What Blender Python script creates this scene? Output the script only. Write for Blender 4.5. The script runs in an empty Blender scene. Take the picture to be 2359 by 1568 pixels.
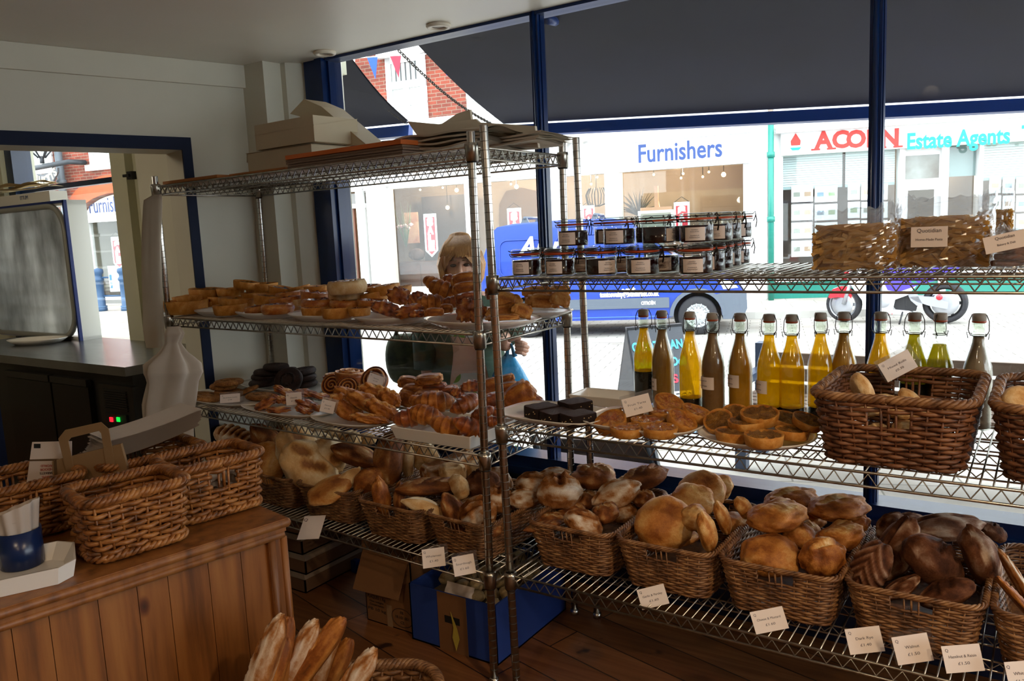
import bpy, math, random
from math import sin, cos, pi, sqrt, radians as RAD
from mathutils import Vector as V, Matrix, Euler, noise

# ------------------------------------------------------------------ camera
CZ = 1.45
F_PX, IW, IH = 1850.0, 2359, 1568
PITCH, ROLL, YAW = RAD(7.95), RAD(-2.686), RAD(-34.02)
def _cam_axes():
    fw = V((0, cos(PITCH), -sin(PITCH))); up = V((0, sin(PITCH), cos(PITCH))); x = V((1, 0, 0))
    r = x * cos(ROLL) + up * sin(ROLL); u = up * cos(ROLL) - x * sin(ROLL)
    ca, sa = cos(YAW), sin(YAW)
    q = lambda v: V((ca * v.x + sa * v.y, -sa * v.x + ca * v.y, v.z))
    return q(r), q(u), q(fw)
RIGHT, UP, FWD = _cam_axes()
CAM = V((0, 0, CZ))
scene = bpy.context.scene
cam_data = bpy.data.cameras.new('camera'); cam = bpy.data.objects.new('camera', cam_data)
scene.collection.objects.link(cam)
cam_data.sensor_fit = 'HORIZONTAL'; cam_data.sensor_width = 36.0
cam_data.lens = F_PX / IW * 36.0; cam_data.clip_start = 0.05; cam_data.clip_end = 200
cam.matrix_world = Matrix(((RIGHT.x, UP.x, -FWD.x, 0), (RIGHT.y, UP.y, -FWD.y, 0), (RIGHT.z, UP.z, -FWD.z, CZ), (0, 0, 0, 1)))
scene.camera = cam

# ------------------------------------------------------------------ daylight and exposure
world = bpy.data.worlds.new('overcast_sky'); scene.world = world; world.use_nodes = True
_wn = world.node_tree.nodes; _bg = _wn['Background']
_bg.inputs['Color'].default_value = (0.88, 0.94, 1.0, 1); _bg.inputs['Strength'].default_value = 3.4
scene.view_settings.view_transform = 'Standard'; scene.view_settings.look = 'None'
scene.view_settings.gamma = 1.0; scene.view_settings.use_curve_mapping = False
scene.view_settings.exposure = 1.0
scene.cycles.use_denoising = True
scene.cycles.max_bounces = 10; scene.cycles.transparent_max_bounces = 24
scene.cycles.diffuse_bounces = 5; scene.cycles.glossy_bounces = 4; scene.cycles.transmission_bounces = 8
scene.cycles.caustics_reflective = False; scene.cycles.caustics_refractive = False
scene.cycles.sample_clamp_indirect = 6.0

def lamp(name, loc, energy, size, col=(1, .72, .42), aim=None, spot=None):
    d = bpy.data.lights.new(name, 'SPOT' if spot else 'POINT'); d.energy = energy; d.color = col; d.shadow_soft_size = size
    if spot: d.spot_size = RAD(spot); d.spot_blend = .6
    o = bpy.data.objects.new(name, d); scene.collection.objects.link(o); o.location = loc
    if aim: o.rotation_euler = (V(aim) - V(loc)).to_track_quat('-Z', 'Y').to_euler()
    return o
# warm halogen downlights of the shop itself, in the ceiling behind and beside the camera
for _i, (_x, _y, _e) in enumerate([(0.75, 0.75, 28), (-0.7, -0.6, 14), (0.8, -1.3, 18), (1.7, 0.2, 28)]):
    lamp('ceiling_spot_lamp', (_x, _y, 2.2), _e, .05, col=(1, .74, .48), aim=(_x - .15, _y + .35, 0), spot=150)
# fill light added to brighten the kitchen beyond the doorway
lamp('kitchen_fill_light', (-4.6, 0.6, 2.1), 10, .1, col=(1, .85, .65))
# ------------------------------------------------------------------ pixel rays (a pixel of the photo on a plane of the place)
def ray(px, py): return FWD + RIGHT * ((px - IW / 2) / F_PX) + UP * ((IH / 2 - py) / F_PX)
def onz(px, py, z): d = ray(px, py); return CAM + d * ((z - CZ) / d.z)
def ony(px, py, y): d = ray(px, py); return CAM + d * (y / d.y)
def onpl(px, py, p, n): d = ray(px, py); return CAM + d * ((V(p) - CAM).dot(n) / d.dot(n))
def depth(p): return (V(p) - CAM).dot(FWD)

# ------------------------------------------------------------------ materials
def lin(h):
    if not isinstance(h, str): return tuple(h)[:3]
    h = h.lstrip('#'); c = [int(h[i:i + 2], 16) / 255 for i in (0, 2, 4)]
    return tuple(x / 12.92 if x <= .04045 else ((x + .055) / 1.055) ** 2.4 for x in c)
_mats = {}
class NT:
    def __init__(s, name):
        s.m = bpy.data.materials.new(name); s.m.use_nodes = True; s.t = s.m.node_tree; s.n = s.t.nodes
        s.b = s.n['Principled BSDF']; s.out = s.n['Material Output']
    def node(s, t, **k):
        n = s.n.new(t)
        for a, v in k.items():
            if a in n.inputs: n.inputs[a].default_value = v
            else: setattr(n, a, v)
        return n
    def link(s, a, b): s.t.links.new(a, b)
    def ramp(s, src, stops, interp='LINEAR'):
        r = s.n.new('ShaderNodeValToRGB'); e = r.color_ramp.elements; r.color_ramp.interpolation = interp
        while len(e) < len(stops): e.new(.5)
        for x, (p, c) in zip(e, stops): x.position = p; x.color = (*lin(c), 1)
        s.link(src, r.inputs['Fac']); return r.outputs['Color']
    def coord(s, kind='Object', scale=(1, 1, 1), rot=(0, 0, 0)):
        c = s.n.new('ShaderNodeTexCoord'); m = s.n.new('ShaderNodeMapping')
        m.inputs['Scale'].default_value = scale; m.inputs['Rotation'].default_value = rot
        s.link(c.outputs[kind], m.inputs['Vector']); return m.outputs['Vector']
    def noise(s, vec, scale, detail=4, rough=.55):
        n = s.node('ShaderNodeTexNoise', Scale=scale, Detail=detail, Roughness=rough); s.link(vec, n.inputs['Vector']); return n.outputs['Fac']
    def bump(s, h, strength=.3, dist=.01):
        b = s.node('ShaderNodeBump', Strength=strength, Distance=dist); s.link(h, b.inputs['Height']); s.link(b.outputs['Normal'], s.b.inputs['Normal'])
def mat(name, col, rough=.5, metal=0, col2=None, scale=8, bump=0, bscale=None, spec=.5, coat=0, alpha=1, trans=0, stretch=(1, 1, 1), emit=None, es=0, bdist=.004, sss=0):
    if name in _mats: return _mats[name]
    q = NT(name); b = q.b
    b.inputs['Base Color'].default_value = (*lin(col), 1); b.inputs['Roughness'].default_value = rough; b.inputs['Metallic'].default_value = metal
    b.inputs['Specular IOR Level'].default_value = spec; b.inputs['Coat Weight'].default_value = coat; b.inputs['Alpha'].default_value = alpha
    if emit: b.inputs['Emission Color'].default_value = (*lin(emit), 1); b.inputs['Emission Strength'].default_value = es
    if col2 or bump:
        v = q.coord('Object', stretch)
        if col2:
            q.link(q.ramp(q.noise(v, scale), [(.3, col), (.72, col2)]), b.inputs['Base Color'])
        if bump: q.bump(q.noise(v, bscale or scale * 4), bump, bdist)
    _mats[name] = q.m; return q.m
def glass_mat(name, tint=(1, 1, 1), refl=.09, rough=.02, milky=0.0):
    if name in _mats: return _mats[name]
    q = NT(name)
    tr = q.node('ShaderNodeBsdfTransparent'); tr.inputs['Color'].default_value = (*lin(tint), 1)
    gl = q.node('ShaderNodeBsdfGlossy'); gl.inputs['Roughness'].default_value = rough
    lw = q.n.new('ShaderNodeLayerWeight'); pw = q.node('ShaderNodeMath', operation='POWER'); pw.inputs[1].default_value = 4.0
    ma = q.node('ShaderNodeMath', operation='MULTIPLY_ADD'); ma.inputs[1].default_value = .75; ma.inputs[2].default_value = refl * .4
    q.link(lw.outputs['Facing'], pw.inputs[0]); q.link(pw.outputs[0], ma.inputs[0])
    mx = q.n.new('ShaderNodeMixShader'); q.link(ma.outputs[0], mx.inputs['Fac']); q.link(tr.outputs[0], mx.inputs[1]); q.link(gl.outputs[0], mx.inputs[2])
    last = mx.outputs[0]
    if milky:
        df = q.node('ShaderNodeBsdfTranslucent'); df.inputs['Color'].default_value = (.9, .9, .9, 1)
        m2 = q.n.new('ShaderNodeMixShader'); m2.inputs['Fac'].default_value = milky; q.link(last, m2.inputs[1]); q.link(df.outputs[0], m2.inputs[2]); last = m2.outputs[0]
    q.link(last, q.out.inputs['Surface']); _mats[name] = q.m; return q.m
def crust(name, stops, rough=.55, spec=.35, fine=40, bump=.25, coat=0, mix=.35):
    """bread or pastry: the vertex attribute 'tone' (crust pattern, slashes, flour) and fine noise drive a browning ramp"""
    if name in _mats: return _mats[name]
    q = NT(name); a = q.node('ShaderNodeAttribute', attribute_name='tone')
    v = q.coord('Object'); n1 = q.noise(v, fine, 6, .65); n2 = q.noise(v, fine * .28, 3)
    add = q.node('ShaderNodeMath', operation='MULTIPLY_ADD'); add.inputs[1].default_value = mix; q.link(n1, add.inputs[0]); q.link(a.outputs['Fac'], add.inputs[2])
    ad2 = q.node('ShaderNodeMath', operation='MULTIPLY_ADD'); ad2.inputs[1].default_value = mix; q.link(n2, ad2.inputs[0]); q.link(add.outputs[0], ad2.inputs[2])
    sb = q.node('ShaderNodeMath', operation='SUBTRACT'); sb.inputs[1].default_value = mix; q.link(ad2.outputs[0], sb.inputs[0])
    q.link(q.ramp(sb.outputs[0], stops), q.b.inputs['Base Color'])
    q.b.inputs['Roughness'].default_value = rough; q.b.inputs['Specular IOR Level'].default_value = spec; q.b.inputs['Coat Weight'].default_value = coat
    q.b.inputs['Coat Roughness'].default_value = .18
    q.bump(ad2.outputs[0], min(1, bump * 2.6), .006); _mats[name] = q.m; return q.m

# ------------------------------------------------------------------ mesh builder
def basis(d):
    d = V(d).normalized(); a = V((0, 0, 1)) if abs(d.z) < .9 else V((1, 0, 0))
    x = d.cross(a).normalized(); return x, d.cross(x).normalized()
class MB:
    def __init__(s): s.v = []; s.f = []; s.m = []; s.s = []; s.tone = []
    def add(s, vs, fs, mat=0, smooth=False, tone=None):
        o = len(s.v); s.v.extend(V(x) for x in vs); s.tone.extend(tone if tone else [.5] * len(vs))
        for f in fs: s.f.append(tuple(o + i for i in f)); s.m.append(mat); s.s.append(smooth)
        return s
    def hexa(s, p, mat=0):
        return s.add(p, [(3, 2, 1, 0), (4, 5, 6, 7), (0, 1, 5, 4), (1, 2, 6, 5), (2, 3, 7, 6), (3, 0, 4, 7)], mat)
    def box(s, c, d, R=None, mat=0):
        c = V(c); h = [x / 2 for x in d]
        p = [V((sx * h[0], sy * h[1], sz * h[2])) for sz in (-1, 1) for sx, sy in ((-1, -1), (1, -1), (1, 1), (-1, 1))]
        return s.hexa([c + (R @ x if R else x) for x in p], mat)
    def bx(s, x0, x1, y0, y1, z0, z1, mat=0):
        return s.box(((x0 + x1) / 2, (y0 + y1) / 2, (z0 + z1) / 2), (abs(x1 - x0), abs(y1 - y0), abs(z1 - z0)), None, mat)
    def prism(s, poly, vec, mat=0, smooth=False):
        n = len(poly); vec = V(vec); b = [V(p) for p in poly]
        s.add(b + [p + vec for p in b], [tuple(range(n - 1, -1, -1)), tuple(range(n, 2 * n))] + [(i, (i + 1) % n, n + (i + 1) % n, n + i) for i in range(n)], mat, smooth); return s
    def tube(s, pts, r, n=6, closed=False, mat=0, smooth=True, tone=None):
        pts = [V(p) for p in pts]; m = len(pts); rr = r if isinstance(r, (list, tuple)) else [r] * m
        vs = []; px = None
        for i, p in enumerate(pts):
            a = pts[i - 1] if (i > 0 or closed) else p; b = pts[(i + 1) % m] if (i < m - 1 or closed) else p
            d = (b - a); d = d.normalized() if d.length > 1e-9 else V((0, 0, 1))
            if px is None: x, y = basis(d)
            else:
                x = px - d * px.dot(d); x = x.normalized() if x.length > 1e-6 else basis(d)[0]; y = d.cross(x)
            px = x
            for k in range(n): t = 2 * pi * k / n; vs.append(p + (x * cos(t) + y * sin(t)) * rr[i])
        fs = [(i * n + k, i * n + (k + 1) % n, ((i + 1) % m) * n + (k + 1) % n, ((i + 1) % m) * n + k) for i in range(m if closed else m - 1) for k in range(n)]
        if not closed: fs += [tuple(range(n - 1, -1, -1)), tuple((m - 1) * n + k for k in range(n))]
        return s.add(vs, fs, mat, smooth, tone=[tone] * len(vs) if tone is not None else None)
    def lathe(s, prof, n=24, c=(0, 0, 0), R=None, mat=0, smooth=True, caps=True, tone=None):
        c = V(c); vs = []; m = len(prof); tn = []
        for i, (r, z) in enumerate(prof):
            for k in range(n):
                t = 2 * pi * k / n; p = V((r * cos(t), r * sin(t), z)); vs.append(c + (R @ p if R else p)); tn.append(tone[i] if tone else .5)
        fs = [(i * n + k, i * n + (k + 1) % n, (i + 1) * n + (k + 1) % n, (i + 1) * n + k) for i in range(m - 1) for k in range(n)]
        if caps: fs += [tuple(range(n - 1, -1, -1)), tuple((m - 1) * n + k for k in range(n))]
        return s.add(vs, fs, mat, smooth, tn)
    def grid(s, fn, nu, nv, cu=False, cv=False, mat=0, smooth=True, tonefn=None, flip=False):
        U = nu if cu else nu + 1; W = nv if cv else nv + 1
        vs = []; tn = []
        for i in range(U):
            for j in range(W):
                vs.append(fn(i / nu, j / nv)); tn.append(tonefn(i / nu, j / nv) if tonefn else .5)
        fs = []
        for i in range(nu):
            for j in range(nv):
                a, b = i, (i + 1) % U; c, d = j, (j + 1) % W
                q = (a * W + c, b * W + c, b * W + d, a * W + d); fs.append(q[::-1] if flip else q)
        return s.add(vs, fs, mat, smooth, tn)
    def build(s, name, mats, parent=None, tone=False, label=None, M=None, recalc=True):
        me = bpy.data.meshes.new(name)
        me.from_pydata([tuple(M @ x) if M else tuple(x) for x in s.v], [], s.f)
        for x in (mats if isinstance(mats, (list, tuple)) else [mats]): me.materials.append(x)
        me.polygons.foreach_set('material_index', s.m); me.polygons.foreach_set('use_smooth', s.s)
        if tone:
            at = me.attributes.new('tone', 'FLOAT', 'POINT'); at.data.foreach_set('value', s.tone)
        me.update()
        if recalc:
            import bmesh
            b = bmesh.new(); b.from_mesh(me); bmesh.ops.recalc_face_normals(b, faces=b.faces); b.to_mesh(me); b.free()
        o = bpy.data.objects.new(name, me); scene.collection.objects.link(o)
        if parent: o.parent = parent
        if label: o['label'] = label
        return o
def thing(name, label, cat, loc=(0, 0, 0), rz=0, group=None, M=None):
    o = bpy.data.objects.new(name, None); scene.collection.objects.link(o); o.empty_display_size = .05
    if M is not None: o.matrix_world = M
    else: o.location = loc; o.rotation_euler = (0, 0, rz)
    return tag(o, label, cat, group)
def tag(o, label, cat=None, group=None, kind=None):
    if label: o['label'] = label
    if cat: o['category'] = cat
    if group: o['group'] = group
    if kind: o['kind'] = kind
    return o
def struct(o, label=None): o['kind'] = 'structure'; return tag(o, label)
def dup(o, M, label=None, parent=None, group=None):
    c = o.copy(); scene.collection.objects.link(c)
    if parent: c.parent = parent
    else:
        c.matrix_world = M
        if label: c['label'] = label
        if group: c['group'] = group
    for k in list(o.children): dup(k, None, None, c)
    return c
def frame(o, x, y, z):
    """4x4 from an origin and three axes"""
    return Matrix(((x[0], y[0], z[0], o[0]), (x[1], y[1], z[1], o[1]), (x[2], y[2], z[2], o[2]), (0, 0, 0, 1)))
_texts = []
def text(body, size, m, parent, M, name='lettering', depth_=.0006, bold=0, shear=0, align='CENTER', spacing=1.0, ext_w=None):
    """M maps text plane (x right, y up, z towards the reader) to the parent's or world space; turned into meshes in flush_texts()"""
    c = bpy.data.curves.new(name, 'FONT'); c.body = body; c.size = size; c.align_x = align; c.align_y = 'CENTER'
    c.extrude = depth_; c.offset = bold; c.shear = shear; c.space_character = spacing; c.resolution_u = 3
    o = bpy.data.objects.new('lettering_curve', c); scene.collection.objects.link(o)
    _texts.append((o, m, parent, M, name, ext_w))
def flush_texts():
    bpy.context.view_layer.update(); dg = bpy.context.evaluated_depsgraph_get(); made = {}
    for o, m, parent, M, name, ext_w in _texts:
        me = bpy.data.meshes.new_from_object(o.evaluated_get(dg)); me.name = name; me.materials.clear(); me.materials.append(m)
        xs = [v.co.x for v in me.vertices]
        if ext_w and xs: M = M @ Matrix.Diagonal((ext_w / (max(xs) - min(xs)), 1, 1, 1))
        me.transform(M); r = bpy.data.objects.new(name, me); scene.collection.objects.link(r)
        if parent: r.parent = parent
        c = o.data; bpy.data.objects.remove(o); bpy.data.curves.remove(c)
    _texts.clear()
rnd = random.Random(7)

# common materials
M_WHITEWALL = mat('wall_paint_cream', '#d9d6c6', .6, col2='#cfccbc', scale=2, bump=.05, bscale=30)
M_CEIL = mat('ceiling_paint', '#ece8de', .4, col2='#e6e2d6', scale=1.5)
M_BLUE = mat('blue_gloss_paint', '#07285c', .3, col2='#06204c', scale=5, spec=.35)
M_TRIMB = mat('navy_trim_paint', '#051839', .55, col2='#041330', scale=5, spec=.2)
M_DARK = mat('dark_paint', '#141414', .6)
M_CHROME = mat('chrome_wire', '#c6c2b8', .28, 1.0, col2='#9d978a', scale=30)
M_POST = mat('chrome_post', '#d2d0ca', .24, 1.0)
M_BLACKPL = mat('black_plastic', '#101010', .5)
M_CERAM = mat('white_ceramic', '#e6e2da', .25, spec=.5)
M_PAPERW = mat('white_card', '#e9dcd4', .6)
M_INK = mat('ink', '#5a5560', .8)
M_PLASTIC = glass_mat('clear_plastic', (.97, .97, .97), rough=.06, milky=.05)
M_GLASS = glass_mat('window_glass', (.97, .985, .98))
# ================================================================== THE ROOM
CEIL, YW = 2.26, 2.72                     # ceiling height, window plane
W0 = V((-3.175, 2.596, 0)); WU = V((.252, .968, 0)).normalized(); WN = V((.968, -.252, 0)).normalized()   # shop side wall: point, direction to the street, inward normal
def wall_at(y): return W0.x + (y - W0.y) * WU.x / WU.y
# floor boards
q = NT('pine_floorboards'); v = q.coord('Object', (1, 1, 1), (0, 0, RAD(14)))
br = q.node('ShaderNodeTexBrick', offset=.37, squash=1.0); br.inputs['Scale'].default_value = 1.0
br.inputs['Mortar Size'].default_value = .0025; br.inputs['Brick Width'].default_value = 1.9; br.inputs['Row Height'].default_value = .14
for k, c in (('Color1', '#8a5a33'), ('Color2', '#70441f'), ('Mortar', '#1c1009')): br.inputs[k].default_value = (*lin(c), 1)
q.link(v, br.inputs['Vector'])
v2 = q.coord('Object', (2, 40, 1), (0, 0, RAD(14))); n = q.noise(v2, 1.2, 6); v3 = q.coord('Object', (1, 1, 1)); kn = q.noise(v3, 9, 2)
mx = q.node('ShaderNodeMix', data_type='RGBA', blend_type='MULTIPLY'); mx.inputs['Factor'].default_value = .75
q.link(br.outputs['Color'], mx.inputs['A']); q.link(q.ramp(n, [(.3, '#b99a7a'), (.65, '#ffffff')]), mx.inputs['B'])
m2 = q.node('ShaderNodeMix', data_type='RGBA', blend_type='MULTIPLY'); m2.inputs['Factor'].default_value = .9
q.link(mx.outputs['Result'], m2.inputs['A']); q.link(q.ramp(kn, [(.26, '#38200f'), (.33, '#ffffff')]), m2.inputs['B'])
q.link(m2.outputs['Result'], q.b.inputs['Base Color']); q.b.inputs['Roughness'].default_value = .55
M_FLOOR = q.m
struct(MB().bx(-8.1, 3.2, -4.1, 2.74, -.1, 0).build('floor', M_FLOOR))
struct(MB().bx(-8.1, 3.2, -4.1, 2.74, CEIL, CEIL + .12).build('ceiling', M_CEIL))
struct(MB().bx(-8.1, 3.3, -4.1, -4, 0, CEIL).build('wall_back', M_WHITEWALL))
q = MB(); q.bx(3.2, 3.3, -4, 2.84, 0, .45); q.bx(3.2, 3.3, -4, .6, .45, CEIL); q.bx(3.2, 3.3, -4, 2.84, CEIL - .02, CEIL + .12); struct(q.build('wall_right', M_WHITEWALL))
# second glazed side out of view, added to let in more daylight
q = MB(); q.bx(3.2, 3.28, .6, 2.84, .45, .5)
for y in (.6, 1.7, 2.76): q.bx(3.2, 3.28, y, y + .06, .45, CEIL)
w3 = struct(q.build('added_side_window', M_BLUE)); MB().bx(3.235, 3.241, .6, 2.8, .48, CEIL).build('pane', M_GLASS, w3)
# side wall with the doorway to the kitchen, 0.3 m thick; s runs along WU from W0
def ws(px, py): return (onpl(px, py, W0, WN) - W0).dot(WU)
S_OUT, S_IN = ws(437, 317), ws(418, 345)
Z_HEAD = onpl(300, 312, W0, WN).z; Z_IN = Z_HEAD - .055
S_L = ws(40, 1035) - .04
TH = .2
def wbox(mb, s0, s1, n0, n1, z0, z1, m=0):
    P = lambda s, n, z: W0 + WU * s + WN * n + V((0, 0, z))
    return mb.hexa([P(s0, n0, z0), P(s1, n0, z0), P(s1, n1, z0), P(s0, n1, z0), P(s0, n0, z1), P(s1, n0, z1), P(s1, n1, z1), P(s0, n1, z1)], m)
w = MB(); wbox(w, S_IN, .14, -TH, 0, 0, CEIL); wbox(w, S_L, S_IN, -TH, 0, Z_IN, CEIL); wbox(w, -6.8, S_L, -TH, 0, 0, CEIL)
struct(w.build('wall_left', M_WHITEWALL))
w = MB(); wbox(w, S_IN, S_OUT, 0, .012, 0, Z_HEAD); wbox(w, S_L - .07, S_L, 0, .012, 0, Z_HEAD); wbox(w, S_L, S_IN, 0, .012, Z_IN, Z_HEAD)
struct(w.build('door_1', M_TRIMB), None)
bpy.data.objects['door_1']['kind'] = 'structure'
zr0 = onpl(300, 166, W0, WN).z
struct(wbox(MB(), -6.8, .0, 0, .018, zr0 - .03, CEIL - .001).build('trim_1', M_WHITEWALL))          # boxed cornice along the side wall
# boxed pipes in the corner, stepping out to the window jamb
P0, P1, P2, P3, P4 = (onz(*p, CEIL) for p in ((582, 150), (604, 140), (649, 146), (667, 146), (706, 142)))
def poly_z(pts, z0, z1): return MB().prism([(p[0], p[1], z0) for p in pts], (0, 0, z1 - z0))
struct(poly_z([(P1.x, P1.y), (P1.x + .012, P2.y + .06), (P1.x - .3, P2.y + .06), (P1.x - .3, P1.y)], 0, CEIL).build('trim_2', M_WHITEWALL))
struct(poly_z([(P3.x, P3.y - .03), (P3.x + .05, YW + .02), (P1.x - .1, YW + .02), (P1.x - .1, P3.y - .03)], 0, CEIL).build('trim_3', M_WHITEWALL))
# shop window: blue frame, two mullions, sill and head; panes between
X_J0, X_J1 = ony(738, 640, YW).x, ony(786, 640, YW).x
SILL = ony(1677, 1113, YW).z
x1, x2 = ony(1243, 640, YW).x, ony(1996, 640, YW).x
wf = MB(); wf.bx(X_J0, X_J1 - .05, YW, YW + .1, .1, CEIL); wf.bx(X_J1 - .055, X_J1 - .012, YW - .015, YW + .1, .1, CEIL); wf.bx(X_J1 - .014, X_J1, YW + .02, YW + .1, .1, CEIL)
for x in (x1, x2):
    wf.bx(x, x + .034, YW + .004, YW + .05, SILL - .05, CEIL); wf.tube([(x + .017, YW + .003, SILL), (x + .017, YW + .003, CEIL)], .009, 8)
    wf.bx(x - .004, x + .004, YW + .02, YW + .05, SILL, CEIL); wf.bx(x + .03, x + .038, YW + .02, YW + .05, SILL, CEIL)
wf.bx(X_J1, 3.25, YW - .012, YW + .1, SILL - .06, SILL); wf.bx(X_J1, 3.25, YW - .03, YW - .01, SILL - .075, SILL - .045); wf.bx(X_J1, 3.25, YW, YW + .08, CEIL - .012, CEIL + .2)
wf.bx(3.2, 3.28, YW, YW + .1, SILL - .05, CEIL); wf.bx(1.45, 1.484, YW + .004, YW + .05, SILL - .05, CEIL)
win = struct(wf.build('window_1', M_BLUE))
for a, b in ((X_J1 - .01, x1 + .005), (x1 + .03, x2 + .005), (x2 + .03, 1.455), (1.48, 3.21)):
    MB().bx(a, b, YW + .028, YW + .034, SILL - .01, CEIL + .05).build('pane', M_GLASS, win)
# below and above the window
M_RISER = mat('dark_blue_panelling', '#081c3c', .5)
struct(MB().bx(X_J0, 3.2, YW + .0, YW + .12, 0, SILL - .05).build('wall_front', M_RISER))
M_FASC = mat('painted_fascia', '#123a73', .5)
struct(MB().bx(-7.2, 3.4, YW + .04, YW + .25, CEIL + .12, 4.2).build('wall_fascia', M_FASC))
struct(MB().bx(-4.42, X_J0, YW + .03, YW + .25, -.2, CEIL + .12).build('wall_pier', M_WHITEWALL))
# ceiling downlights
M_OFF = mat('unlit_lamp_lens', '#8d8172', .3, col2='#6f5f4c', scale=40)
M_LRIM = mat('downlight_rim', '#e0d6c4', .4)
def downlight(loc, label):
    t = thing('ceiling_downlight', label, 'ceiling light', loc, group='recessed ceiling downlights')
    MB().lathe([(.029, .004), (.048, .002), (.05, -.004), (.046, -.011), (.034, -.012), (.03, -.004)], 28, caps=False).build('trim_ring', M_LRIM, t)
    MB().lathe([(.030, -.003), (.02, -.0055), (.001, -.0065)], 24).build('lens', M_OFF, t)
downlight(onz(1010, 58, CEIL - .002), 'round recessed downlight in the ceiling above the chrome corner posts')
downlight(onz(748, 120, CEIL - .002), 'round recessed downlight in the ceiling beside the blue window jamb')
M_GROOVE = mat('post_groove', '#6f6b64', .4, .9)
# ================================================================== CHROME WIRE SHELVING
class Unit:
    """local frame: lx along the shelf, ly away from the aisle; the posts lean a little (k per metre of height)"""
    def __init__(s, o, yaw, L, D, k):
        s.o = V(o); s.ux = V((cos(yaw), sin(yaw), 0)); s.uy = V((0, 1, 0)); s.n = V((-sin(yaw), cos(yaw), 0)); s.L, s.D, s.k, s.yaw = L, D, k, yaw
    def w(s, lx, ly, z): return s.o + s.ux * (lx + s.k * z) + s.uy * ly + V((0, 0, z))
    def loc(s, p): d = V(p) - s.o; ly = d.dot(s.n) / s.uy.dot(s.n); return d.dot(s.ux) - ly * s.uy.dot(s.ux) - s.k * d.z, ly
    def at(s, px, py, ly, zmin=None):
        """point of the place seen at a pixel, ly metres behind the front edge; never below zmin (then it rests at zmin)"""
        p = onpl(px, py, s.o + s.uy * ly, s.n)
        return onz(px, py, zmin) if zmin is not None and p.z < zmin else p
def zigzag(mb, a, b, h, pitch, r, n=4):
    a, b = V(a), V(b); m = max(2, int(round((b - a).length / pitch)) * 2); pts = []
    for i in range(m + 1): pts.append(a.lerp(b, i / m) + V((0, 0, -.003 if i % 2 == 0 else -h + .003)))
    mb.tube(pts, r, n)
def rail(mb, a, b, h, r): mb.tube([a, b], r, 6); mb.tube([V(a) - V((0, 0, h)), V(b) - V((0, 0, h))], r, 6)
def post_mesh(h):
    mb = MB(); mb.lathe([(.0135, 0), (.016, .002), (.016, .02), (.0126, .022)], 16, caps=False); mb.lathe([(.0125, .02), (.0125, h - .003), (.012, h), (.001, h + .001)], 18)
    z = .0254 * 2
    while z < h - .01: mb.lathe([(.01255, z - .0008), (.0127, z - .0006), (.0127, z + .0006), (.01255, z + .0008)], 18, caps=False, mat=1); z += .0254
    return mb
def wire_unit(U, H, shelves, label, posts_x):
    root = thing('shelving_unit', label, 'shelving', U.o, group='chrome wire shelving units')
    rel = lambda lx, ly, z: U.w(lx, ly, z) - U.o
    for lx in posts_x:
        for ly in (0, U.D):
            a, b = rel(lx, ly, 0), rel(lx, ly, H); zz = (b - a).normalized(); xx, yy = basis(zz)
            post_mesh(H)  .build('post', [M_POST, M_GROOVE], root, M=frame(a, xx, yy, zz))
    for z in shelves:
        mb = MB(); a0, a1 = .012, U.L - .012; h = .034
        for ly, r in ((0, .0036), (U.D, .0036)):
            A, B = rel(a0, ly, z - .004), rel(a1, ly, z - .004); rail(mb, A, B, h, r); zigzag(mb, A, B, h, .038, .0026)
        for lx in (0, U.L):
            A, B = rel(lx, .012, z - .004), rel(lx, U.D - .012, z - .004); rail(mb, A, B, h, .0036); zigzag(mb, A, B, h, .036, .0026)
        for ly in (U.D * .27, U.D * .5, U.D * .73):
            A, B = rel(a0, ly, z - .0075), rel(a1, ly, z - .0075); rail(mb, A, B, .024, .0025); zigzag(mb, A, B, .024, .038, .002)
        n = int(U.L / .0255)
        for i in range(1, n):
            x = U.L * i / n; mb.tube([rel(x, 0, z - .002), rel(x, U.D, z - .002)], .0022, 4)
        sh = mb.build('wire_shelf', M_CHROME, root)
        c = MB()
        for lx in (0, U.L):
            for ly in (0, U.D):
                p = rel(lx, ly, z); c.lathe([(.0135, -.046), (.0185, -.046), (.0205, -.006), (.0205, .004), (.0135, .006)], 16, p, caps=False)
        for lx in (0, U.L):
            for ly in (0, U.D):
                k = MB(); p = rel(lx, ly, z); k.lathe([(.0137, -.046), (.0185, -.046), (.0205, -.004), (.0195, .006), (.0137, .007)], 18, p, caps=False)
                k.lathe([(.0137, -.05), (.0165, -.05), (.0165, -.046), (.0137, -.046)], 14, p, caps=False, mat=1)
                k.build('corner_collar', [M_CHROME, M_BLACKPL], sh)
    return root
# one by the doorway wall with four shelves, one along the window with three; U.w(0,0) is the corner where they meet
ULn, URn = 1.718, 2.1
YL = RAD(180 - 3.0)
class UnitL(Unit):
    def __init__(s):
        Unit.__init__(s, (-1.441, 1.941, 0), RAD(-3.0), 1.718, .53, .012)
        s.o0 = s.o.copy(); s.o = s.o - s.ux * s.L          # origin at the doorway end
UL = UnitL(); UR = Unit((-1.354, 1.942, 0), 0, 2.1, .545, -.012)
ZL = [1.695, 1.141, .761, .374]; ZR = [1.308, .855, .388]
wire_unit(UL, 1.735, ZL, 'tall chrome wire shelving unit with four shelves between doorway and corner', (0, UL.L))
wire_unit(UR, 1.748, ZR, 'chrome wire shelving unit with three shelves along the shop window', (0, UR.L))
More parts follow.
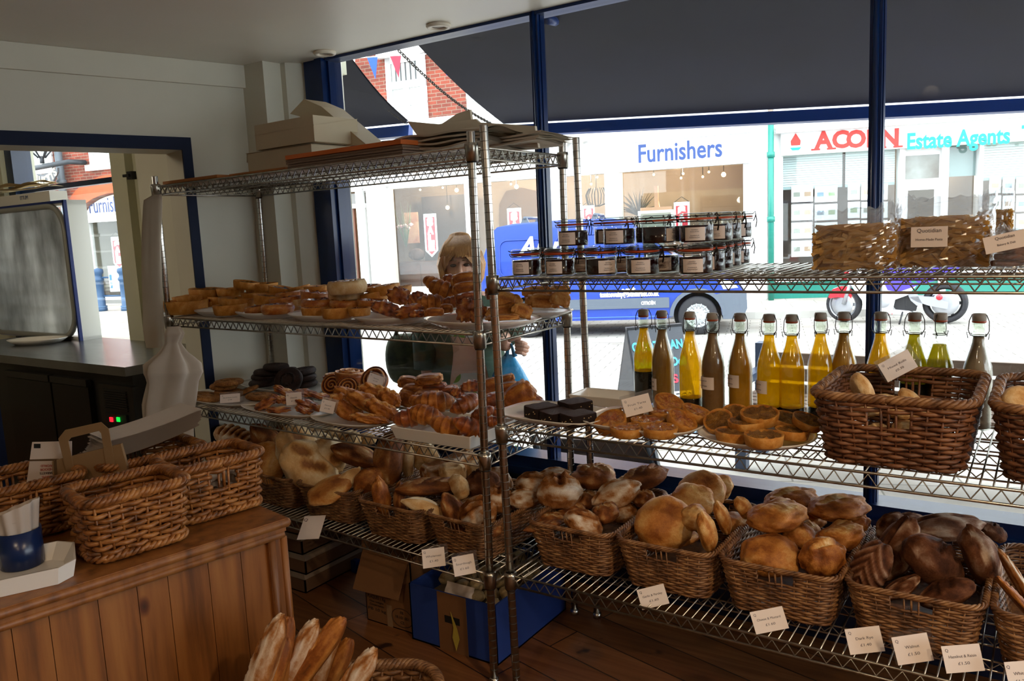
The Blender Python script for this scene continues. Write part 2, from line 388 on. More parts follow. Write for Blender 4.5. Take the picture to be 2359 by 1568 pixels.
# ================================================================== KITCHEN BEYOND THE DOORWAY
YK = 2.80
xk = lambda px, py=600: ony(px, py, YK).x
M_CREAM = mat('cream_gloss', '#c9c7ae', .5, col2='#bfbda3', scale=3)
struct(MB().bx(-8.1, -8.0, -4, 2.9, 0, CEIL).build('wall_kitchen', M_CREAM))
ZS2 = ony(172, 774, YK).z
k = MB(); k.bx(-8, xk(40), YK, YK + .2, 0, CEIL); k.bx(xk(40), xk(318), YK, YK + .2, 0, ZS2 - .02); k.bx(-8, X_J0, YK, YK + .2, CEIL - .02, CEIL + .2)
k.bx(xk(318), -4.2, YK, YK + .2, 0, CEIL)
struct(k.build('wall_kitchen_street', M_CREAM))
k = MB(); k.bx(xk(24), xk(27), YK - .03, YK, 0, CEIL, 1); k.bx(xk(27), xk(44), YK - .04, YK + .05, ZS2, CEIL); k.bx(xk(45), xk(60), YK - .01, YK + .12, ZS2, CEIL, 2)
k.bx(xk(297), xk(330), YK - .05, YK + .05, ZS2 - .02, CEIL)
zt = ony(220, 417, YK).z; k.bx(xk(60), xk(297), YK + .02, YK + .07, zt - .016, zt + .016, 2); k.bx(xk(60), xk(297), YK, YK + .12, ZS2 - .02, ZS2)
w2 = struct(k.build('window_2', [M_CREAM, M_DARK, mat('dark_blue_frame', '#0a1f3c', .3)]))
MB().bx(xk(58), xk(300), YK + .08, YK + .086, ZS2, CEIL).build('pane', M_GLASS, w2)
h = MB(); p = ony(303, 404, YK - .06); h.box(p, (.05, .03, .045)); h.box(p + V((-.02, -.02, .0)), (.06, .012, .016)); h.build('latch', M_BLACKPL, w2)
# refrigerated counter
ZK = .88; kc = onz(287, 846, ZK); YF = kc.y; XR = kc.x; XLk = -5.75
t = thing('refrigerated_counter', 'stainless refrigerated worktop counter with dark doors seen through the doorway', 'counter', ((XR + XLk) / 2, (YF + 2.75) / 2, 0))
L_ = lambda mb: mb
T0 = t.location.copy()
def rel_build(mb, name, mats, root, **kw): return mb.build(name, mats, root, M=Matrix.Translation(-root.location), **kw)
M_STEEL = mat('worn_steel_top', '#6d6a68', .24, .85, col2='#8c8a88', scale=4, stretch=(1, 3, 1)); M_FR = mat('dark_steel_front', '#33312d', .4, .6, col2='#2a2825', scale=3); M_FR2 = mat('dark_steel_door', '#23211e', .38, .6)
rel_build(MB().bx(XLk, XR, YF, 2.77, ZK - .045, ZK), 'worktop', M_STEEL, t)
rel_build(MB().bx(XLk, XR - .03, YF + .05, 2.77, .12, ZK - .045), 'body', M_FR, t)
for a, b in ((10, 108), (112, 194)):
    a, b = ony(a, 900, YF).x, ony(b, 900, YF).x; dr = rel_build(MB().bx(a, b, YF + .02, YF + .05, .2, ZK - .13), 'door', M_FR2, t); rel_build(MB().bx(a, b, YF + .012, YF + .04, ZK - .125, ZK - .09), 'door_handle', M_FR, t)
a, b = ony(222, 920, YF).x, ony(300, 920, YF).x
pn = rel_build(MB().bx(a, b, YF + .015, YF + .05, .2, ZK - .1), 'compressor_panel', M_FR, t)
g = MB(); z0 = ony(260, 945, YF).z; z1 = ony(260, 900, YF).z
for i in range(9): g.bx(a + .05, b - .05, YF + .008, YF + .016, z0 + (z1 - z0) * i / 8.5, z0 + (z1 - z0) * (i + .5) / 8.5)
rel_build(g, 'vent_slats', mat('vent_dark', '#141312', .5), t)
z = ony(262, 966, YF).z
rel_build(MB().bx(a + .06, b - .06, YF + .004, YF + .015, z - .03, z + .03), 'control_strip', M_BLACKPL, t)
for px, c, n in ((256, '#ff2030', 'red_light'), (272, '#10c040', 'green_light')):
    p = ony(px, 966, YF); rel_build(MB().bx(p.x - .012, p.x + .012, YF - .002, YF + .004, p.z - .011, p.z + .011), n, mat(n, c, .4, emit=c, es=.8), t)
for x in (XLk + .1, XR - .1):
    for y in (YF + .1, 2.65): rel_build(MB().lathe([(.02, 0), (.02, .12)], 10, (x, y, 0)), 'foot', M_FR2, t)
# oval plate on the worktop
def platter(name, label, cat, loc, rz, w, d, h=.022, ex=2.6, m=None, group=None, lip=.06, base=.74):
    """white dish: superellipse outline w x d, base to rim height h"""
    t = MB(); rings = [(0, .004), (base, .004), (base + .12, .007), (.9, h * .75), (1.0, h), (1.005, h + .0025), (.985, h + .0028), (.9, h * .8 + .004)]
    top = [(1.0, h), (1.0, h + .003)]
    prof = [(0.001, 0), (base * .96, 0), (base, .0015), (.88, h * .5), (1.0, h), (.998, h + .003), (.93, h - .001), (.87, h * .5 + .0035), (base + .05, .0055), (0.001, .005)]
    def fn(u, v_):
        i = min(int(u * (len(prof) - 1) + 1e-6), len(prof) - 1); r, z = prof[i]; a = 2 * pi * v_; c, s_ = cos(a), sin(a)
        k = (abs(c) ** ex + abs(s_) ** ex) ** (-1 / ex); return V((w / 2 * r * k * c, d / 2 * r * k * s_, z))
    t.grid(fn, len(prof) - 1, 56, cv=True)
    o = t.build(name, m or M_CERAM); o.location = loc; o.rotation_euler = (0, 0, rz); return tag(o, label, cat, group)
pc = onz(122, 786, ZK); pc.y -= .09
platter('oval_plate', 'empty white oval plate on the steel worktop beyond the doorway', 'plate', (pc.x, pc.y, ZK), .5, .36, .24, .03, 2.2)
# plastic-covered tray rack standing on the counter
y0, y1 = 2.62, 2.76
xr, xl = ony(150, 500, y0).x, ony(-60, 500, y0).x
zt = ony(90, 466, y0).z
t = thing('tray_rack', 'white plastic-covered tray rack with blue edge trim standing on the steel worktop', 'rack', ((xl + xr) / 2, (y0 + y1) / 2, ZK))
_q = NT('cloudy_plastic_cover'); _c = _q.ramp(_q.noise(_q.coord('Object', (1.4, 1, .5)), 4, 5), [(.3, '#8e8e8a'), (.7, '#dcdcd8')]); _d = _q.n.new('ShaderNodeBsdfTranslucent'); _q.link(_c, _d.inputs['Color']); _q.link(_c, _q.b.inputs['Base Color']); _q.b.inputs['Roughness'].default_value = .3
_x = _q.node('ShaderNodeMixShader'); _x.inputs['Fac'].default_value = .7; _q.link(_q.b.outputs[0], _x.inputs[1]); _q.link(_d.outputs[0], _x.inputs[2]); _q.link(_x.outputs[0], _q.out.inputs['Surface']); M_COVER = _q.m
M_RW = mat('rack_white', '#d8d8d2', .4)
tl = lambda b, n, m, **k: b.build(n, m, t, M=Matrix.Translation(-t.location), **k)
g = MB(); g.bx(xr - .03, xr, y0 + .02, y1, ZK, zt); g.bx(xl, xl + .03, y0 + .02, y1, ZK, zt); g.bx(xl, xr, y0 + .02, y1, zt - .03, zt); g.bx(xl, xr, y0 + .02, y1, ZK, ZK + .02)
for k in range(1, 8): z = ZK + (zt - ZK) * k / 8; g.bx(xl + .03, xr - .03, y0 + .04, y1, z - .006, z + .006)
tl(g, 'frame', M_RW)
def rrect(x0, x1, z0, z1, r, n=6):
    o = []
    for cx, cz, a0 in ((x1 - r, z1 - r, 0), (x0 + r, z1 - r, pi / 2), (x0 + r, z0 + r, pi), (x1 - r, z0 + r, 1.5 * pi)):
        for i in range(n + 1): a = a0 + pi / 2 * i / n; o.append((cx + r * cos(a), cz + r * sin(a)))
    return o
tl(MB().prism([(x, y0 + .004, z) for x, z in rrect(xl + .02, xr - .03, ZK + .02, zt - .03, .16)], (0, .016, 0)), 'plastic_cover', M_COVER)
tl(MB().tube([(x, y0 + .004, z) for x, z in rrect(xl + .02, xr - .03, ZK + .02, zt - .03, .16)], .018, 8, True), 'cover_hem', mat('hem_grey', '#86867f', .4))
g = MB(); g.bx(xl, xr, y0, y0 + .02, zt - .015, zt); g.bx(xr - .018, xr, y0, y0 + .02, ZK, zt); tl(g, 'edge_trim', mat('edge_trim_blue', '#0e2668', .4))
# carton and loose bags on the rack
bz = zt
xb = ony(118, 450, y0 + .03).x
t = thing('carton', 'flat white printed carton lying on the plastic-covered rack', 'box', ((xl + xb) / 2, y0 + .07, bz)); hh = ony(60, 446, y0 + .03).z - bz
MB().bx(xl - t.location.x, xb - t.location.x, -.05, .06, 0, hh).build('carton_body', mat('carton_white', '#d4d0c4', .6), t)
text('MUTTI', .035, mat('carton_blue', '#233a6a', .6), t, frame((xb - t.location.x - .32, -.051, hh * .6), (-1, 0, 0), (0, 0, 1), (0, -1, 0)))
def crumpled(name, label, cat, loc, w, d, h, m, seed, group=None, sheets=3):
    mb = MB()
    for i in range(sheets):
        o = V((seed * 3.1 + i * 5, seed, i))
        mb.grid(lambda u, v_: V(((u - .5) * w * (1 - .12 * i) + .02 * i, (v_ - .5) * d, h * (i + .35) / sheets + h * .5 * noise.noise(V((u * 3, v_ * 2, 0)) + o) * (.3 + u))), 14, 6)
    o = mb.build(name, m); o.location = loc; return tag(o, label, cat, group)
crumpled('paper_bag', 'crumpled cream paper bags lying on the white carton', 'paper bag', ((xl + xb) / 2 - .02, y0 + .07, bz + hh + .03), xb - xl + .02, .1, .05, mat('cream_paper', '#c9b68c', .6), 2)
# ================================================================== THE STREET
ZP, ZR_, ZFP = -.15, -.28, -.16
class Plane:
    """upright plane of a facade or a vehicle's side: s to the photo's right along u, z up, n towards the shop"""
    def __init__(s, p0, u): s.p0 = V((p0[0], p0[1], 0)); s.u = V(u).normalized(); s.u.z = 0; s.n = V((s.u.y, -s.u.x, 0)); s.rz = math.atan2(s.u.y, s.u.x)
    def uv(s, px, py, off=0): p = onpl(px, py, s.p0 + s.n * off, s.n); return (p - s.p0).dot(s.u), p.z
    def w(s, a, z, off=0): return s.p0 + s.u * a + s.n * off + V((0, 0, z))
    def rect(s, x0, y0, x1, y1, off=0):
        mx, my = (x0 + x1) / 2, (y0 + y1) / 2; return s.uv(x0, my, off)[0], s.uv(x1, my, off)[0], s.uv(mx, y1, off)[1], s.uv(mx, y0, off)[1]
    def box(s, mb, a0, a1, z0, z1, o0, o1, m=0):
        return mb.hexa([s.w(a0, z0, o1), s.w(a1, z0, o1), s.w(a1, z0, o0), s.w(a0, z0, o0), s.w(a0, z1, o1), s.w(a1, z1, o1), s.w(a1, z1, o0), s.w(a0, z1, o0)], m)
    def pbox(s, mb, x0, y0, x1, y1, o0, o1, m=0): a = s.rect(x0, y0, x1, y1, o1); return s.box(mb, *a, o0, o1, m)
    def poly(s, mb, pts, o0, o1, m=0, px=True):
        q = [s.uv(*p, o1) for p in pts] if px else pts
        return mb.prism([s.w(a, z, o1) for a, z in q], s.n * (o0 - o1), m)
    def M(s, a, z, off): o = s.w(a, z, off); return frame(o, s.u, (0, 0, 1), s.n)
def brickmat(name, c1, c2, mortar, bw, rh, ms, rough=.8, rot=(0, 0, 0), kind='Object', dirt=None, bias=0):
    q = NT(name); v = q.coord(kind, (1, 1, 1), rot); b = q.node('ShaderNodeTexBrick', offset=.5); b.inputs['Scale'].default_value = 1
    b.inputs['Brick Width'].default_value = bw; b.inputs['Row Height'].default_value = rh; b.inputs['Mortar Size'].default_value = ms; b.inputs['Bias'].default_value = bias
    for k_, c in (('Color1', c1), ('Color2', c2), ('Mortar', mortar)): b.inputs[k_].default_value = (*lin(c), 1)
    q.link(v, b.inputs['Vector']); n = q.noise(q.coord('Object'), 1.3 if dirt is None else dirt, 5)
    mx = q.node('ShaderNodeMix', data_type='RGBA', blend_type='MULTIPLY'); mx.inputs['Factor'].default_value = .6
    q.link(b.outputs['Color'], mx.inputs['A']); q.link(q.ramp(n, [(.3, '#b0a8a0'), (.62, '#ffffff')]), mx.inputs['B']); q.link(mx.outputs['Result'], q.b.inputs['Base Color'])
    q.b.inputs['Roughness'].default_value = rough; q.bump(b.outputs['Fac'], -.3, .01); return q.m
FP = Plane((-4.5, 15.8, 0), (.985, .173, 0)); FA = Plane((-4.4, 15.95, 0), (.927, .375, 0)); SD = RAD(12)
# ground: flagged pavement, setts, pale drainage course, far kerb and pavement
M_FLAG = brickmat('york_stone_flags', '#b5b0a6', '#a7a298', '#77736a', .95, .62, .006, rot=(0, 0, -RAD(20)))
M_SETT = brickmat('pale_setts', '#aaa69f', '#9b978f', '#6b6862', .32, .16, .007, rot=(0, 0, -RAD(16)))
M_KERB = mat('pale_kerb_stone', '#b8b6b0', .8, col2='#a8a6a0', scale=2)
def strip(name, p, q_, wdt, z0, z1, m, off=0):
    p, q_ = V((*p, 0)), V((*q_, 0)); d = (q_ - p).normalized(); n = V((-d.y, d.x, 0)); a = [p, q_, q_ + n * wdt, p + n * wdt]
    return struct(MB().hexa([V((x.x, x.y, z0)) for x in a] + [V((x.x, x.y, z1)) for x in a]).build(name, m))
g1, g2 = onz(1000, 862, ZP), onz(2000, 905, ZP)
dd = (g2 - g1).normalized(); g1 = g1 - dd * 30; g2 = g2 + dd * 25
struct(MB().hexa([V((x, y, z)) for z in (ZP - .3, ZP) for x, y in ((g1.x, 2.83), (g2.x, 2.83), (g2.x, g2.y), (g1.x, g1.y))]).build('ground_pavement', M_FLAG))
strip('ground_kerb', (g1 - dd * 1).xy, (g2 + dd).xy, .28, ZR_ - .1, ZP - .01, M_KERB)
struct(MB().bx(-60, 40, 2.9, 60, ZR_ - .3, ZR_).build('ground_road', M_SETT))
l1, l2 = onz(810, 793, ZR_), onz(2340, 781, ZR_); dd = (l2 - l1).normalized(); strip('ground_drainage_course', (l1 - dd * 25).xy, (l2 + dd * 20).xy, .42, ZR_ - .1, ZR_ + .004, M_KERB)
k1, k2, k3 = onz(172, 727, ZR_ + .1), onz(1739, 721, ZR_ + .1), onz(2359, 706, ZR_ + .1)
e1, e2 = (k2 - k1).normalized(), (k3 - k2).normalized(); pth = [k1 - e1 * 20, k2, k3 + e2 * 12]; no = V((-.25, .97, 0))
def ribbon(name, w0, w1, z0, z1, m):
    mb = MB()
    for a, b in zip(pth, pth[1:]):
        q_ = [a + no * w0, b + no * w0, b + no * w1, a + no * w1]; mb.hexa([V((p.x, p.y, z)) for z in (z0, z1) for p in q_])
    struct(mb.build(name, m))
ribbon('ground_far_kerb', 0, .3, ZR_ - .1, ZFP, M_KERB); ribbon('ground_far_pavement', .3, 9, ZR_ - .1, ZFP - .002, M_FLAG)
# materials of the far side
M_BRICK = brickmat('red_brick', '#8f3f2a', '#6d3022', '#85705f', .24, .082, .008, rot=(RAD(90), 0, 0))
M_BRICK2 = mat('rubbed_orange_brick', '#b4552f', .8, col2='#a34b2a', scale=6)
M_SHOPW = mat('white_shopfront_paint', '#e4e4e2', .5, col2='#dcdcda', scale=1)
M_TAN = mat('showroom_wall', '#8d7a66', .8, col2='#7d6b58', scale=1.2); M_DKWOOD = mat('dark_wood', '#3a2419', .6, col2='#4a2e20', scale=3)
M_GREEN = mat('green_gloss', '#1f7f70', .35); M_SHADE = mat('grey_letter', '#9c968c', .6); M_NAVYT = mat('navy_letter', '#22407c', .5)
M_RED = mat('sale_red', '#d81f2e', .5); M_WHITE = mat('white_gloss', '#f0f0ee', .4)
def bm_local(mb, name, m, root, **k): return mb.build(name, m, root, M=root.matrix_world.inverted(), **k)
# ---------------- furniture showroom, brick above a white shopfront
bpy.context.view_layer.update()
t = thing('furniture_shop', 'red brick building with white furniture showroom front across the street', 'building', FP.w(-4, ZFP)); bpy.context.view_layer.update()
zF = FP.uv(1300, 293)[1] + .35                 # top of the white front
sR = FP.uv(1765, 500)[0]; sD = FP.uv(779, 560)[0] - 1.2
w = MB(); FP.box(w, sD - .2, sR, zF, 9.5, -.4, 0); aR = FP.uv(345, 560)[0]
s_ar0, s_ar1 = FP.uv(186, 560)[0], FP.uv(345, 560)[0] + .55
FP.box(w, s_ar1, sD - .2, ZFP, 9.5, -.4, 0); FP.box(w, FP.uv(130, 560)[0] - .9, s_ar0, ZFP, 9.5, -.4, 0)
bm_local(w, 'brick_wall', M_BRICK, t)
# arch over the side window: brick field with an arched opening
zs_ = FP.uv(240, 505)[1]; zc = FP.uv(265, 443)[1]; R_ = (s_ar1 - s_ar0) / 2; cx_ = (s_ar0 + s_ar1) / 2
arc = lambda r, rz: [(cx_ + r * cos(pi * i / 16), zs_ + rz * sin(pi * i / 16)) for i in range(17)]
w = MB()
for i in range(16):
    a, b = arc(R_, zc - zs_)[i], arc(R_, zc - zs_)[i + 1]; FP.poly(w, [b, a, (a[0], 9.5), (b[0], 9.5)], -.4, 0, px=False)
bm_local(w, 'arch_brickwork', M_BRICK, t)
w = MB(); A1, A2 = arc(R_, zc - zs_), arc(R_ + .55, zc - zs_ + .5)
for i in range(16): FP.poly(w, [A1[i], A2[i], A2[i + 1], A1[i + 1]], 0, .03, px=False)
bm_local(w, 'brick_arch', M_BRICK2, t)
w = MB(); FP.box(w, s_ar0 - .75, s_ar0 + .02, FP.uv(170, 508)[1], FP.uv(170, 491)[1], 0, .05); bm_local(w, 'stone_impost', M_KERB, t)
w = MB(); FP.poly(w, [(x, z) for x, z in arc(R_ - .02, zc - zs_ - .02)] + [(s_ar0 + .02, FP.uv(240, 508)[1]), (s_ar1 - .02, FP.uv(240, 508)[1])][::-1][::-1], -.3, -.2, px=False)
aw = bm_local(w, 'arched_fascia', M_SHOPW, t)
a, b, z0, z1 = FP.rect(205, 460, 303, 485, -.2)
text('Furnishers', .62, M_NAVYT, t, t.matrix_world.inverted() @ FP.M((a + b) / 2, (z0 + z1) / 2, -.19), ext_w=(b - a))
w = MB(); zb_ = FP.uv(250, 683)[1]; zt_ = FP.uv(240, 510)[1]
FP.box(w, s_ar0, s_ar0 + .14, zb_, zt_, -.35, -.18); FP.box(w, s_ar1 - .14, s_ar1, zb_, zt_, -.35, -.18); FP.box(w, s_ar0, s_ar1, zt_, zt_ + .12, -.35, -.16); FP.box(w, s_ar0, s_ar1, zb_ - .1, zb_, -.35, -.1)
bm_local(w, 'side_window_frame', M_SHOPW, t)
w = MB(); FP.box(w, s_ar0, s_ar1, ZFP, zb_ - .1, -.4, -.12); bm_local(w, 'stall_riser', mat('grey_plinth', '#7d7c78', .8), t)
w = MB(); FP.box(w, s_ar0, s_ar1, zb_, zt_, -.29, -.28); bm_local(w, 'side_pane', M_GLASS, t)
# white shopfront pieces (photo columns) ; shop bottoms
zb = FP.uv(990, 661)[1]; ztop = FP.uv(1000, 428)[1]
zhead = {}
w = MB()
def col(x0, x1, o1=.06): a, b = FP.uv(x0, 520)[0], FP.uv(x1, 520)[0]; FP.box(w, a, b, ZFP, zF, -.25, o1)
FP.box(w, sD, FP.uv(780, 560)[0] - .02, ZFP, zF, -.25, .04)
col(826, 842, .05); col(852, 898, .08); col(1075, 1091, .03); col(1265, 1297, .1); col(1398, 1430, .08); col(1714, 1766, .08)
FP.box(w, sD, sR, ztop, zF, -.25, .0); FP.box(w, FP.uv(842, 500)[0], sR, ZFP, zb, -.25, .02)
a, b, z0, z1 = FP.rect(780, 470, 842, 478); FP.box(w, sD, b, z0 - .02, z1, -.2, .0)
bm_local(w, 'white_shopfront', M_SHOPW, t)
w = MB(); FP.box(w, sD, sR, zF - .02, zF + .1, -.1, .3); FP.box(w, sD, sR, zF - .1, zF - .02, -.1, .2); bm_local(w, 'cornice', M_SHOPW, t)
w = MB(); FP.pbox(w, 780, 337, 1262, 420, .0, .09); bm_local(w, 'fascia', M_SHOPW, t)
a, b, z0, z1 = FP.rect(953, 352, 1292, 410, .09)
text('PHILPOTTS', .85, M_SHADE, t, t.matrix_world.inverted() @ FP.M((a + b) / 2 + .35, (z0 + z1) / 2 + .1, .1), bold=.03, ext_w=(b - a) * 1.22)
w = MB(); FP.pbox(w, 1421, 318, 1727, 380, .0, .14); FP.pbox(w, 1421, 306, 1727, 318, .0, .2); FP.pbox(w, 1421, 380, 1727, 386, .0, .18); bm_local(w, 'name_board', M_SHOPW, t)
a, b, z0, z1 = FP.rect(1470, 330, 1663, 368, .14)
text('Furnishers', .5, M_NAVYT, t, t.matrix_world.inverted() @ FP.M((a + b) / 2, (z0 + z1) / 2, .15), ext_w=(b - a), bold=.008)
w = MB(); s0, s1 = FP.uv(842, 500)[0], FP.uv(1714, 500)[0]; FP.box(w, s0, s1, zb, ztop, -.12, -.11); bm_local(w, 'showroom_glass', M_GLASS, t)
# showroom interior
w = MB(); FP.box(w, sD, sR, ZFP, zF, -2.6, -2.5); FP.box(w, sD, sD + .1, ZFP, zF, -2.5, -.3); FP.box(w, sR - .1, sR, ZFP, zF, -2.5, -.3); FP.box(w, sD, sR, zF - .1, zF, -2.5, -.3); FP.box(w, sD, sR, ZFP, ZFP + .05, -2.5, -.3)
a, b = FP.uv(1215, 500, -2)[0], FP.uv(1222, 500, -2)[0]
bm_local(w, 'showroom', M_TAN, t)
w = MB(); FP.box(w, s_ar0 - .3, s_ar1 + .6, ZFP, zt_ + .1, -3.1, -3); FP.box(w, s_ar0 - .3, s_ar0 - .2, ZFP, zt_ + .1, -3, -.4); FP.box(w, s_ar1 + .5, s_ar1 + .6, ZFP, zt_ + .1, -3, -.4); FP.box(w, s_ar0 - .3, s_ar1 + .6, zt_ + .1, zt_ + .2, -3, -.4); bm_local(w, 'side_showroom', mat('pale_showroom', '#a9a695', .8), t)
for (x, y, o) in ((1205, 560, -.5),):
    pass
w = MB(); FP.poly(w, [(1150, 470), (1165, 440), (1200, 432), (1235, 440), (1248, 470), (1248, 640), (1150, 640)], -2.48, -2.44); bm_local(w, 'dark_archway', mat('archway_dark', '#5a4636', .8), t)
w = MB(); FP.pbox(w, 976, 450, 1075, 640, -2.0, -1.95); bm_local(w, 'dark_partition', mat('partition_dark', '#3b302b', .7, col2='#2c2422', scale=1), t)
d = MB(); a, b, z0, z1 = FP.rect(780, 480, 822, 648, -.1); FP.box(d, a - .5, b, ZFP, z1, -.14, -.08); bm_local(d, 'shop_door', mat('brown_door', '#6a3d26', .5, col2='#4c2a1c', scale=1.2), t)
d = MB(); FP.pbox(d, 775, 446, 841, 470, -.1, -.05); bm_local(d, 'transom_pane', mat('transom_glass', '#6e6c68', .2), t)
# upstairs windows
def sash(x0, y0, x1, y1, split, lights=True, lintel=True, name='upper_window'):
    a, b, z0, z1 = FP.rect(x0, y0, x1, y1); o = MB(); fw = .14
    FP.box(o, a, a + fw, z0, z1, -.05, .05); FP.box(o, b - fw, b, z0, z1, -.05, .05); FP.box(o, a, b, z1 - fw, z1, -.05, .05); FP.box(o, a - .1, b + .1, z0 - .12, z0 + .04, -.05, .14)
    m_ = (a + b) / 2; FP.box(o, m_ - .07, m_ + .07, z0, z1 - (z1 - z0) * split, -.05, .05); FP.box(o, a, b, z1 - (z1 - z0) * split - .08, z1 - (z1 - z0) * split + .08, -.05, .06)
    zz = (z0 + z1 - (z1 - z0) * split) / 2; FP.box(o, a, b, zz - .03, zz + .03, -.05, .04)
    if lintel: FP.box(o, a - .16, b + .16, z1, z1 + .3, -.05, .16)
    f = bm_local(o, name, M_SHOPW, t); g = MB(); FP.box(g, a + .05, b - .05, z0, z1, .0, .02); bm_local(g, 'upper_pane', mat('upstairs_glass', '#a9adaa', .15, col2='#8f948f', scale=1), t)
    lb = MB()
    if lights:
        for i in range(1, 8): x = a + (b - a) * i / 8; FP.box(lb, x - .012, x + .012, z1 - (z1 - z0) * split, z1 - .1, .02, .03)
        bm_local(lb, 'leaded_bars', mat('lead', '#3b3f40', .6), t)
sash(893, 128, 984, 285, .42); sash(1078, 215, 1150, 282, .0, False, False); sash(207, 320, 272, 381, .0, False, False); sash(66, 330, 122, 392, .0, False, False)
# drainpipes
def pipe(name, label, pl, x0, y0, x1, y1, m, r=.06, off=.16):
    a0, z0 = pl.uv(x0, y0, off); a1, z1 = pl.uv(x1, y1, off); a = (a0 + a1) / 2
    o = thing('drainpipe', label, 'drainpipe', pl.w(a, ZFP, off)); bpy.context.view_layer.update()
    b = MB(); b.tube([pl.w(a, ZFP, off), pl.w(a, z0, off)], r, 12); bm_local(b, 'pipe', m, o); c = MB()
    for f in (.12, .45, .8):
        c = MB(); z = ZFP + (z0 - ZFP) * f; c.tube([pl.w(a, z - .05, off), pl.w(a, z + .05, off)], r * 1.35, 12); 0 and pl.box(c, a - r * 2.4, a + r * 2.4, z - .02, z + .02, off - .1, off); bm_local(c, 'bracket', m, o)
    return o
pipe('drainpipe', 'green drainpipe between the white furniture shop and the estate agents', FP, 1775, 270, 1777, 690, M_GREEN, .055)
pipe('drainpipe', 'grey drainpipe on the brick wall beside the arched shop window', FP, 137, 345, 172, 700, mat('grey_pipe', '#5d666c', .5), .1)
# ---------------- estate agents
t = thing('estate_agents', 'white estate agents shopfront with green base across the street', 'building', FA.w(4, ZFP)); bpy.context.view_layer.update()
ax = lambda px, py=430: FA.uv(px, py)[0]; az = lambda px, py: FA.uv(px, py)[1]
aL, aR = ax(1783), ax(2359) + 6
zc0, zc1 = az(2000, 347), az(2000, 283); zb0, zb1 = az(2000, 345), az(2000, 296)
zw = az(1930, 640)
w = MB(); FA.box(w, aL, aR, zb0, 8, -.2, 0); FA.box(w, aL, aR, ZFP, zw, -.2, 0, 1); FA.box(w, aL, aR, zw - .04, zw + .06, -.3, .08)
for x0, x1 in ((1783, 1803), (2070, 2083), (2166, 2183), (2252, 2262)): FA.box(w, ax(x0), ax(x1), ZFP if x0 > 2000 and x0 < 2250 else zw, zb0, -.2, .05)
bm_local(w, 'white_shopfront', [M_SHOPW, M_GREEN], t)
w = MB(); FA.box(w, aL, aR, az(2000, 296), az(2000, 284), -.1, .3); FA.box(w, aL, aR, az(2000, 284), az(2000, 266), -.1, .16); bm_local(w, 'cornice', M_SHOPW, t)
w = MB(); FA.box(w, ax(1797, 330), aR, zb0 - .02, zb1, 0, .16); sb = bm_local(w, 'sign_board', M_SHOPW, t)
M_ACR = mat('sign_red', '#c8281e', .5); M_ACT = mat('sign_turquoise', '#08a8a0', .5)
for ch, px in zip('ACORN', (1897, 1936, 1972, 2012, 2050)):
    a, z = FA.uv(px, 325, .16); z = az(px, 326 - (px - 1897) * .033)
    text(ch, .42, M_ACR, t, t.matrix_world.inverted() @ FA.M(a, z, .17), bold=.018)
    if ch in 'AN':
        for dx in (-.14, .14): sfm = MB(); FA.box(sfm, a + dx - .08, a + dx + .08, z - .165, z - .135, .165, .18); bm_local(sfm, 'serif', M_ACR, t)
a0, z0 = FA.uv(2089, 325, .16); a1, z1 = FA.uv(2326, 316, .16)
text('Estate Agents', .4, M_ACT, t, t.matrix_world.inverted() @ FA.M((a0 + a1) / 2, (z0 + z1) / 2, .17), bold=.012, ext_w=a1 - a0)
a, z = FA.uv(2358, 312, .16); text('T', .44, M_ACT, t, t.matrix_world.inverted() @ FA.M(a + .1, z, .17), bold=.012)
w = MB(); a, z = FA.uv(1833, 327, .17); FA.poly(w, [(a - .08, z - .06), (a + .08, z - .06), (a + .09, z + .02), (a, z + .16), (a - .09, z + .02)], .16, .175, px=False); bm_local(w, 'boat_emblem', M_ACR, t)
w = MB(); FA.poly(w, [(a - .1, z - .1), (a + .1, z - .1), (a + .06, z - .15), (a - .06, z - .15)], .16, .175, px=False); bm_local(w, 'boat_emblem', M_ACT, t)
aO = ax(1803); w = MB(); FA.box(w, aO, aR, ZFP, zb0, -1.3, -1.2); FA.box(w, aO, aR, ZFP, ZFP + .05, -1.2, -.3); FA.box(w, aO, aR, zb0, zb0 + .1, -1.2, -.3); bm_local(w, 'office', mat('office_dim', '#5d5148', .8, col2='#6d6157', scale=1), t)
w = MB(); FA.box(w, ax(1803), ax(2070), zw, zb0, -.12, -.11); FA.box(w, ax(2183), ax(2252), zw, zb0, -.12, -.11); FA.box(w, ax(2262), aR, zw, zb0, -.12, -.11); bm_local(w, 'window_glass', M_GLASS, t)
M_BLIND = mat('pale_blind', '#c3d2d0', .5); M_BLR = mat('blind_rail', '#8fa3a3', .5)
for x0, x1, y1 in ((1803, 1947, 427), (1949, 2069, 421), (2262, 2420, 405)):
    a, b = ax(x0), ax(x1); z0, z1 = az((x0 + x1) / 2, y1), zb0; w = MB(); n = 14
    for i in range(n): zz = z0 + (z1 - z0) * (i + .5) / n; FA.box(w, a + .02, b - .02, zz - (z1 - z0) / n * .43, zz + (z1 - z0) / n * .43, -.2, -.185)
    bl = bm_local(w, 'blind_slats', M_BLIND, t); w = MB(); FA.box(w, a + .02, b - .02, z0 - .05, z0, -.21, -.17); bm_local(w, 'blind_rail', M_BLR, t)
w = MB(); z0 = az(2215, 405); FA.box(w, ax(2183), ax(2252), z0, zb0, -.16, -.15); bm_local(w, 'grey_blind', mat('grey_blind_cloth', '#7f9190', .6), t)
w = MB(); a, b = ax(2083), ax(2168); FA.box(w, a, b, ZFP, zb0, -.12, -.03); dr = bm_local(w, 'door', M_SHOPW, t)
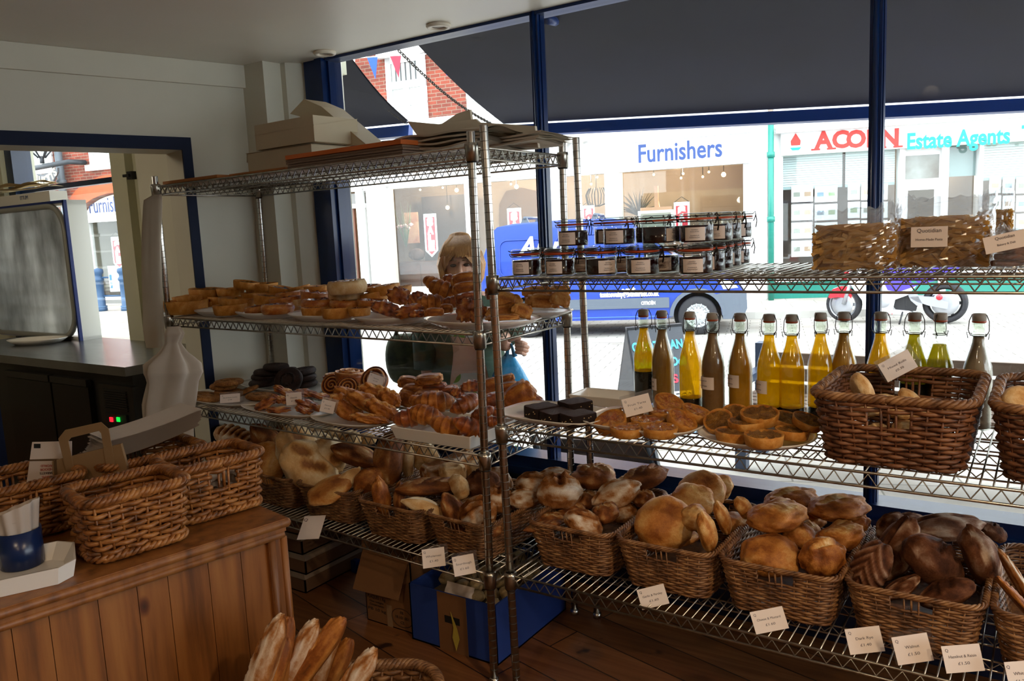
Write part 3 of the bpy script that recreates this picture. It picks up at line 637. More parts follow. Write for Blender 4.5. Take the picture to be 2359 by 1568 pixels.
w = MB(); z0, z1 = az(2122, 411), az(2122, 357); FA.box(w, ax(2086), ax(2163), z0, z1, -.03, -.02); bm_local(w, 'fanlight', mat('fanlight_glass', '#5c564c', .15, col2='#8a8f8a', scale=2), t)
w = MB(); z0, z1 = az(2122, 560), az(2122, 437); FA.box(w, ax(2093), ax(2153), z0, z1, -.03, -.02); bm_local(w, 'door_pane', mat('door_glass', '#4a453c', .15), t)
# property cards hanging in the agents' window
M_CARD = mat('property_card', '#e8ecec', .5); M_PH = [mat('photo_a', '#8b8f84', .6), mat('photo_b', '#a98f78', .6), mat('photo_c', '#7d94a6', .6), mat('photo_d', '#8aa37c', .6)]
rows = ['top row', 'second row', 'third row', 'bottom row']; grp = [('first bay', [(1823, 1873), (1877, 1929)], 2, 428, 4), ('middle bay', [(1953, 1981), (1984, 2011), (2014, 2045)], 1, 423, 3), ('last bay', [(2279, 2306), (2310, 2337), (2341, 2368)], 1, 408, 4)]
ci = 0
for bay, cols, nph, ytop, nr in grp:
    for r in range(nr):
        for c, (x0, x1) in enumerate(cols):
            y0 = ytop + r * 42; a, b, z0, z1 = FA.rect(x0, y0, x1, y0 + 37, -.14)
            o = thing('property_card', 'property details card, %s, %s of the estate agents %s' % (rows[r], ['first column', 'second column', 'third column'][c], bay), 'card', FA.w((a + b) / 2, z0, -.14), group='property cards in the agents window'); bpy.context.view_layer.update()
            w = MB(); FA.box(w, a, b, z0, z1, -.15, -.14); bm_local(w, 'sheet', M_CARD, o); w = MB()
            for k_ in range(nph):
                m_ = a + (b - a) * (k_ + .5) / nph; w = MB(); FA.box(w, m_ - .06, m_ + .06, z0 + (z1 - z0) * .34, z0 + (z1 - z0) * .62, -.14, -.136); bm_local(w, 'photo', M_PH[ci % 4], o); ci += 1
# ================================================================== THINGS IN THE STREET AND THE SHOWROOM
def upd(): bpy.context.view_layer.update()
def sale(pl, x0, x1, y0, y1, off, label):
    a, b, z0, z1 = pl.rect(x0, y0, x1, y1, off); w_ = b - a
    o = thing('sale_banner', label, 'banner', pl.w((a + b) / 2, z0, off), group='red and white SALE banners'); upd()
    m = MB(); pl.poly(m, [(a, z1), (a, z0 + w_ * .45), ((a + b) / 2, z0), (b, z0 + w_ * .45), (b, z1)], off - .012, off, px=False); bm_local(m, 'white_border', M_WHITE, o)
    e = w_ * .13; m = MB(); pl.poly(m, [(a + e, z1 - e * 1.8), (a + e, z0 + w_ * .5), ((a + b) / 2, z0 + e * 1.3), (b - e, z0 + w_ * .5), (b - e, z1 - e * 1.8)], off, off + .004, px=False); bm_local(m, 'red_panel', M_RED, o)
    h = (z1 - z0 - w_ * .7)
    for i, ch in enumerate('SALE'):
        text(ch, h * .31, M_WHITE, o, o.matrix_world.inverted() @ pl.M((a + b) / 2, z1 - w_ * .3 - h * (i + .5) / 4, off + .006), bold=.02, ext_w=w_ * .52)
    m = MB(); c = ((a + b) / 2, z1 + w_ * .33); m.tube([pl.w(a + .01, z1, off), pl.w(*c, off), pl.w(b - .01, z1, off)], .006, 4); bm_local(m, 'hanging_cord', M_BLACKPL, o)
sale(FP, 978, 1007, 492, 592, -.25, 'SALE banner hanging in the first showroom window behind the woman')
sale(FP, 1170, 1202, 479, 578, -.25, 'SALE banner hanging in the second showroom window behind the van')
sale(FP, 1343, 1371, 473, 568, -.25, 'SALE banner half hidden by the chrome posts and jars')
sale(FP, 1553, 1589, 465, 562, -.25, 'SALE banner in the showroom window under the Furnishers board')
sale(FP, 259, 285, 545, 622, -.45, 'SALE banner in the arched window seen through the kitchen')
def fpthing(name, label, cat, px, py, off, **k): a, z = FP.uv(px, py, off); o = thing(name, label, cat, FP.w(a, z, off), **k); upd(); return o, a, z
# bulbs
M_BULB = mat('lit_bulb', '#ffe2a8', .4, emit='#ffd690', es=9)
bl = [(1052, 438, -1.2), (1031, 478, -1.8), (1190, 430, -1.2), (968, 437, -1.6), (1020, 432, -1.6), (1177, 424, -1.6), (1506, 402, -1.2), (1574, 400, -1.2), (1569, 410, -1.5), (1619, 407, -1.5), (1633, 396, -1.2), (1667, 402, -.9), (1362, 424, -1.2), (1376, 408, -1.5)]
zcl = zF - .115
for i, (px, py, off) in enumerate(bl):
    o, a, z = fpthing('pendant_bulb', 'small lit bulb hanging from the showroom ceiling', 'light', px, py, off, group='showroom ceiling bulbs')
    big = px in (1052, 1190, 1667, 1031); r = .05 if big else .026
    bm_local(MB().lathe([(.001, z - r), (r * .7, z - r * .7), (r, z), (r * .7, z + r * .7), (r * .3, z + r)], 12, FP.w(a, 0, off)), 'bulb', M_BULB, o)
    bm_local(MB().tube([FP.w(a, z + r, off), FP.w(a, zcl, off)], .008, 4), 'flex', M_BLACKPL, o)
for px in (1000, 1180, 1350, 1560): lamp('showroom_lamp', FP.w(FP.uv(px, 430, -1.3)[0], 2.5, -1.3), 60, .1, col=(1, .82, .62))
lamp('office_lamp', FA.w(3, 2.4, -.8), 40, .1, col=(1, .9, .75))
# showroom furniture
def fpbox(name, label, cat, x0, y0, x1, y1, o0, o1, m, part='body'):
    a, b, z0, z1 = FP.rect(x0, y0, x1, y1, o1); o = thing(name, label, cat, FP.w((a + b) / 2, z0, o1)); upd(); q = MB(); FP.box(q, a, b, z0, z1, o0, o1); bm_local(q, part, m, o); return o, a, b, z0, z1
o, a, b, z0, z1 = fpbox('chest', 'dark wooden chest in the first showroom window', 'chest', 922, 602, 1075, 668, -1.2, -.6, M_DKWOOD)
for i in range(3): q = MB(); FP.box(q, a + (b - a) * (i + .04) / 3, a + (b - a) * (i + .96) / 3, z0 + .08, z1 - .08, -.6, -.585); bm_local(q, 'drawer_front', mat('chest_front', '#4a2c20', .5), o)
o, a, b, z0, z1 = fpbox('framed_picture', 'red and tan picture hanging behind the showroom flowers', 'picture', 932, 489, 963, 560, -1.95, -1.9, mat('pic_paint', '#a5624a', .6, col2='#d8b995', scale=2.6), 'canvas')
o, a, b, z0, z1 = fpbox('framed_picture', 'white framed picture on the easel beside the spiky plant', 'picture', 1470, 484, 1552, 540, -.75, -.7, M_SHOPW, 'frame')
q = MB(); FP.box(q, a + .06, b - .06, z0 + .06, z1 - .06, -.7, -.69); bm_local(q, 'canvas', mat('canvas_grey', '#9b9c8d', .6), o)
o, a, z = fpthing('easel', 'wooden easel carrying a white framed picture in the showroom', 'easel', 1515, 560, -.85); q = MB(); zt2 = FP.uv(1515, 428, -.85)[1]
FP.box(q, a - .04, a + .04, ZFP + .062, zt2, -.86, -.8); FP.box(q, a - .34, a + .34, FP.uv(1515, 484, -.85)[1], FP.uv(1515, 480, -.85)[1] + .03, -.8, -.76); bm_local(q, 'mast', mat('easel_wood', '#c59a78', .5), o)
for dx in (-.35, .35): q = MB(); q.tube([FP.w(a, zt2 - .3, -.9), FP.w(a + dx, ZFP + .1, -1.0)], .03, 6); bm_local(q, 'leg', mat('easel_wood', '#c59a78', .5), o)
def spiky(px, py, off, n, L, label, m, pot, seed, name='potted_plant', zb0_=None, up=.75):
    o, a, z = fpthing(name, label, 'plant', px, py, off); R = random.Random(seed); q = MB(); c = FP.w(a, z, off)
    for i in range(n):
        t_ = R.uniform(0, 2 * pi); e = R.uniform(.1, up * 2); d = V((cos(t_) * cos(e), sin(t_) * cos(e), sin(e))) * L * R.uniform(.7, 1.1)
        q.tube([c, c + d * .6 + V((0, 0, .02)), c + d - V((0, 0, .05 * L))], [.012, .014, .002], 4)
    bm_local(q, 'foliage', m, o); q = MB(); q.lathe([(.1, ZFP + .062), (.16, z - .3 if z - .3 > ZFP + .2 else ZFP + .2), (.12, z)], 14, (c.x, c.y, 0)); bm_local(q, pot, mat('pot_pale', '#8f8a80', .5), o); return o
spiky(1472, 497, -1.75, 46, .62, 'dark spiky palm plant in the showroom under the Furnishers board', mat('palm_dark', '#4a4136', .6), 'pot', 3)
o, a, z = fpthing('vase', 'glass vase of flowers and long leaves in the first showroom window', 'vase', 938, 598, -.9); c = FP.w(a, 0, -.9)
bm_local(MB().lathe([(.06, z), (.05, z + .1), (.06, z + .45), (.09, z + .55)], 14, c, caps=False), 'glass', M_GLASS, o); R = random.Random(4)
q = MB(); heads = MB()
for i in range(16):
    t_ = R.uniform(0, 6.28); d = V((cos(t_) * R.uniform(.1, .4), sin(t_) * .2, R.uniform(.6, 1.15))); q.tube([c + V((0, 0, z + .3)), c + V((0, 0, z + .3)) + d], [.012, .003], 4)
bm_local(q, 'leaves', mat('flower_leaf', '#4f6b44', .6), o)
for i in range(6):
    p = c + V((R.uniform(-.25, .25), R.uniform(-.1, .1), z + R.uniform(.75, 1.0))); bm_local(MB().lathe([(.001, -.05), (.07, 0), (.001, .05)], 8, p), 'blossom', mat('blossom', '#e6cfcf', .6, col2='#d58f98', scale=9), o)
o, a, z = fpthing('sculpture', 'brown carved sculpture on the showroom chest', 'sculpture', 961, 599, -.75); q = MB()
q.grid(lambda u, v_: FP.w(a, z + .14, -.75) + V((cos(2 * pi * v_) * sin(pi * u) * .2 * (1 + .3 * sin(4 * pi * v_)), sin(2 * pi * v_) * sin(pi * u) * .1, -cos(pi * u) * .15)), 8, 12, cv=True); bm_local(q, 'carving', M_DKWOOD, o)
o, a, z = fpthing('chandelier', 'black wire chandelier hanging in the showroom window', 'chandelier', 1374, 454, -1.0); c = FP.w(a, 0, -1.0); q = MB()
for i in range(10):
    t_ = 2 * pi * i / 10; q.tube([c + V((cos(t_) * r, sin(t_) * r, z + dz)) for r, dz in ((.16, .2), (.24, .05), (.2, -.15), (.05, -.2))], .012, 4)
bm_local(q, 'wire_cage', M_BLACKPL, o); bm_local(MB().tube([c + V((0, 0, z + .15)), c + V((0, 0, zcl))], .008, 4), 'flex', M_BLACKPL, o)
for i in range(5):
    a, b, z0, z1 = FP.rect(224, 610 + i * 14, 272, 620 + i * 14, -.9); zz = zb_ + .02 + (4 - i) * .1
    o = thing('folded_throw', 'folded grey and brown throw, %s in the pile in the arched window' % ['topmost', 'second from the top', 'middle', 'second from the bottom', 'lowest'][i], 'textile', FP.w((a + b) / 2, zz, -.9), group='folded throws in the arched window'); upd(); q = MB(); FP.box(q, a, b, zz, zz + .085, -1.2, -.6); bm_local(q, 'folds', mat('throw_%d' % (i % 3), ['#8b8378', '#5c4a3c', '#a9a193'][i % 3], .9), o)
# ---- hanging sign and lantern
o, a, z = fpthing('hanging_sign', 'dark hanging shop sign with cream lettering on an iron bracket', 'sign', 103, 410, .5); a0, b0, z0, z1 = FP.rect(67, 388, 137, 430, .5); m_ = (a0 + b0) / 2; w_ = b0 - a0
q = MB(); FP.poly(q, [(a0, z1 - .05), (a0 + w_ * .2, z1 - .12), (a0 + w_ * .5, z1 - .16), (a0 + w_ * .8, z1 - .12), (b0, z1 - .02), (b0 - .02, z0 + .35), (b0 - w_ * .25, z0 + .05), (m_, z0 - .02), (a0 + w_ * .25, z0 + .08), (a0 + .04, z0 + .4)], .47, .53, px=False); bm_local(q, 'board', mat('sign_grey', '#55585c', .6), o)
M_SL = mat('sign_cream', '#d9c7a0', .6)
for i, ch in enumerate('PHILPOTTS'):
    u = (i - 4) / 4; text(ch, .3, M_SL, o, o.matrix_world.inverted() @ FP.M(m_ + u * w_ * .4, z1 - .34 + .2 * abs(u) ** 2, .535) @ Matrix.Rotation(u * .45, 4, 'Z'), bold=.01)
text('THE', .22, M_SL, o, o.matrix_world.inverted() @ FP.M(m_, z1 - .55, .535), bold=.008); 
for i, ch in enumerate('FURNISHERS'):
    u = (i - 4.5) / 4.5; text(ch, .2, M_SL, o, o.matrix_world.inverted() @ FP.M(m_ + u * w_ * .33, z1 - .8 + .14 * abs(u) ** 2, .535) @ Matrix.Rotation(u * .4, 4, 'Z'), bold=.008)
q = MB(); a1, zz = FP.uv(147, 378, .5); q.tube([FP.w(a0 - .3, zz - .05, .5), FP.w(a1 + .2, zz + .05, .5), FP.w(a1 + .3, zz + .05, .05)], .07, 8); q.tube([FP.w(m_ - .4, z1 - .05, .5), FP.w(m_ - .4, zz, .5)], .02, 5); q.tube([FP.w(m_ + .4, z1 - .05, .5), FP.w(m_ + .4, zz, .5)], .02, 5); bm_local(q, 'bracket', mat('iron_dark', '#2c3136', .5), o)
o, a, z = fpthing('lantern', 'black iron street lantern above the hanging sign', 'lantern', 97, 372, .5); c = FP.w(a, 0, .5); q = MB()
for i in range(6):
    t_ = 2 * pi * i / 6; q.tube([c + V((cos(t_) * r, sin(t_) * r, z + dz)) for r, dz in ((.08, .1), (.3, .35), (.24, .9), (.06, 1.1))], .025, 5)
q.tube([c + V((0, 0, z - .05)), c + V((0, 0, z + .15))], .06, 8); bm_local(q, 'cage', mat('iron_dark', '#2c3136', .5), o)
# ---- bollards with a plate between
pb = []
for px, py, lab in ((236, 716, 'blue bollard nearer the grey drainpipe, holding the parking plate'), (292, 715, 'blue bollard beyond the parking plate, below the SALE banner')):
    p = onz(px, py, ZFP); pb.append(p); o = thing('bollard', lab, 'bollard', p, group='blue bollards'); MBt = MB().lathe([(.13, 0), (.13, .08), (.1, .1), (.1, .75), (.125, .78), (.125, .82), (.09, .86), (.09, .92), (.13, .98), (.12, 1.06), (.001, 1.1)], 16); MBt.build('post', mat('bollard_blue', '#274a6c', .5), o)
    MB().lathe([(.132, .1), (.132, .13)], 16, caps=False).build('band', mat('bollard_band', '#46688a', .5), o); MB().lathe([(.102, .3), (.104, .31), (.104, .33), (.102, .34)], 16, caps=False).build('band', mat('bollard_band', '#46688a', .5), o)
o = thing('parking_sign', 'pale parking plate on rails between two blue bollards', 'sign', (pb[0] + pb[1]) / 2 + V((0, 0, .3))); upd(); d = (pb[1] - pb[0]); q = MB()
for z in (.38, .85): q.tube([pb[0] + V((0, 0, z)), pb[1] + V((0, 0, z))], .025, 6)
bm_local(q, 'rail', mat('bollard_blue', '#274a6c', .5), o); bp = Plane(pb[0], d.normalized()); L = d.length; q = MB(); bp.box(q, L * .48, L * .9, .33, .98, .03, .05); bm_local(q, 'plate', mat('plate_grey', '#b9c2c8', .5), o)
for i in range(2): q = MB(); bp.box(q, L * .52, L * .6, .42 + i * .2, .56 + i * .2, .05, .056); bm_local(q, 'symbol', mat('symbol_blue', '#2f6fb0', .5), o)
text('P', .12, M_WHITE, o, o.matrix_world.inverted() @ bp.M(L * .56, .49, .058))
# ---- bunting strung along the brick front opposite
o = thing('bunting', 'string of red, white and blue pennants across the brick front opposite', 'bunting', FP.w(FP.uv(900, 128, .3)[0], FP.uv(900, 128, .3)[1], .3)); upd(); bp_ = lambda px, py: FP.w(*FP.uv(px, py, .3), .3)
e0, e1 = bp_(650, 143), bp_(1250, 109)
bm_local(MB().tube([e0 - FP.n * .32, e0, e1, e1 - FP.n * .32], .012, 5), 'string', M_WHITE, o); pw = depth(e0.lerp(e1, .4)) / F_PX
for x, c in ((735, '#f0f0ee'), (772, '#d8242c'), (824, '#f0f0ee'), (878, '#2048a8'), (933, '#d8283c'), (988, '#f0f0ee'), (1042, '#2048a8'), (1096, '#d8283c'), (1150, '#f0f0ee')):
    p = e0.lerp(e1, (x - 650) / 600); d = (e1 - e0).normalized(); q = MB(); q.prism([p - d * 14.5 * pw, p + d * 14.5 * pw, p + d * 5 * pw + V((0, 0, -49 * pw))], FP.n * .008); bm_local(q, 'pennant', mat('pennant' + c, c, .8), o)
# ---- awnings
M_CANV = mat('navy_canvas', '#20243a', .9, col2='#1b1e30', scale=3); M_ABAR = mat('awning_bar_blue', '#123c86', .35)
bl_ = onz(1160, 285, 2.1); br_ = ony(2359, 221, 5.0); dd = (br_ - bl_).normalized(); br_ = br_ + dd * 2.6
e1_ = onpl(958, 93, bl_, V((.97, .23, 0)).normalized())
ed = (e1_ - bl_); tl_ = bl_ + ed * ((2.98 - bl_.y) / ed.y); tr_ = V((2.8, 2.98, tl_.z + .05))
def awning(label, bl, br, tl, tr, pole=True, valance=0):
    o = thing('awning', label, 'awning', (bl + br) / 2); upd(); n = (br - bl).cross(tl - bl).normalized() * .012; q = MB()
    q.grid(lambda u, v_: (bl.lerp(br, u)).lerp(tl.lerp(tr, u), v_) + V((0, 0, -.03 * sin(pi * v_))), 12, 8); q.grid(lambda u, v_: (bl.lerp(br, u)).lerp(tl.lerp(tr, u), v_) + V((0, 0, .012 - .03 * sin(pi * v_))), 12, 8, flip=True); bm_local(q, 'canopy', M_CANV, o)
    d = (br - bl).normalized(); s_ = V((d.y, -d.x, 0)); q = MB(); q.prism([bl + V((0, 0, -.01)), bl + V((0, 0, -.075)) + s_ * .02, bl + V((0, 0, -.08)) - s_ * .04, bl + V((0, 0, -.01)) - s_ * .05], br - bl); bm_local(q, 'front_bar', M_ABAR, o)
    if valance: q = MB(); q.prism([bl + V((0, 0, -.09)), bl + V((0, 0, -.09 - valance)), bl + V((0, 0, -.09 - valance)) - s_ * .01, bl + V((0, 0, -.09)) - s_ * .01], br - bl); bm_local(q, 'valance', M_CANV, o)
    return o
aw1 = awning('wide navy canvas awning over the shop window seen from below', bl_, br_, tl_, tr_)
q = MB(); p0 = ony(1262, 45, 2.95); q.tube([p0, ony(1290, 52, 3.5)], .02, 8); bm_local(q, 'folding_arm', M_ABAR, aw1)
b2r = onz(942, 283, 2.1); b2l = onz(800, 297, 2.1); b2l = b2r + (b2l - b2r) * 1.6; t2r = ony(795, 118, 3.0); t2l = V((t2r.x - 1.1, 3.0, t2r.z))
awning('neighbouring dark awning beyond the blue window jamb', b2l, b2r, t2l, t2r, valance=.16)
def chain(label, a, b):
    o = thing('awning_chain', label, 'chain', (a + b) / 2); upd(); L = (b - a).length; n = int(L / .021); d = (b - a).normalized(); x, y = basis(d); q = MB()
    for i in range(n):
        c = a + (b - a) * ((i + .5) / n) + V((0, 0, -.05 * sin(pi * (i + .5) / n))); e = x if i % 2 else y; q.tube([c + d * (.0145 * cos(t_)) + e * (.0075 * sin(t_)) for t_ in [2 * pi * k / 8 for k in range(8)]], .0028, 4, True)
    bm_local(q, 'chain_link', mat('chain_iron', '#4a443e', .5, .6), o)
chain('iron chain stretched below the edge of the wide navy awning', ony(885, 82, 3.02), bl_ + V((-.03, -.02, -.02)))
chain('iron chain along the edge of the neighbouring dark awning', ony(780, 105, 3.06), b2r + V((-.02, 0, .0)))
M_CANV2 = M_CANV; struct(MB().prism([(3.36, .3, 2.5), (3.36, 3.0, 2.5), (5.0, 3.0, 2.12), (5.0, .3, 2.12)], (0, 0, .02)).build('added_sky_blocker', M_CANV2))     # unseen canopy added to keep direct sky light off the added glazing
# ---- A-board and bench on the pavement
M_AB = mat('black_board', '#2c3038', .5); M_ABF = mat('board_face', '#3a3f47', .5)
ft = ony(1442, 752, 6.0); 
o = thing('pavement_sign', 'black A-shaped pavement sign with coloured chalk lettering outside the window', 'sign', (ft.x, ft.y, ZP)); upd()
T1, T2 = ony(1442, 754, 5.6), ony(1556, 737, 5.9); hT = T1.z - ZP
fx = (T2 - T1); fx.z = 0; fx.normalize(); fn = V((fx.y, -fx.x, 0))
pf = lambda s_, z, f: V((T1.x, T1.y, ZP)) + fx * s_ + V((0, 0, z)) + fn * (f * .34 * (1 - z / hT))
wS = .46
# two leaning panels that share the ridge
LL = V((-.26, .0, 0))
for sgn, nm in ((1, 'front_panel'), (-1, 'back_panel')):
    q = MB(); A = [pf(0, 0, sgn), pf(wS, 0, sgn), pf(wS, hT, sgn), pf(0, hT, sgn)]; q.prism(A, fn * (-.02 * sgn)); bm_local(q, nm, M_ABF if sgn > 0 else M_AB, o)
q = MB(); q.prism([pf(0, 0, 1), pf(0, 0, -1), pf(0, hT, -1) , pf(0, hT, 1)], fx * .012); bm_local(q, 'side_panel', M_AB, o)
nz = (pf(0, hT, 1) - pf(0, 0, 1)).normalized(); nn = fx.cross(nz)
for i, (tx, c, sz) in enumerate((('QUOTIDIAN', '#52b8d8', .1), ('Bakery & Deli', '#52b8d8', .095), ('TEAS', '#c83a50', .09), ('COFFEES', '#d6d6d6', .09), ('&', '#d6d6d6', .09), ('DRINKS', '#8fb4d8', .09))):
    p = pf(wS / 2, 0, 1) + nz * (hT - .1 - i * .135) + nn * .004; text(tx, sz, mat('chalk' + c, c, .7), o, o.matrix_world.inverted() @ frame(p, fx, nz, nn), bold=.004, ext_w=min(.42, .06 * len(tx)))
def board2():
    o = thing('display_board', 'brown board in a black frame leaning outside below the window', 'board', onz(1380, 1090, ZP)); upd(); y0 = 3.12; tp = 2.97
    a, b, c, d = ony(1262, 1110, tp), ony(1538, 1190, tp), ony(1498, 1020, y0), ony(1232, 1008, y0)
    q = MB(); q.prism([a, b, c, d], (0, .02, 0)); bm_local(q, 'panel', mat('brown_board', '#6a5544', .7, col2='#5c4939', scale=3), o)
    for p, r in ((a, d), (b, c)):
        e = (r - p); q = MB(); q.tube([p - e * .35, p + e * 1.35], .022, 4); bm_local(q, 'leg', M_AB, o)
    a, b = ony(1590, 1092, 3.5), ony(1545, 1000, 3.5)
board2()
def bench():
    yb = 5.3; zt = ony(1900, 812, yb).z; xL = ony(1735, 880, yb).x; xR = xL + 2.0
    o = thing('bench', 'brown slatted street bench with dark blue ends outside the window', 'bench', ((xL + xR) / 2, yb, ZP)); upd()
    M_SL_ = mat('bench_slat', '#6e5b4c', .7, col2='#5d4b3e', scale=6, stretch=(1, 8, 8)); M_BE = mat('bench_end', '#1f3550', .4)
    for i, (z, y) in enumerate(((zt - .03, yb + .1), (zt - .13, yb + .07), (zt - .23, yb + .04))): bm_local(MB().bx(xL, xR, y, y + .03, z - .08, z), 'slat', M_SL_, o)
    for i in range(4): bm_local(MB().bx(xL, xR, yb - .36 + i * .1, yb - .28 + i * .1, .26, .29), 'slat', M_SL_, o)
    for x in (xL + .04, xR - .04):
        q = MB(); q.bx(x - .035, x + .035, yb + .03, yb + .13, ZP, zt + .04); q.bx(x - .035, x + .035, yb - .4, yb - .33, ZP, .42); q.bx(x - .035, x + .035, yb - .4, yb + .1, .4, .45); q.bx(x - .035, x + .035, yb - .36, yb + .05, .18, .26); bm_local(q, 'bench_end', M_BE, o)
        for k in range(3): bm_local(MB().lathe([(.001, -.004), (.012, -.004), (.012, 0), (.001, .001)], 10, (x, yb + .025, zt - .07 - k * .1), Euler((RAD(90), 0, 0)).to_matrix()), 'bolt', M_POST, o)
bench()
# ================================================================== VAN
wr, wf_ = onz(1217, 778, ZR_), onz(1608, 771, ZR_)
VP = Plane(wr, wf_ - wr); WB = (wf_ - wr).length; VP.n = V((VP.u.y, -VP.u.x, 0))
M_VAN = mat('van_blue', '#173d9c', .3, spec=.6, coat=.5); M_VGREY = mat('van_grey_plastic', '#59626e', .5); M_TYRE = mat('tyre_rubber', '#26262a', .8); M_HUB = mat('hub_silver', '#b9bcbf', .35, .5); M_WELL = mat('wheel_well', '#0c0c0d', .8); M_VGL = mat('van_glass', '#161a1e', .05); M_CHR = mat('bright_chrome', '#cfd2d4', .15, 1)
van = thing('van', 'blue delivery van with white lettering and grey bumpers parked across the street', 'van', VP.w(WB / 2, ZR_)); upd()
vb = lambda mb, n, m, p=None, **k: (lambda o: o)(mb.build(n, m, p or van, M=van.matrix_world.inverted(), **k))
z0 = ZR_; sc = WB / 2.69
prof = [(-.68, .36), (-.74, .62), (-.76, .95), (-.72, 1.25), (-.56, 1.7), (-.46, 1.8), (-.2, 1.845), (.6, 1.87), (1.4, 1.855), (1.68, 1.8), (2.32, 1.24), (2.5, 1.15), (3.0, 1.02), (3.27, .88), (3.36, .72), (3.38, .5), (3.3, .3)]
def arch_pts(cx, r): return [(cx + r * cos(a), .3 + r * sin(a)) for a in [pi * i / 10 for i in range(11)]]
bottom = arch_pts(2.69, .37) + [(2.2, .26), (.5, .26)] + arch_pts(0, .37)
full = [(x * sc, z * sc) for x, z in prof + bottom]
WV = 1.68 * sc
def inset(z): return 0 if z < .95 * sc else .13 * ((z / sc - .95) / .9) ** 1.3
b = MB(); n = len(full)
near = [VP.w(x, z0 + z, -inset(z)) for x, z in full]; far = [VP.w(x, z0 + z, -WV + inset(z)) for x, z in full]
b.add(near + far, [tuple(range(n)), tuple(range(2 * n - 1, n - 1, -1))] + [(i, n + i, n + (i + 1) % n, (i + 1) % n) for i in range(n)])
vb(b, 'body', M_VAN)
def vpoly(name, pts, o0, o1, m, parent=None): q = MB(); VP.poly(q, [(x * sc, z0 + z * sc) for x, z in pts], o0, o1, m=0, px=False); return vb(q, name, m, parent)
vpoly('rub_strip', [(.4, .44), (2.26, .44), (2.26, .6), (.4, .6)], 0, .02, M_VGREY)
vpoly('sill_line', [(.4, .3), (2.26, .3), (2.26, .315), (.4, .315)], 0, .008, mat('van_light_blue', '#4b74d0', .3))
vpoly('door_gap', [(.37, .3), (.385, .3), (.385, 1.7), (.37, 1.7)], 0, .003, M_WELL); vpoly('door_gap', [(1.83, .3), (1.845, .3), (1.845, 1.2), (1.83, 1.2)], 0, .003, M_WELL)
f = MB(); pts = [(2.95, .62), (3.2, .68), (3.42, .66), (3.43, .4), (3.36, .24), (3.07, .24), (3.06, .42)]
f.prism([VP.w(x * sc, z0 + z * sc, .015) for x, z in pts], VP.n * -(WV + .03)); vb(f, 'front_bumper', M_VGREY)
f = MB(); pts = [(-.38, .62), (-.72, .66), (-.79, .6), (-.78, .4), (-.7, .26), (-.4, .26), (-.37, .4)]; f.prism([VP.w(x * sc, z0 + z * sc, .015) for x, z in pts], VP.n * -(WV + .03)); vb(f, 'rear_bumper', M_VGREY)
vpoly('wheel_arch_trim', [(2.69 + r * cos(a), .3 + r * sin(a)) for r, seq in ((.43, range(13)), (.37, range(12, -1, -1))) for a in [pi * i / 12 for i in seq]], 0, .018, M_VGREY)
vpoly('headlamp', [(3.0, .86), (3.2, .84), (3.3, .72), (3.08, .7)], -.02, .012, mat('headlamp_glass', '#dfe6ec', .1))
# recessed side panel outline, windscreen and cab window
q = MB(); rr = rrect(-.42, .3, 1.0, 1.58, .12); q.tube([VP.w(x * sc, z0 + z * sc, -inset(z * sc) + .004) for x, z in rr], .01, 6, True); vb(q, 'panel_rib', mat('van_blue_dark', '#163a92', .3))
q = MB(); rr = rrect(.5, 1.75, 1.05, 1.62, .12); q.tube([VP.w(x * sc, z0 + z * sc, -inset(z * sc) + .004) for x, z in rr], .01, 6, True); vb(q, 'panel_rib', mat('van_blue_dark', '#163a92', .3))
q = MB(); q.add([VP.w(x * sc, z0 + z * sc, -inset(z * sc) + .006) for x, z in ((1.9, 1.12), (2.3, 1.14), (1.9, 1.62), (1.86, 1.62))], [(0, 1, 2, 3)]); vb(q, 'cab_window', M_VGL)
q = MB(); a, c = prof[9], prof[10]; q.add([VP.w(a[0] * sc + .02, z0 + a[1] * sc - .01, -.16), VP.w(a[0] * sc + .02, z0 + a[1] * sc - .01, -WV + .16), VP.w(c[0] * sc + .01, z0 + c[1] * sc + .02, -WV + .08), VP.w(c[0] * sc + .01, z0 + c[1] * sc + .02, -.08)], [(0, 1, 2, 3)]); vb(q, 'windscreen', M_VGL)
def vwheel(cx, off, near_):
    c = VP.w(cx, z0 + .3 * sc, off); R = frame((0, 0, 0), VP.u, (0, 0, 1), VP.n).to_3x3(); r = .3 * sc; q = MB()
    q.lathe([(r * .62, -.09), (r * .93, -.09), (r, -.06), (r, .06), (r * .93, .09), (r * .62, .09)], 32, c, R, caps=False); q.lathe([(.001, -.06), (r * .64, -.06)], 20, c, R)
    w_ = vb(q, 'wheel', M_TYRE)
    if near_:
        q = MB(); q.lathe([(r * .62, .07), (r * .66, .085), (r * .6, .088), (r * .5, .075)], 32, c, R, caps=False); q.lathe([(.001, .085), (r * .38, .085), (r * .42, .078), (r * .62, .05)], 32, c, R, caps=False)
        for k in range(15):
            a = 2 * pi * k / 15; d = VP.u * cos(a) + V((0, 0, 1)) * sin(a); q.tube([c + d * r * .38 + VP.n * .082, c + d * r * .64 + VP.n * .082], .014, 4)
        for k in range(5): a = 2 * pi * k / 5 + .3; q.lathe([(.001, .092), (.014, .09), (.014, .084)], 8, c + (VP.u * cos(a) + V((0, 0, 1)) * sin(a)) * r * .2, R)
        vb(q, 'hubcap', M_HUB, w_) if False else vb(q, 'hubcap', M_HUB)
    q = MB(); q.lathe([(.001, -.1), (r * 1.22, -.1), (r * 1.22, -.12), (.001, -.12)], 24, c, R); vb(q, 'wheel_well', M_WELL)
for cx in (0, WB): vwheel(cx, -.09, True); vwheel(cx, -WV + .09, False)
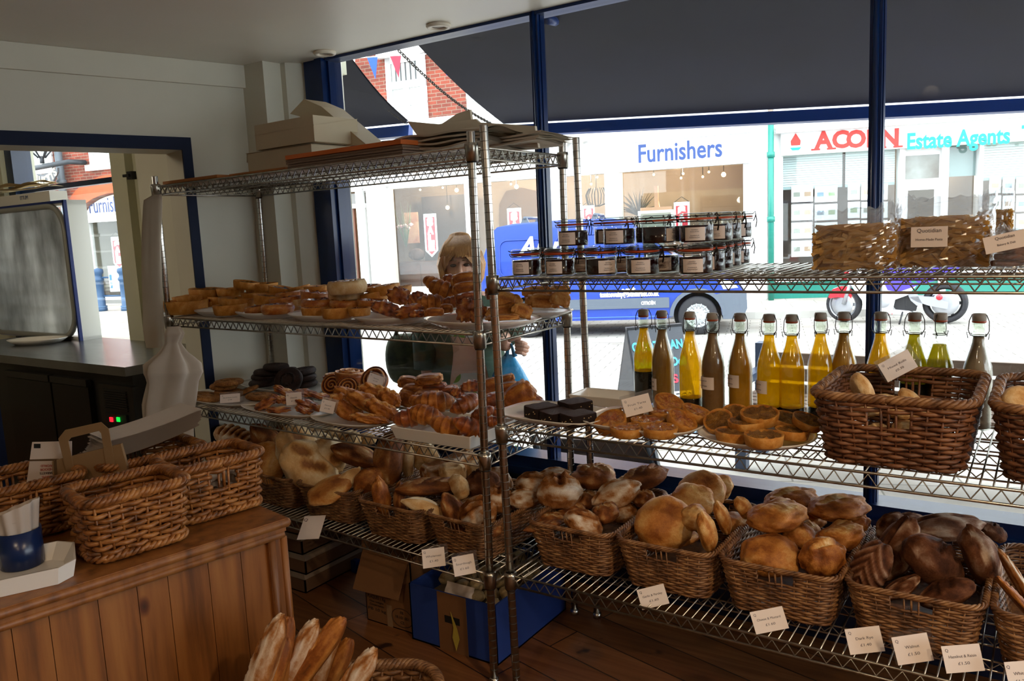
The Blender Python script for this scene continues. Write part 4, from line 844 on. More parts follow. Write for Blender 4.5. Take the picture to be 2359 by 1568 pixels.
for x in (.0, 1.1):
    q = MB(); zz = z0 + 1.93 * sc; q.tube([VP.w(x, zz, -.12), VP.w(x, zz, -WV + .12)], .025, 6)
    for o_ in (-.2, -WV + .2): q.prism([VP.w(x - .09, z0 + 1.8 * sc, o_), VP.w(x + .09, z0 + 1.8 * sc, o_), VP.w(x + .03, zz, o_), VP.w(x - .03, zz, o_)], VP.n * .06)
    vb(q, 'roof_bar', M_VGREY)
M_VT = mat('van_lettering', '#eef0f4', .4)
def vtext(body, x0, y0, x1, y1, off=.012, **k): a, b_, zz0, zz1 = VP.rect(x0, y0, x1, y1, off); text(body, (zz1 - zz0) * 1.25, M_VT, van, van.matrix_world.inverted() @ VP.M((a + b_) / 2, (zz0 + zz1) / 2, off), ext_w=b_ - a, **k)
vtext('e-mail:', 1432, 662, 1464, 672, bold=.004); vtext('tontoswainy@btinternet.co.uk', 1381, 671, 1518, 684, bold=.006)
vtext('CITRO\u00cbN', 1477, 694, 1510, 702, off=.026, bold=.004)
a, b_, zz0, zz1 = VP.rect(1190, 556, 1300, 582, -.06); text('Alan', .42, M_VT, van, van.matrix_world.inverted() @ VP.M((a + b_) / 2, (zz0 + zz1) / 2, -.03), shear=.35, bold=.012, ext_w=b_ - a)
# ================================================================== MOTORBIKE
bf, br2 = onz(1944, 741, ZR_), onz(2176, 744, ZR_)
BP = Plane(bf, br2 - bf); BW = (br2 - bf).length
bk = thing('motorbike', 'red, white and purple sports motorbike parked at the far kerb', 'motorbike', BP.w(BW / 2, ZR_)); upd()
kb = lambda mb, n, m, p=None, **k: mb.build(n, m, p or bk, M=bk.matrix_world.inverted(), **k)
M_BR = mat('bike_red', '#e01c30', .2, coat=.6); M_BWH = mat('bike_white', '#e6e6ea', .2, coat=.5); M_BPU = mat('bike_purple', '#4b3bb0', .2, coat=.6); M_BSI = mat('bike_alloy', '#b9bcc2', .35, .6); M_BDK = mat('bike_black', '#1b1b1e', .5)
Rb = frame((0, 0, 0), BP.u, (0, 0, 1), BP.n).to_3x3()
def bwheel(cx, r, w_, steer=0):
    c = BP.w(cx, ZR_ + r, 0); R = Matrix.Rotation(steer, 3, 'Z') @ Rb; q = MB(); q.lathe([(r * .76, -w_ * .45), (r * .88, -w_ / 2), (r * .97, -w_ * .3), (r, 0), (r * .97, w_ * .3), (r * .88, w_ / 2), (r * .76, w_ * .45)], 36, c, R, caps=False); o = kb(q, 'wheel', M_TYRE)
    q = MB(); q.lathe([(r * .77, -w_ * .4), (r * .68, -w_ * .3), (r * .68, w_ * .3), (r * .77, w_ * .4)], 32, c, R, caps=False); q.tube([c - R @ V((0, 0, w_ * .5)), c + R @ V((0, 0, w_ * .5))], r * .16, 12)
    for k in range(6): a = 2 * pi * k / 6; d = R @ V((cos(a), sin(a), 0)); e = R @ V((-sin(a), cos(a), 0)); q.hexa([c + d * r * .1 + e * .03 + R @ V((0, 0, s * .03)) for s in (-1,)] + [c + d * r * .1 - e * .03 - R @ V((0, 0, .03)), c + d * r * .7 - e * .02 - R @ V((0, 0, .03)), c + d * r * .7 + e * .02 - R @ V((0, 0, .03))] + [c + d * r * .1 + e * .03 + R @ V((0, 0, .03)), c + d * r * .1 - e * .03 + R @ V((0, 0, .03)), c + d * r * .7 - e * .02 + R @ V((0, 0, .03)), c + d * r * .7 + e * .02 + R @ V((0, 0, .03))])
    kb(q, 'wheel_rim', M_BSI if steer else M_BDK); q = MB(); q.lathe([(r * .3, w_ * .52), (r * .6, w_ * .52), (r * .6, w_ * .58), (r * .3, w_ * .58)], 28, c, R); kb(q, 'brake_disc', M_BSI); return c
bwheel(0, .285, .12, RAD(-18)); bwheel(BW, .31, .17)
bpoly = lambda name, pts, w0, w1, m: (lambda q: (BP.poly(q, pts, w0, w1), kb(q, name, m)))(MB())
bpoly('front_mudguard', [(1908, 684), (1918, 666), (1935, 660), (1955, 661), (1964, 670), (1963, 680), (1958, 694), (1951, 694), (1949, 686), (1930, 684), (1912, 687)], -.09, .09, M_BR)
for o_ in (-.1, .1): q = MB(); a0, zz = BP.uv(1965, 650, o_); q.tube([BP.w(0, ZR_ + .29, o_), BP.w(a0, zz + .1, o_)], .03, 8); kb(q, 'fork', M_BSI)
bpoly('fairing', [(1950, 640), (1962, 612), (1990, 605), (2010, 630), (2045, 640), (2075, 655), (2110, 660), (2090, 680), (2062, 690), (2055, 722), (2030, 724), (1998, 720), (1985, 690), (1968, 668)], -.2, .2, M_BWH)
bpoly('nose_cowl', [(1938, 645), (1950, 618), (1975, 602), (1985, 612), (1968, 645)], -.16, .16, M_BR)
bpoly('windshield', [(1952, 618), (1978, 590), (1996, 592), (1988, 608)], -.13, .13, mat('smoked_screen', '#3a3c44', .1))
bpoly('fuel_tank', [(2030, 640), (2035, 615), (2065, 605), (2100, 622), (2108, 640), (2092, 655), (2060, 662)], -.15, .15, M_BPU)
bpoly('fairing_stripe', [(2036, 650), (2050, 645), (2100, 650), (2120, 655), (2070, 672), (2045, 668)], .2, .212, M_BPU)
bpoly('tail_unit', [(2100, 640), (2110, 622), (2150, 612), (2190, 606), (2215, 610), (2200, 630), (2160, 645), (2120, 655)], -.12, .12, M_BPU); bpoly('tail_stripe', [(2150, 640), (2190, 630), (2206, 622), (2200, 634), (2165, 650)], .12, .13, M_BWH)
bpoly('seat', [(2096, 622), (2120, 612), (2160, 606), (2150, 614), (2112, 626)], -.12, .12, M_BDK)
bpoly('engine_block', [(2055, 690), (2075, 678), (2100, 680), (2115, 700), (2110, 716), (2070, 716), (2056, 706)], -.14, .14, M_BDK)
q = MB(); ea, ez = BP.uv(2035, 695, .2); q.lathe([(.001, .03), (.07, .03), (.09, .01), (.095, 0)], 20, BP.w(ea, ez, .2), Rb); kb(q, 'engine_cover', M_BSI)
bpoly('frame', [(2090, 676), (2110, 672), (2125, 700), (2112, 704), (2098, 692)], .1, .16, M_BSI)
bpoly('swingarm', [(2095, 685), (2105, 682), (2150, 684), (2185, 697), (2183, 712), (2140, 704), (2110, 694)], .08, .16, M_BSI); bpoly('swingarm', [(2095, 685), (2105, 682), (2150, 684), (2185, 697), (2183, 712), (2140, 704), (2110, 694)], -.16, -.1, M_BSI)
bpoly('belly_pan', [(2026, 708), (2055, 712), (2095, 716), (2110, 722), (2070, 724), (2030, 722)], -.16, .16, M_BWH)
q = MB(); a0, zz = BP.uv(2080, 716, .14); a1, z1_ = BP.uv(2068, 748, .3); q.tube([BP.w(a0, zz, .14), BP.w(a1 + .02, ZR_ + .01, .28)], .014, 6); kb(q, 'side_stand', M_BDK)
q = MB(); q.tube([BP.w(BW + .12, ZR_ + .42, -.2), BP.w(BW - .5, ZR_ + .32, -.18)], .06, 12); kb(q, 'silencer', M_BSI)
q = MB(); a0, zz = BP.uv(2164, 684, .15); q.lathe([(.001, .02), (.045, .02), (.045, 0)], 16, BP.w(a0, zz, .15), Rb); kb(q, 'reflector', M_BR)
q = MB(); a0, zz = BP.uv(1985, 606, 0); q.tube([BP.w(a0, zz - .05, -.32), BP.w(a0 - .05, zz, -.1), BP.w(a0 - .05, zz, .1), BP.w(a0, zz - .05, .32)], .018, 6); kb(q, 'handlebar', M_BDK)
a0, zz = BP.uv(2042, 719, .17); text('CBR', .09, M_BR, bk, bk.matrix_world.inverted() @ BP.M(a0, zz, .172), shear=.3, bold=.004)
# ================================================================== THE WOMAN OUTSIDE THE WINDOW
XR_ = V((RIGHT.x, RIGHT.y, 0)).normalized(); YF_ = V((FWD.x, FWD.y, 0)).normalized()
WH = ony(1072, 620, 3.12); WO = V((WH.x, WH.y, ZP))                     # stands half a metre outside the pane, facing the shop
WM = frame(WO, XR_, YF_, (0, 0, 1))
wo = thing('person', 'woman with reddish fair hair in a white floral dress and dark green cardigan looking in', 'person', M=WM); upd()
dW = depth(WO + V((0, 0, 1.2))); wx = lambda px: (px - 1072) * dW / F_PX
zt_ = ony(1066, 552, WO.y).z - ZP                                          # her height
def wz(py): return zt_ - (py - 552) * dW / F_PX
def skin(name, verts, edges, m, parent, sub=2):
    me = bpy.data.meshes.new(name); me.from_pydata([v_[0] for v_ in verts], edges, []); o = bpy.data.objects.new(name, me); scene.collection.objects.link(o); o.parent = parent
    o.modifiers.new('skin', 'SKIN'); s = o.modifiers.new('smooth', 'SUBSURF'); s.levels = s.render_levels = sub; me.materials.append(m)
    for i, (_, r) in enumerate(verts):
        sv = me.skin_vertices[0].data[i]; sv.radius = r if isinstance(r, tuple) else (r, r); sv.use_root = i == 0
    return o
M_SKIN = mat('skin', '#e6b89f', .55, col2='#dca88e', scale=3, sss=.1); M_HAIR = mat('fair_hair', '#d9a463', .5, col2='#b57c42', scale=22, stretch=(6, 6, 1), bump=.5, bscale=60)
q = NT('floral_dress'); v = q.coord('Object'); vo = q.node('ShaderNodeTexVoronoi', Scale=13.0); q.link(v, vo.inputs['Vector']); cell = q.ramp(vo.outputs['Color'], [(.0, '#e4e4e0'), (.42, '#e4e4e0'), (.46, '#c9b13a'), (.6, '#d8c048'), (.62, '#7fa63e'), (.74, '#7fa63e'), (.78, '#2f93a8'), (.84, '#e4e4e0')], 'CONSTANT')
mk = q.node('ShaderNodeMath', operation='LESS_THAN'); mk.inputs[1].default_value = .42; q.link(vo.outputs['Distance'], mk.inputs[0]); mx = q.node('ShaderNodeMix', data_type='RGBA'); mx.inputs['A'].default_value = (*lin('#e4e4e0'), 1); q.link(mk.outputs[0], mx.inputs['Factor']); q.link(cell, mx.inputs['B']); q.link(mx.outputs['Result'], q.b.inputs['Base Color']); q.b.inputs['Roughness'].default_value = .8; M_DRESS = q.m
M_CARD_ = mat('green_cardigan', '#2f4436', .9, col2='#3c5541', scale=8); M_BAGF = mat('dark_floral_bag', '#26301f', .8, col2='#56603a', scale=14)
hx = wx(1062); ez = wz(608); cz = wz(650)
vs = [((0, 0, .95), .15), ((0, .02, 1.1), .14), ((0, .03, 1.24), (.15, .1)), ((hx * .4, .03, cz - .06), .055), ((hx * .8, .01, cz + .01), .062), ((hx, 0, ez - .03), .078), ((hx, .015, ez + .04), .088), ((hx, .02, zt_ - .055), .05),
      ((-.19, .03, 1.22), .05), ((-.215, .03, .98), .04), ((-.205, -.02, .74), .032), ((-.2, -.03, .68), (.035, .02)),
      ((.19, .03, 1.22), .05), ((.2, .06, wz(790) + .05), .04), ((.15, -.17, wz(785)), .03), ((.2, -.21, wz(786)), (.03, .03)),
      ((-.09, 0, .8), .1), ((-.1, 0, .46), .06), ((-.1, .02, .08), .042), ((-.1, -.12, .03), .035), ((.09, 0, .8), .1), ((.1, 0, .46), .06), ((.1, .02, .08), .042), ((.1, -.12, .03), .035)]
es = [(0, 1), (1, 2), (2, 3), (3, 4), (4, 5), (5, 6), (6, 7), (2, 8), (8, 9), (9, 10), (10, 11), (2, 12), (12, 13), (13, 14), (14, 15), (0, 16), (16, 17), (17, 18), (18, 19), (0, 20), (20, 21), (21, 22), (22, 23)]
skin('body', vs, es, M_SKIN, wo)
# fingers of the hand that holds the carrier: curled round the handles
hb = V((.2, -.21, wz(786)))
for i in range(4):
    b = hb + V((.02, -.02, .022 - i * .016)); L = (.05, .058, .054, .044)[i]
    skin('finger', [(tuple(b), .011), (tuple(b + V((L * .75, -.012, -.004))), .0105), (tuple(b + V((L * 1.15, .012, -.016))), .0095), (tuple(b + V((L * .85, .03, -.022))), .008)], [(0, 1), (1, 2), (2, 3)], M_SKIN, wo, 1)
skin('thumb', [(tuple(hb + V((-.01, -.015, .025))), .012), (tuple(hb + V((.025, -.03, .04))), .011), (tuple(hb + V((.055, -.028, .035))), .009)], [(0, 1), (1, 2)], M_SKIN, wo, 1)
for i in range(4):
    b = V((-.2 + (i - 1.5) * .014, -.04, .66)); skin('finger', [(tuple(b), .0095), (tuple(b + V((0, -.008, -.035))), .009), (tuple(b + V((.004, .004, -.065 - .006 * (i in (1, 2))))), .0075)], [(0, 1), (1, 2)], M_SKIN, wo, 1)
# face
fy = -.078
for s in (-1, 1):
    e = V((hx + s * .032, fy + .012, ez)); MB().grid(lambda u, v_: e + V((cos(2 * pi * v_) * sin(pi * u) * .016, -abs(cos(pi * u)) * 0 + sin(2 * pi * v_) * sin(pi * u) * .01, cos(pi * u) * .008)), 8, 12, cv=True).build('eye', mat('eye_shade', '#4a372e', .3), wo)
    MB().tube([(hx + s * .014, fy - .004, ez + .022), (hx + s * .034, fy - .002, ez + .028), (hx + s * .052, fy + .014, ez + .02)], [.003, .004, .002], 6).build('eyebrow', mat('brow', '#7a5433', .7), wo)
    MB().lathe([(.001, -.008), (.02, -.006), (.028, 0), (.02, .008), (.001, .006)], 12, (hx + s * .084, .02, ez - .01), Euler((0, RAD(90), RAD(20))).to_matrix()).build('ear', M_SKIN, wo)
MB().tube([(hx, fy + .012, ez + .012), (hx, fy - .01, ez - .02), (hx, fy - .022, ez - .04), (hx, fy - .004, ez - .05)], [.008, .011, .015, .01], 10).build('nose', M_SKIN, wo)
MB().tube([(hx - .026, fy + .012, ez - .076), (hx - .01, fy + .0, ez - .072), (hx + .01, fy + .0, ez - .072), (hx + .026, fy + .012, ez - .076)], [.002, .006, .006, .002], 8).build('mouth', mat('lips', '#a8574f', .5), wo)
# hair: swept from a side parting over the forehead, tied back at the nape
def hair(u, v_):
    a = 2 * pi * v_; fr = max(0, -sin(a)); lim = (.80 - .36 * fr ** 1.5 + .03 * sin(a * 5)) ; th = u * pi * lim
    k = 1 + .035 * sin(a * 23 + 4 * u) * sin(th) + .04 * noise.noise(V((cos(a) * 3, sin(a) * 3, u * 3)))
    x, y, z = cos(a) * sin(th) * .102 * k, sin(a) * sin(th) * .116 * k + .018, cos(th) * .118
    return V((hx + x, y, ez + .028 + z + .012 * (u < .2)))
MB().grid(hair, 22, 64, cv=True).build('hair', M_HAIR, wo)
R = random.Random(5)
fr_ = MB()
for i in range(26):
    f = i / 25; x0 = -.075 + .15 * f; fr_.tube([(hx + .01 + (x0 - .01) * .5, -.035, ez + .135), (hx + x0 * .9, -.088, ez + .085), (hx + x0 * 1.08 - .008, -.1 + .25 * abs(x0) , ez + .036 + .012 * R.random())], [.008, .009, .003], 5)
fr_.build('fringe', M_HAIR, wo)
for sx in (-1, 1):
    for j in range(4): MB().tube([(hx + sx * (.075 + .006 * j), -.045 + .025 * j, ez + .06), (hx + sx * (.094 + .004 * j), -.035 + .025 * j, ez - .0), (hx + sx * (.09 + .002 * j), -.02 + .025 * j, ez - .07), (hx + sx * .07, .0 + .02 * j, ez - .12 - .012 * R.random())], [.012, .016, .013, .003], 7).build('hair_lock', M_HAIR, wo)
# clothes
def ring(z): return .165 + (.04 if z > 1.05 else 0) * (z - 1.05) * 4 - .03 * math.exp(-((z - 1.02) / .08) ** 2) + max(0, .95 - z) * .12
def dress(u, v_):
    z = 1.26 - u * .86; a = 2 * pi * v_; r = ring(z) * (1 if z < 1.2 else 1 - (z - 1.2) * 5); k = 1 + .05 * sin(a * 9) * min(1, max(0, 1.0 - z) * 3)
    return V((cos(a) * r * k, sin(a) * r * .72 * k + .01, z))
MB().grid(dress, 20, 48, cv=True).build('dress', M_DRESS, wo)
def cardi(u, v_):
    z = 1.29 - u * .62; a = -pi / 2 + .42 + (2 * pi - .84 - .0) * v_; r = ring(z) * 1.13 * (1 if z < 1.22 else 1 - (z - 1.22) * 4.5) + .012 + .03 * u * (abs(v_ - .5) * 2) ** 4
    return V((cos(a) * r, sin(a) * r * .8 + .01, z + .02 * sin(a * 3)))
MB().grid(cardi, 18, 44).build('cardigan', M_CARD_, wo)
for s, pts in ((-1, [(-.17, .03, 1.25), (-.215, .03, 1.1), (-.222, .03, .93)]), (1, [(.17, .03, 1.25), (.21, .045, 1.1), (.205, .06, wz(790) + .04), (.18, -.06, wz(788) + .02)])): MB().tube(pts, [.075, .068, .062, .05][:len(pts)], 14).build('sleeve', M_CARD_, wo)
for s in (-1, 1): MB().lathe([(.001, 0), (.045, .0), (.05, .04), (.03, .09), (.001, .09)], 12, (s * .1, -.04, 0)).build('shoe', mat('brown_shoe', '#4a3528', .5), wo)
# shoulder bag on her arm and blue carrier bag
sb = thing('shoulder_bag', 'dark green floral shoulder bag at the side of the woman outside', 'bag', M=WM @ Matrix.Translation((-.31, .14, wz(830))))
MB().grid(lambda u, v_: V((cos(2 * pi * v_) * sin(pi * u) ** .4 * .13, sin(2 * pi * v_) * sin(pi * u) ** .4 * .07, -cos(pi * u) * .13)), 12, 24, cv=True).build('pouch', M_BAGF, sb)
MB().tube([(-.08, 0, .1), (.0, -.06, .28), (.13, -.1, wz(700) - wz(830)), (.16, .05, .2), (.1, 0, .1)], .01, 6).build('strap', mat('bag_strap', '#2d4a35', .8), sb)
cb = thing('carrier_bag', 'bright blue plastic carrier bag hanging from the raised hand of the woman', 'bag', M=WM @ Matrix.Translation((.2, -.2, wz(792))))
M_CB = mat('blue_polythene', '#2fa4dc', .3, col2='#2596cf', scale=5, bump=.4, bscale=10, bdist=.02)
def cbag(u, v_):
    a = 2 * pi * v_; w_ = .02 + .1 * min(1, u * 1.8) ** .8; z = -.03 - u * .34; k = 1 + .12 * noise.noise(V((cos(a) * 1.5, sin(a) * 1.5, u * 3)))
    if u > .92: w_ *= 1 - (u - .92) * 6
    return V((cos(a) * w_ * k - .01, sin(a) * w_ * .5 * k, z))
MB().grid(cbag, 18, 28, cv=True).build('bag_body', M_CB, cb)
for s in (-1, 1): MB().tube([(s * .02, 0, -.04), (s * .012, 0, -.01), (s * .004, 0, .022)], [.014, .008, .006], 6).build('handle', M_CB, cb)
# ================================================================== WICKER BASKETS
def wickmat(name, c1, c2, c3, rough):
    q = NT(name); v = q.coord('Object', (1, 1, 1)); n = q.noise(v, 24, 3); n2 = q.noise(q.coord('Object', (1, 1, 6)), 70, 2)
    ad = q.node('ShaderNodeMath', operation='MULTIPLY_ADD'); ad.inputs[1].default_value = .4; q.link(n2, ad.inputs[0]); q.link(n, ad.inputs[2])
    q.link(q.ramp(ad.outputs[0], [(.48, c1), (.68, c2), (.9, c3)]), q.b.inputs['Base Color']); q.b.inputs['Roughness'].default_value = rough; _mats[name] = q.m; return q.m
M_WB = wickmat('buff_willow', '#4a2f1b', '#7d5533', '#a57b50', .5); M_WH = wickmat('honey_willow', '#4f2c10', '#8a5526', '#b27a40', .38); M_WD = wickmat('dark_willow', '#3f2416', '#6e452b', '#8d5e3c', .48)
def rr_pt(t, w, d, r):
    """point and outward normal on a rounded rectangle, t in 0..1 starting at the middle of the front"""
    a, b = w - 2 * r, d - 2 * r; L = 2 * (a + b) + 2 * pi * r; s = (t % 1) * L
    segs = ((a / 2, 0, -d / 2, 1, 0), None, (b, w / 2, -b / 2, 0, 1), None, (a, a / 2, d / 2, -1, 0), None, (b, -w / 2, b / 2, 0, -1), None, (a / 2, -a / 2, -d / 2, 1, 0))
    cen = {1: (a / 2, -b / 2, -pi / 2), 3: (a / 2, b / 2, 0), 5: (-a / 2, b / 2, pi / 2), 7: (-a / 2, -b / 2, pi)}
    for i, g in enumerate(segs):
        l = pi * r / 2 if g is None else g[0]
        if s <= l or i == 8:
            if g is None: cx, cy, a0 = cen[i]; q = a0 + (s / l) * pi / 2; return V((cx + r * cos(q), cy + r * sin(q), 0)), V((cos(q), sin(q), 0))
            return V((g[1] + g[3] * s, g[2] + g[4] * s, 0)), V((g[4], -g[3], 0))
        s -= l
def basket(name, label, cat, w, d, h, flare, rows, mats, M, group=None, r=.045, hole=(.1, .72, .93), foot=False, sides=True):
    """rounded rectangular willow basket, w x d at the rim, narrower by flare at the base"""
    t = thing(name, label, cat, M=M, group=group); st = h / rows; rad = st * .5
    per = 2 * (w + d); N = int(per / .034) // 2 * 2; seg = N * 3
    dim = lambda z: (w - flare * 2 * (1 - z / h), d - flare * 2 * (1 - z / h))
    mb = MB(); front = hole[0] / 2 / per if hole else 0
    for i in range(rows):
        z = st * (i + .5); ww, dd_ = dim(z); hl = hole and hole[1] < z / h < hole[2]
        rng = [(0, 1)] if not hl else [(front, .5 - front), (.5 + front, 1 - front)]
        for t0, t1 in rng:
            n = int(seg * (t1 - t0)); pts = []
            for k in range(n + (0 if not hl else 1)):
                tt = t0 + (t1 - t0) * k / n; p, nn = rr_pt(tt, ww, dd_, r); p = p + nn * (rad * .85 * sin(pi * N * tt + pi * i)); p.z = z + rad * .25 * sin(tt * 40 + i); pts.append(p)
            mb.tube(pts, rad, 5, closed=not hl)
    wv = mb.build('wicker_weave', mats[0], t)
    mb = MB()
    for k in range(N):
        p0, _ = rr_pt((k + .5) / N, *dim(0), r); p1, _ = rr_pt((k + .5) / N, *dim(h), r); p1.z = h; mb.tube([p0, p1], rad * .55, 4)
    if hole:
        for f in (0, .5): p0, _ = rr_pt(f, *dim(hole[1] * h), r); p0.z = (hole[1] - .05) * h; p1, _ = rr_pt(f, *dim(h), r); p1.z = h; mb.tube([p0, p1], rad * .7, 5)
    mb.build('upright_stakes', mats[0], t)
    def braid(z, rad_, pitch, k3, amp):
        b = MB(); n = int(per / pitch) ; m = n * 7
        for k in range(k3):
            pts = []
            for i in range(m):
                tt = i / m; p, nn = rr_pt(tt, *dim(min(z, h)), r); ph = 2 * pi * n * tt / 2 + 2 * pi * k / k3
                pts.append(p + nn * (amp * cos(ph)) + V((0, 0, z + amp * .8 * sin(ph))))
            b.tube(pts, rad_, 5, True)
        return b
    braid(h, rad * .95, .03, 4, rad * 1.5).build('rim_braid', mats[1], t)
    if foot: braid(rad, rad * .9, .03, 3, rad * 1.1).build('foot_braid', mats[1], t)
    b = MB(); ww, dd_ = dim(0); b.prism([tuple(rr_pt(i / 32, ww - .004, dd_ - .004, r)[0]) for i in range(32)], (0, 0, .006)); b.build('base', mats[0], t)
    return t
def bmat(px0, px1, z, d, depth_dir=None, back=0):
    """placement from the two bottom front corners seen at a height z"""
    a, b = onz(*px0, z), onz(*px1, z); x = (b - a).normalized(); y = V((-x.y, x.x, 0)); c = (a + b) / 2 + y * (d / 2 + back)
    return frame(c, x, y, (0, 0, 1)), (b - a).length
# ---- bread baskets on the bottom shelves
ZB = ZR[2] + .002; ZBL = ZL[3] + .002
def place_basket(unit, pxc, fy, z): p = ony(pxc[0], pxc[1], fy); return p
BR = []
def bread_basket(label, x0, x1, yf, z, yaw=0, d=.455, h=.142, w=None, rows=19):
    w = w or .322; c = V(((x0 + x1) / 2, yf + d / 2, z)); M = Matrix.Translation(c) @ Matrix.Rotation(yaw, 4, 'Z')
    return basket('bread_basket', label, 'basket', w, d, h, .026, rows, (M_WB, M_WB), M, 'wicker bread baskets on the bottom shelves')
# x ranges from the rims seen in the photo
rb = [(-1.352, -1.048), (-1.042, -.738), (-.73, -.41), (-.402, -.092), (-.084, .23)]
labs = ['wicker basket of floury sourdough loaves on the bottom shelf beside the corner posts', 'wicker basket of flat golden breads on the bottom shelf along the window', 'wicker basket of craggy cheese loaves on the bottom shelf along the window', 'wicker basket of dark rye loaves on the bottom shelf along the window', 'wicker basket of pale sticks beyond the dark rye on the bottom shelf']
for (a, b), l in zip(rb, labs): bread_basket(l, a, b, 2.022, ZB, w=b - a - .008)
lb_ = [((-2.735, -2.45), 2.035, 'wicker basket on the bottom shelf nearest the pine counter, holding bloomers and pizza breads'), ((-2.425, -2.105), 2.02, 'wicker basket on the bottom shelf holding upright brown loaves and pale wedges'), ((-2.06, -1.745), 1.985, 'wicker basket on the bottom shelf holding a slashed long loaf'), ((-1.735, -1.455), 1.985, 'wicker basket on the bottom shelf just before the chrome corner posts')]
for (a, b), y, l in lb_: bread_basket(l, a, b, y, ZBL, yaw=RAD(-3), d=.44, h=.128, w=b - a - .008)
# ---- baps basket and its neighbour on the middle shelf by the window
MZ = ZR[1] + .002
a, b = onz(1893, 1062, MZ), onz(2212, 1097, MZ); BAPW = (b - a).length
BAPM = frame(V(((a.x + b.x) / 2, (a.y + b.y) / 2 + .185, MZ)), (1, 0, 0), (0, 1, 0), (0, 0, 1))
basket('wicker_basket', 'large dark wicker basket of soft white rolls on the middle shelf by the window', 'basket', BAPW + .05, .40, .165, .025, 15, (M_WD, M_WB), BAPM, r=.06, hole=(.1, .58, .82))
c2 = onz(2312, 1112, MZ); basket('wicker_basket', 'dark wicker basket cut off by the photo edge beyond the basket of soft rolls', 'basket', BAPW + .05, .40, .165, .025, 15, (M_WD, M_WB), frame(V((c2.x + BAPW / 2, c2.y + .19, MZ)), (1, 0, 0), (0, 1, 0), (0, 0, 1)), r=.06, hole=(.1, .58, .82))
# ================================================================== PINE COUNTER AND ITS BASKETS
ZC = .62
cr, cl = onz(663, 1192, ZC), onz(0, 1402, ZC); CU = (cr - cl).normalized(); CN = V((CU.y, -CU.x, 0))      # along the counter, and outward from its front
q = NT('pine_planks'); v = q.coord('Object'); w_ = q.noise(q.coord('Object', (9, 9, .7)), 2.4, 6); kn = q.node('ShaderNodeTexVoronoi', Scale=4.2); q.link(q.coord('Object', (1.3, 1.3, .7)), kn.inputs['Vector'])
mx = q.node('ShaderNodeMix', data_type='RGBA', blend_type='MULTIPLY'); mx.inputs['Factor'].default_value = .85
q.link(q.ramp(w_, [(.32, '#5f3717'), (.5, '#8a5526'), (.68, '#9c6632')]), mx.inputs['A']); q.link(q.ramp(kn.outputs['Distance'], [(.02, '#3c1e0b'), (.05, '#8a5a34'), (.1, '#ffffff')]), mx.inputs['B']); q.link(mx.outputs['Result'], q.b.inputs['Base Color']); q.b.inputs['Roughness'].default_value = .45; M_PINE = q.m
ct = thing('pine_counter', 'low pine counter with tongue and groove front holding wicker baskets', 'counter', M=frame(V((cr.x, cr.y, 0)), CU, CN * -1, (0, 0, 1)))
LC, DC = 1.75, .62                                   # local x from -LC to 0, y from 0 (front) inwards
def cb_(mb, n, m=None): return mb.build(n, m or M_PINE, ct)
tp = MB(); tp.bx(-LC, 0, -.0, DC, ZC - .028, ZC); tp.tube([(-LC, .004, ZC - .014), (0, .004, ZC - .014)], .014, 8); tp.tube([(-.004, 0, ZC - .014), (-.004, DC, ZC - .014)], .014, 8); cb_(tp, 'top')
mo = MB()
for k, (o_, z0_, z1_) in enumerate(((.006, .028, .04), (.016, .04, .058), (.03, .058, .066))): mo.bx(-LC, -.006, o_, o_ + .05, ZC - z1_, ZC - z0_)
mo.tube([(-LC, .014, ZC - .05), (-.012, .014, ZC - .05)], .012, 8); cb_(mo, 'moulding')
x = -.062; i = 0
while x > -LC:
    wd = .098 + .016 * ((i * 7) % 3 - 1); pk = MB(); pk.bx(x - wd + .0018, x, .032, .046, .0, ZC - .06); cb_(pk, 'plank'); x -= wd; i += 1
cn_ = MB(); cn_.bx(-.062, -.002, .016, .05, 0, ZC - .06); cn_.tube([(-.05, .018, 0), (-.05, .018, ZC - .06)], .012, 8); cn_.tube([(-.012, .018, 0), (-.012, .018, ZC - .06)], .012, 8); cb_(cn_, 'corner_post')
sd = MB(); sd.bx(-.03, -.004, .05, DC, 0, ZC - .03); cb_(sd, 'end_panel'); bk_ = MB(); bk_.bx(-LC, -.03, .046, DC, .0, .02); bk_.bx(-LC, -.03, DC - .02, DC, 0, ZC - .03); cb_(bk_, 'carcass')
CG = 'honey wicker baskets on the pine counter'
def cbasket(label, pf_, pr_, dep, h, w=None, hole=None, rows=11):
    a, b = onz(*pf_, ZC), onz(*pr_, ZC); x_ = CU; y_ = CN * -1; w = w or (b - a).length; c = (a + b) / 2 + y_ * (dep / 2) + V((0, 0, .009))
    basket('wicker_basket', label, 'basket', w + .02, dep, h, .012, rows, (M_WH, M_WH), frame(c, x_, y_, (0, 0, 1)), CG, r=.04, hole=hole or (.09, .55, .78), foot=True); return c, w
A_c, A_w = cbasket('empty honey wicker basket at the front of the pine counter', (235, 1315), (432, 1240), .2, .165, hole=(.001, .98, .99))
B_c, B_w = cbasket('honey wicker basket with a hand hole and paper scraps, near the end of the counter', (440, 1222), (605, 1163), .21, .165)
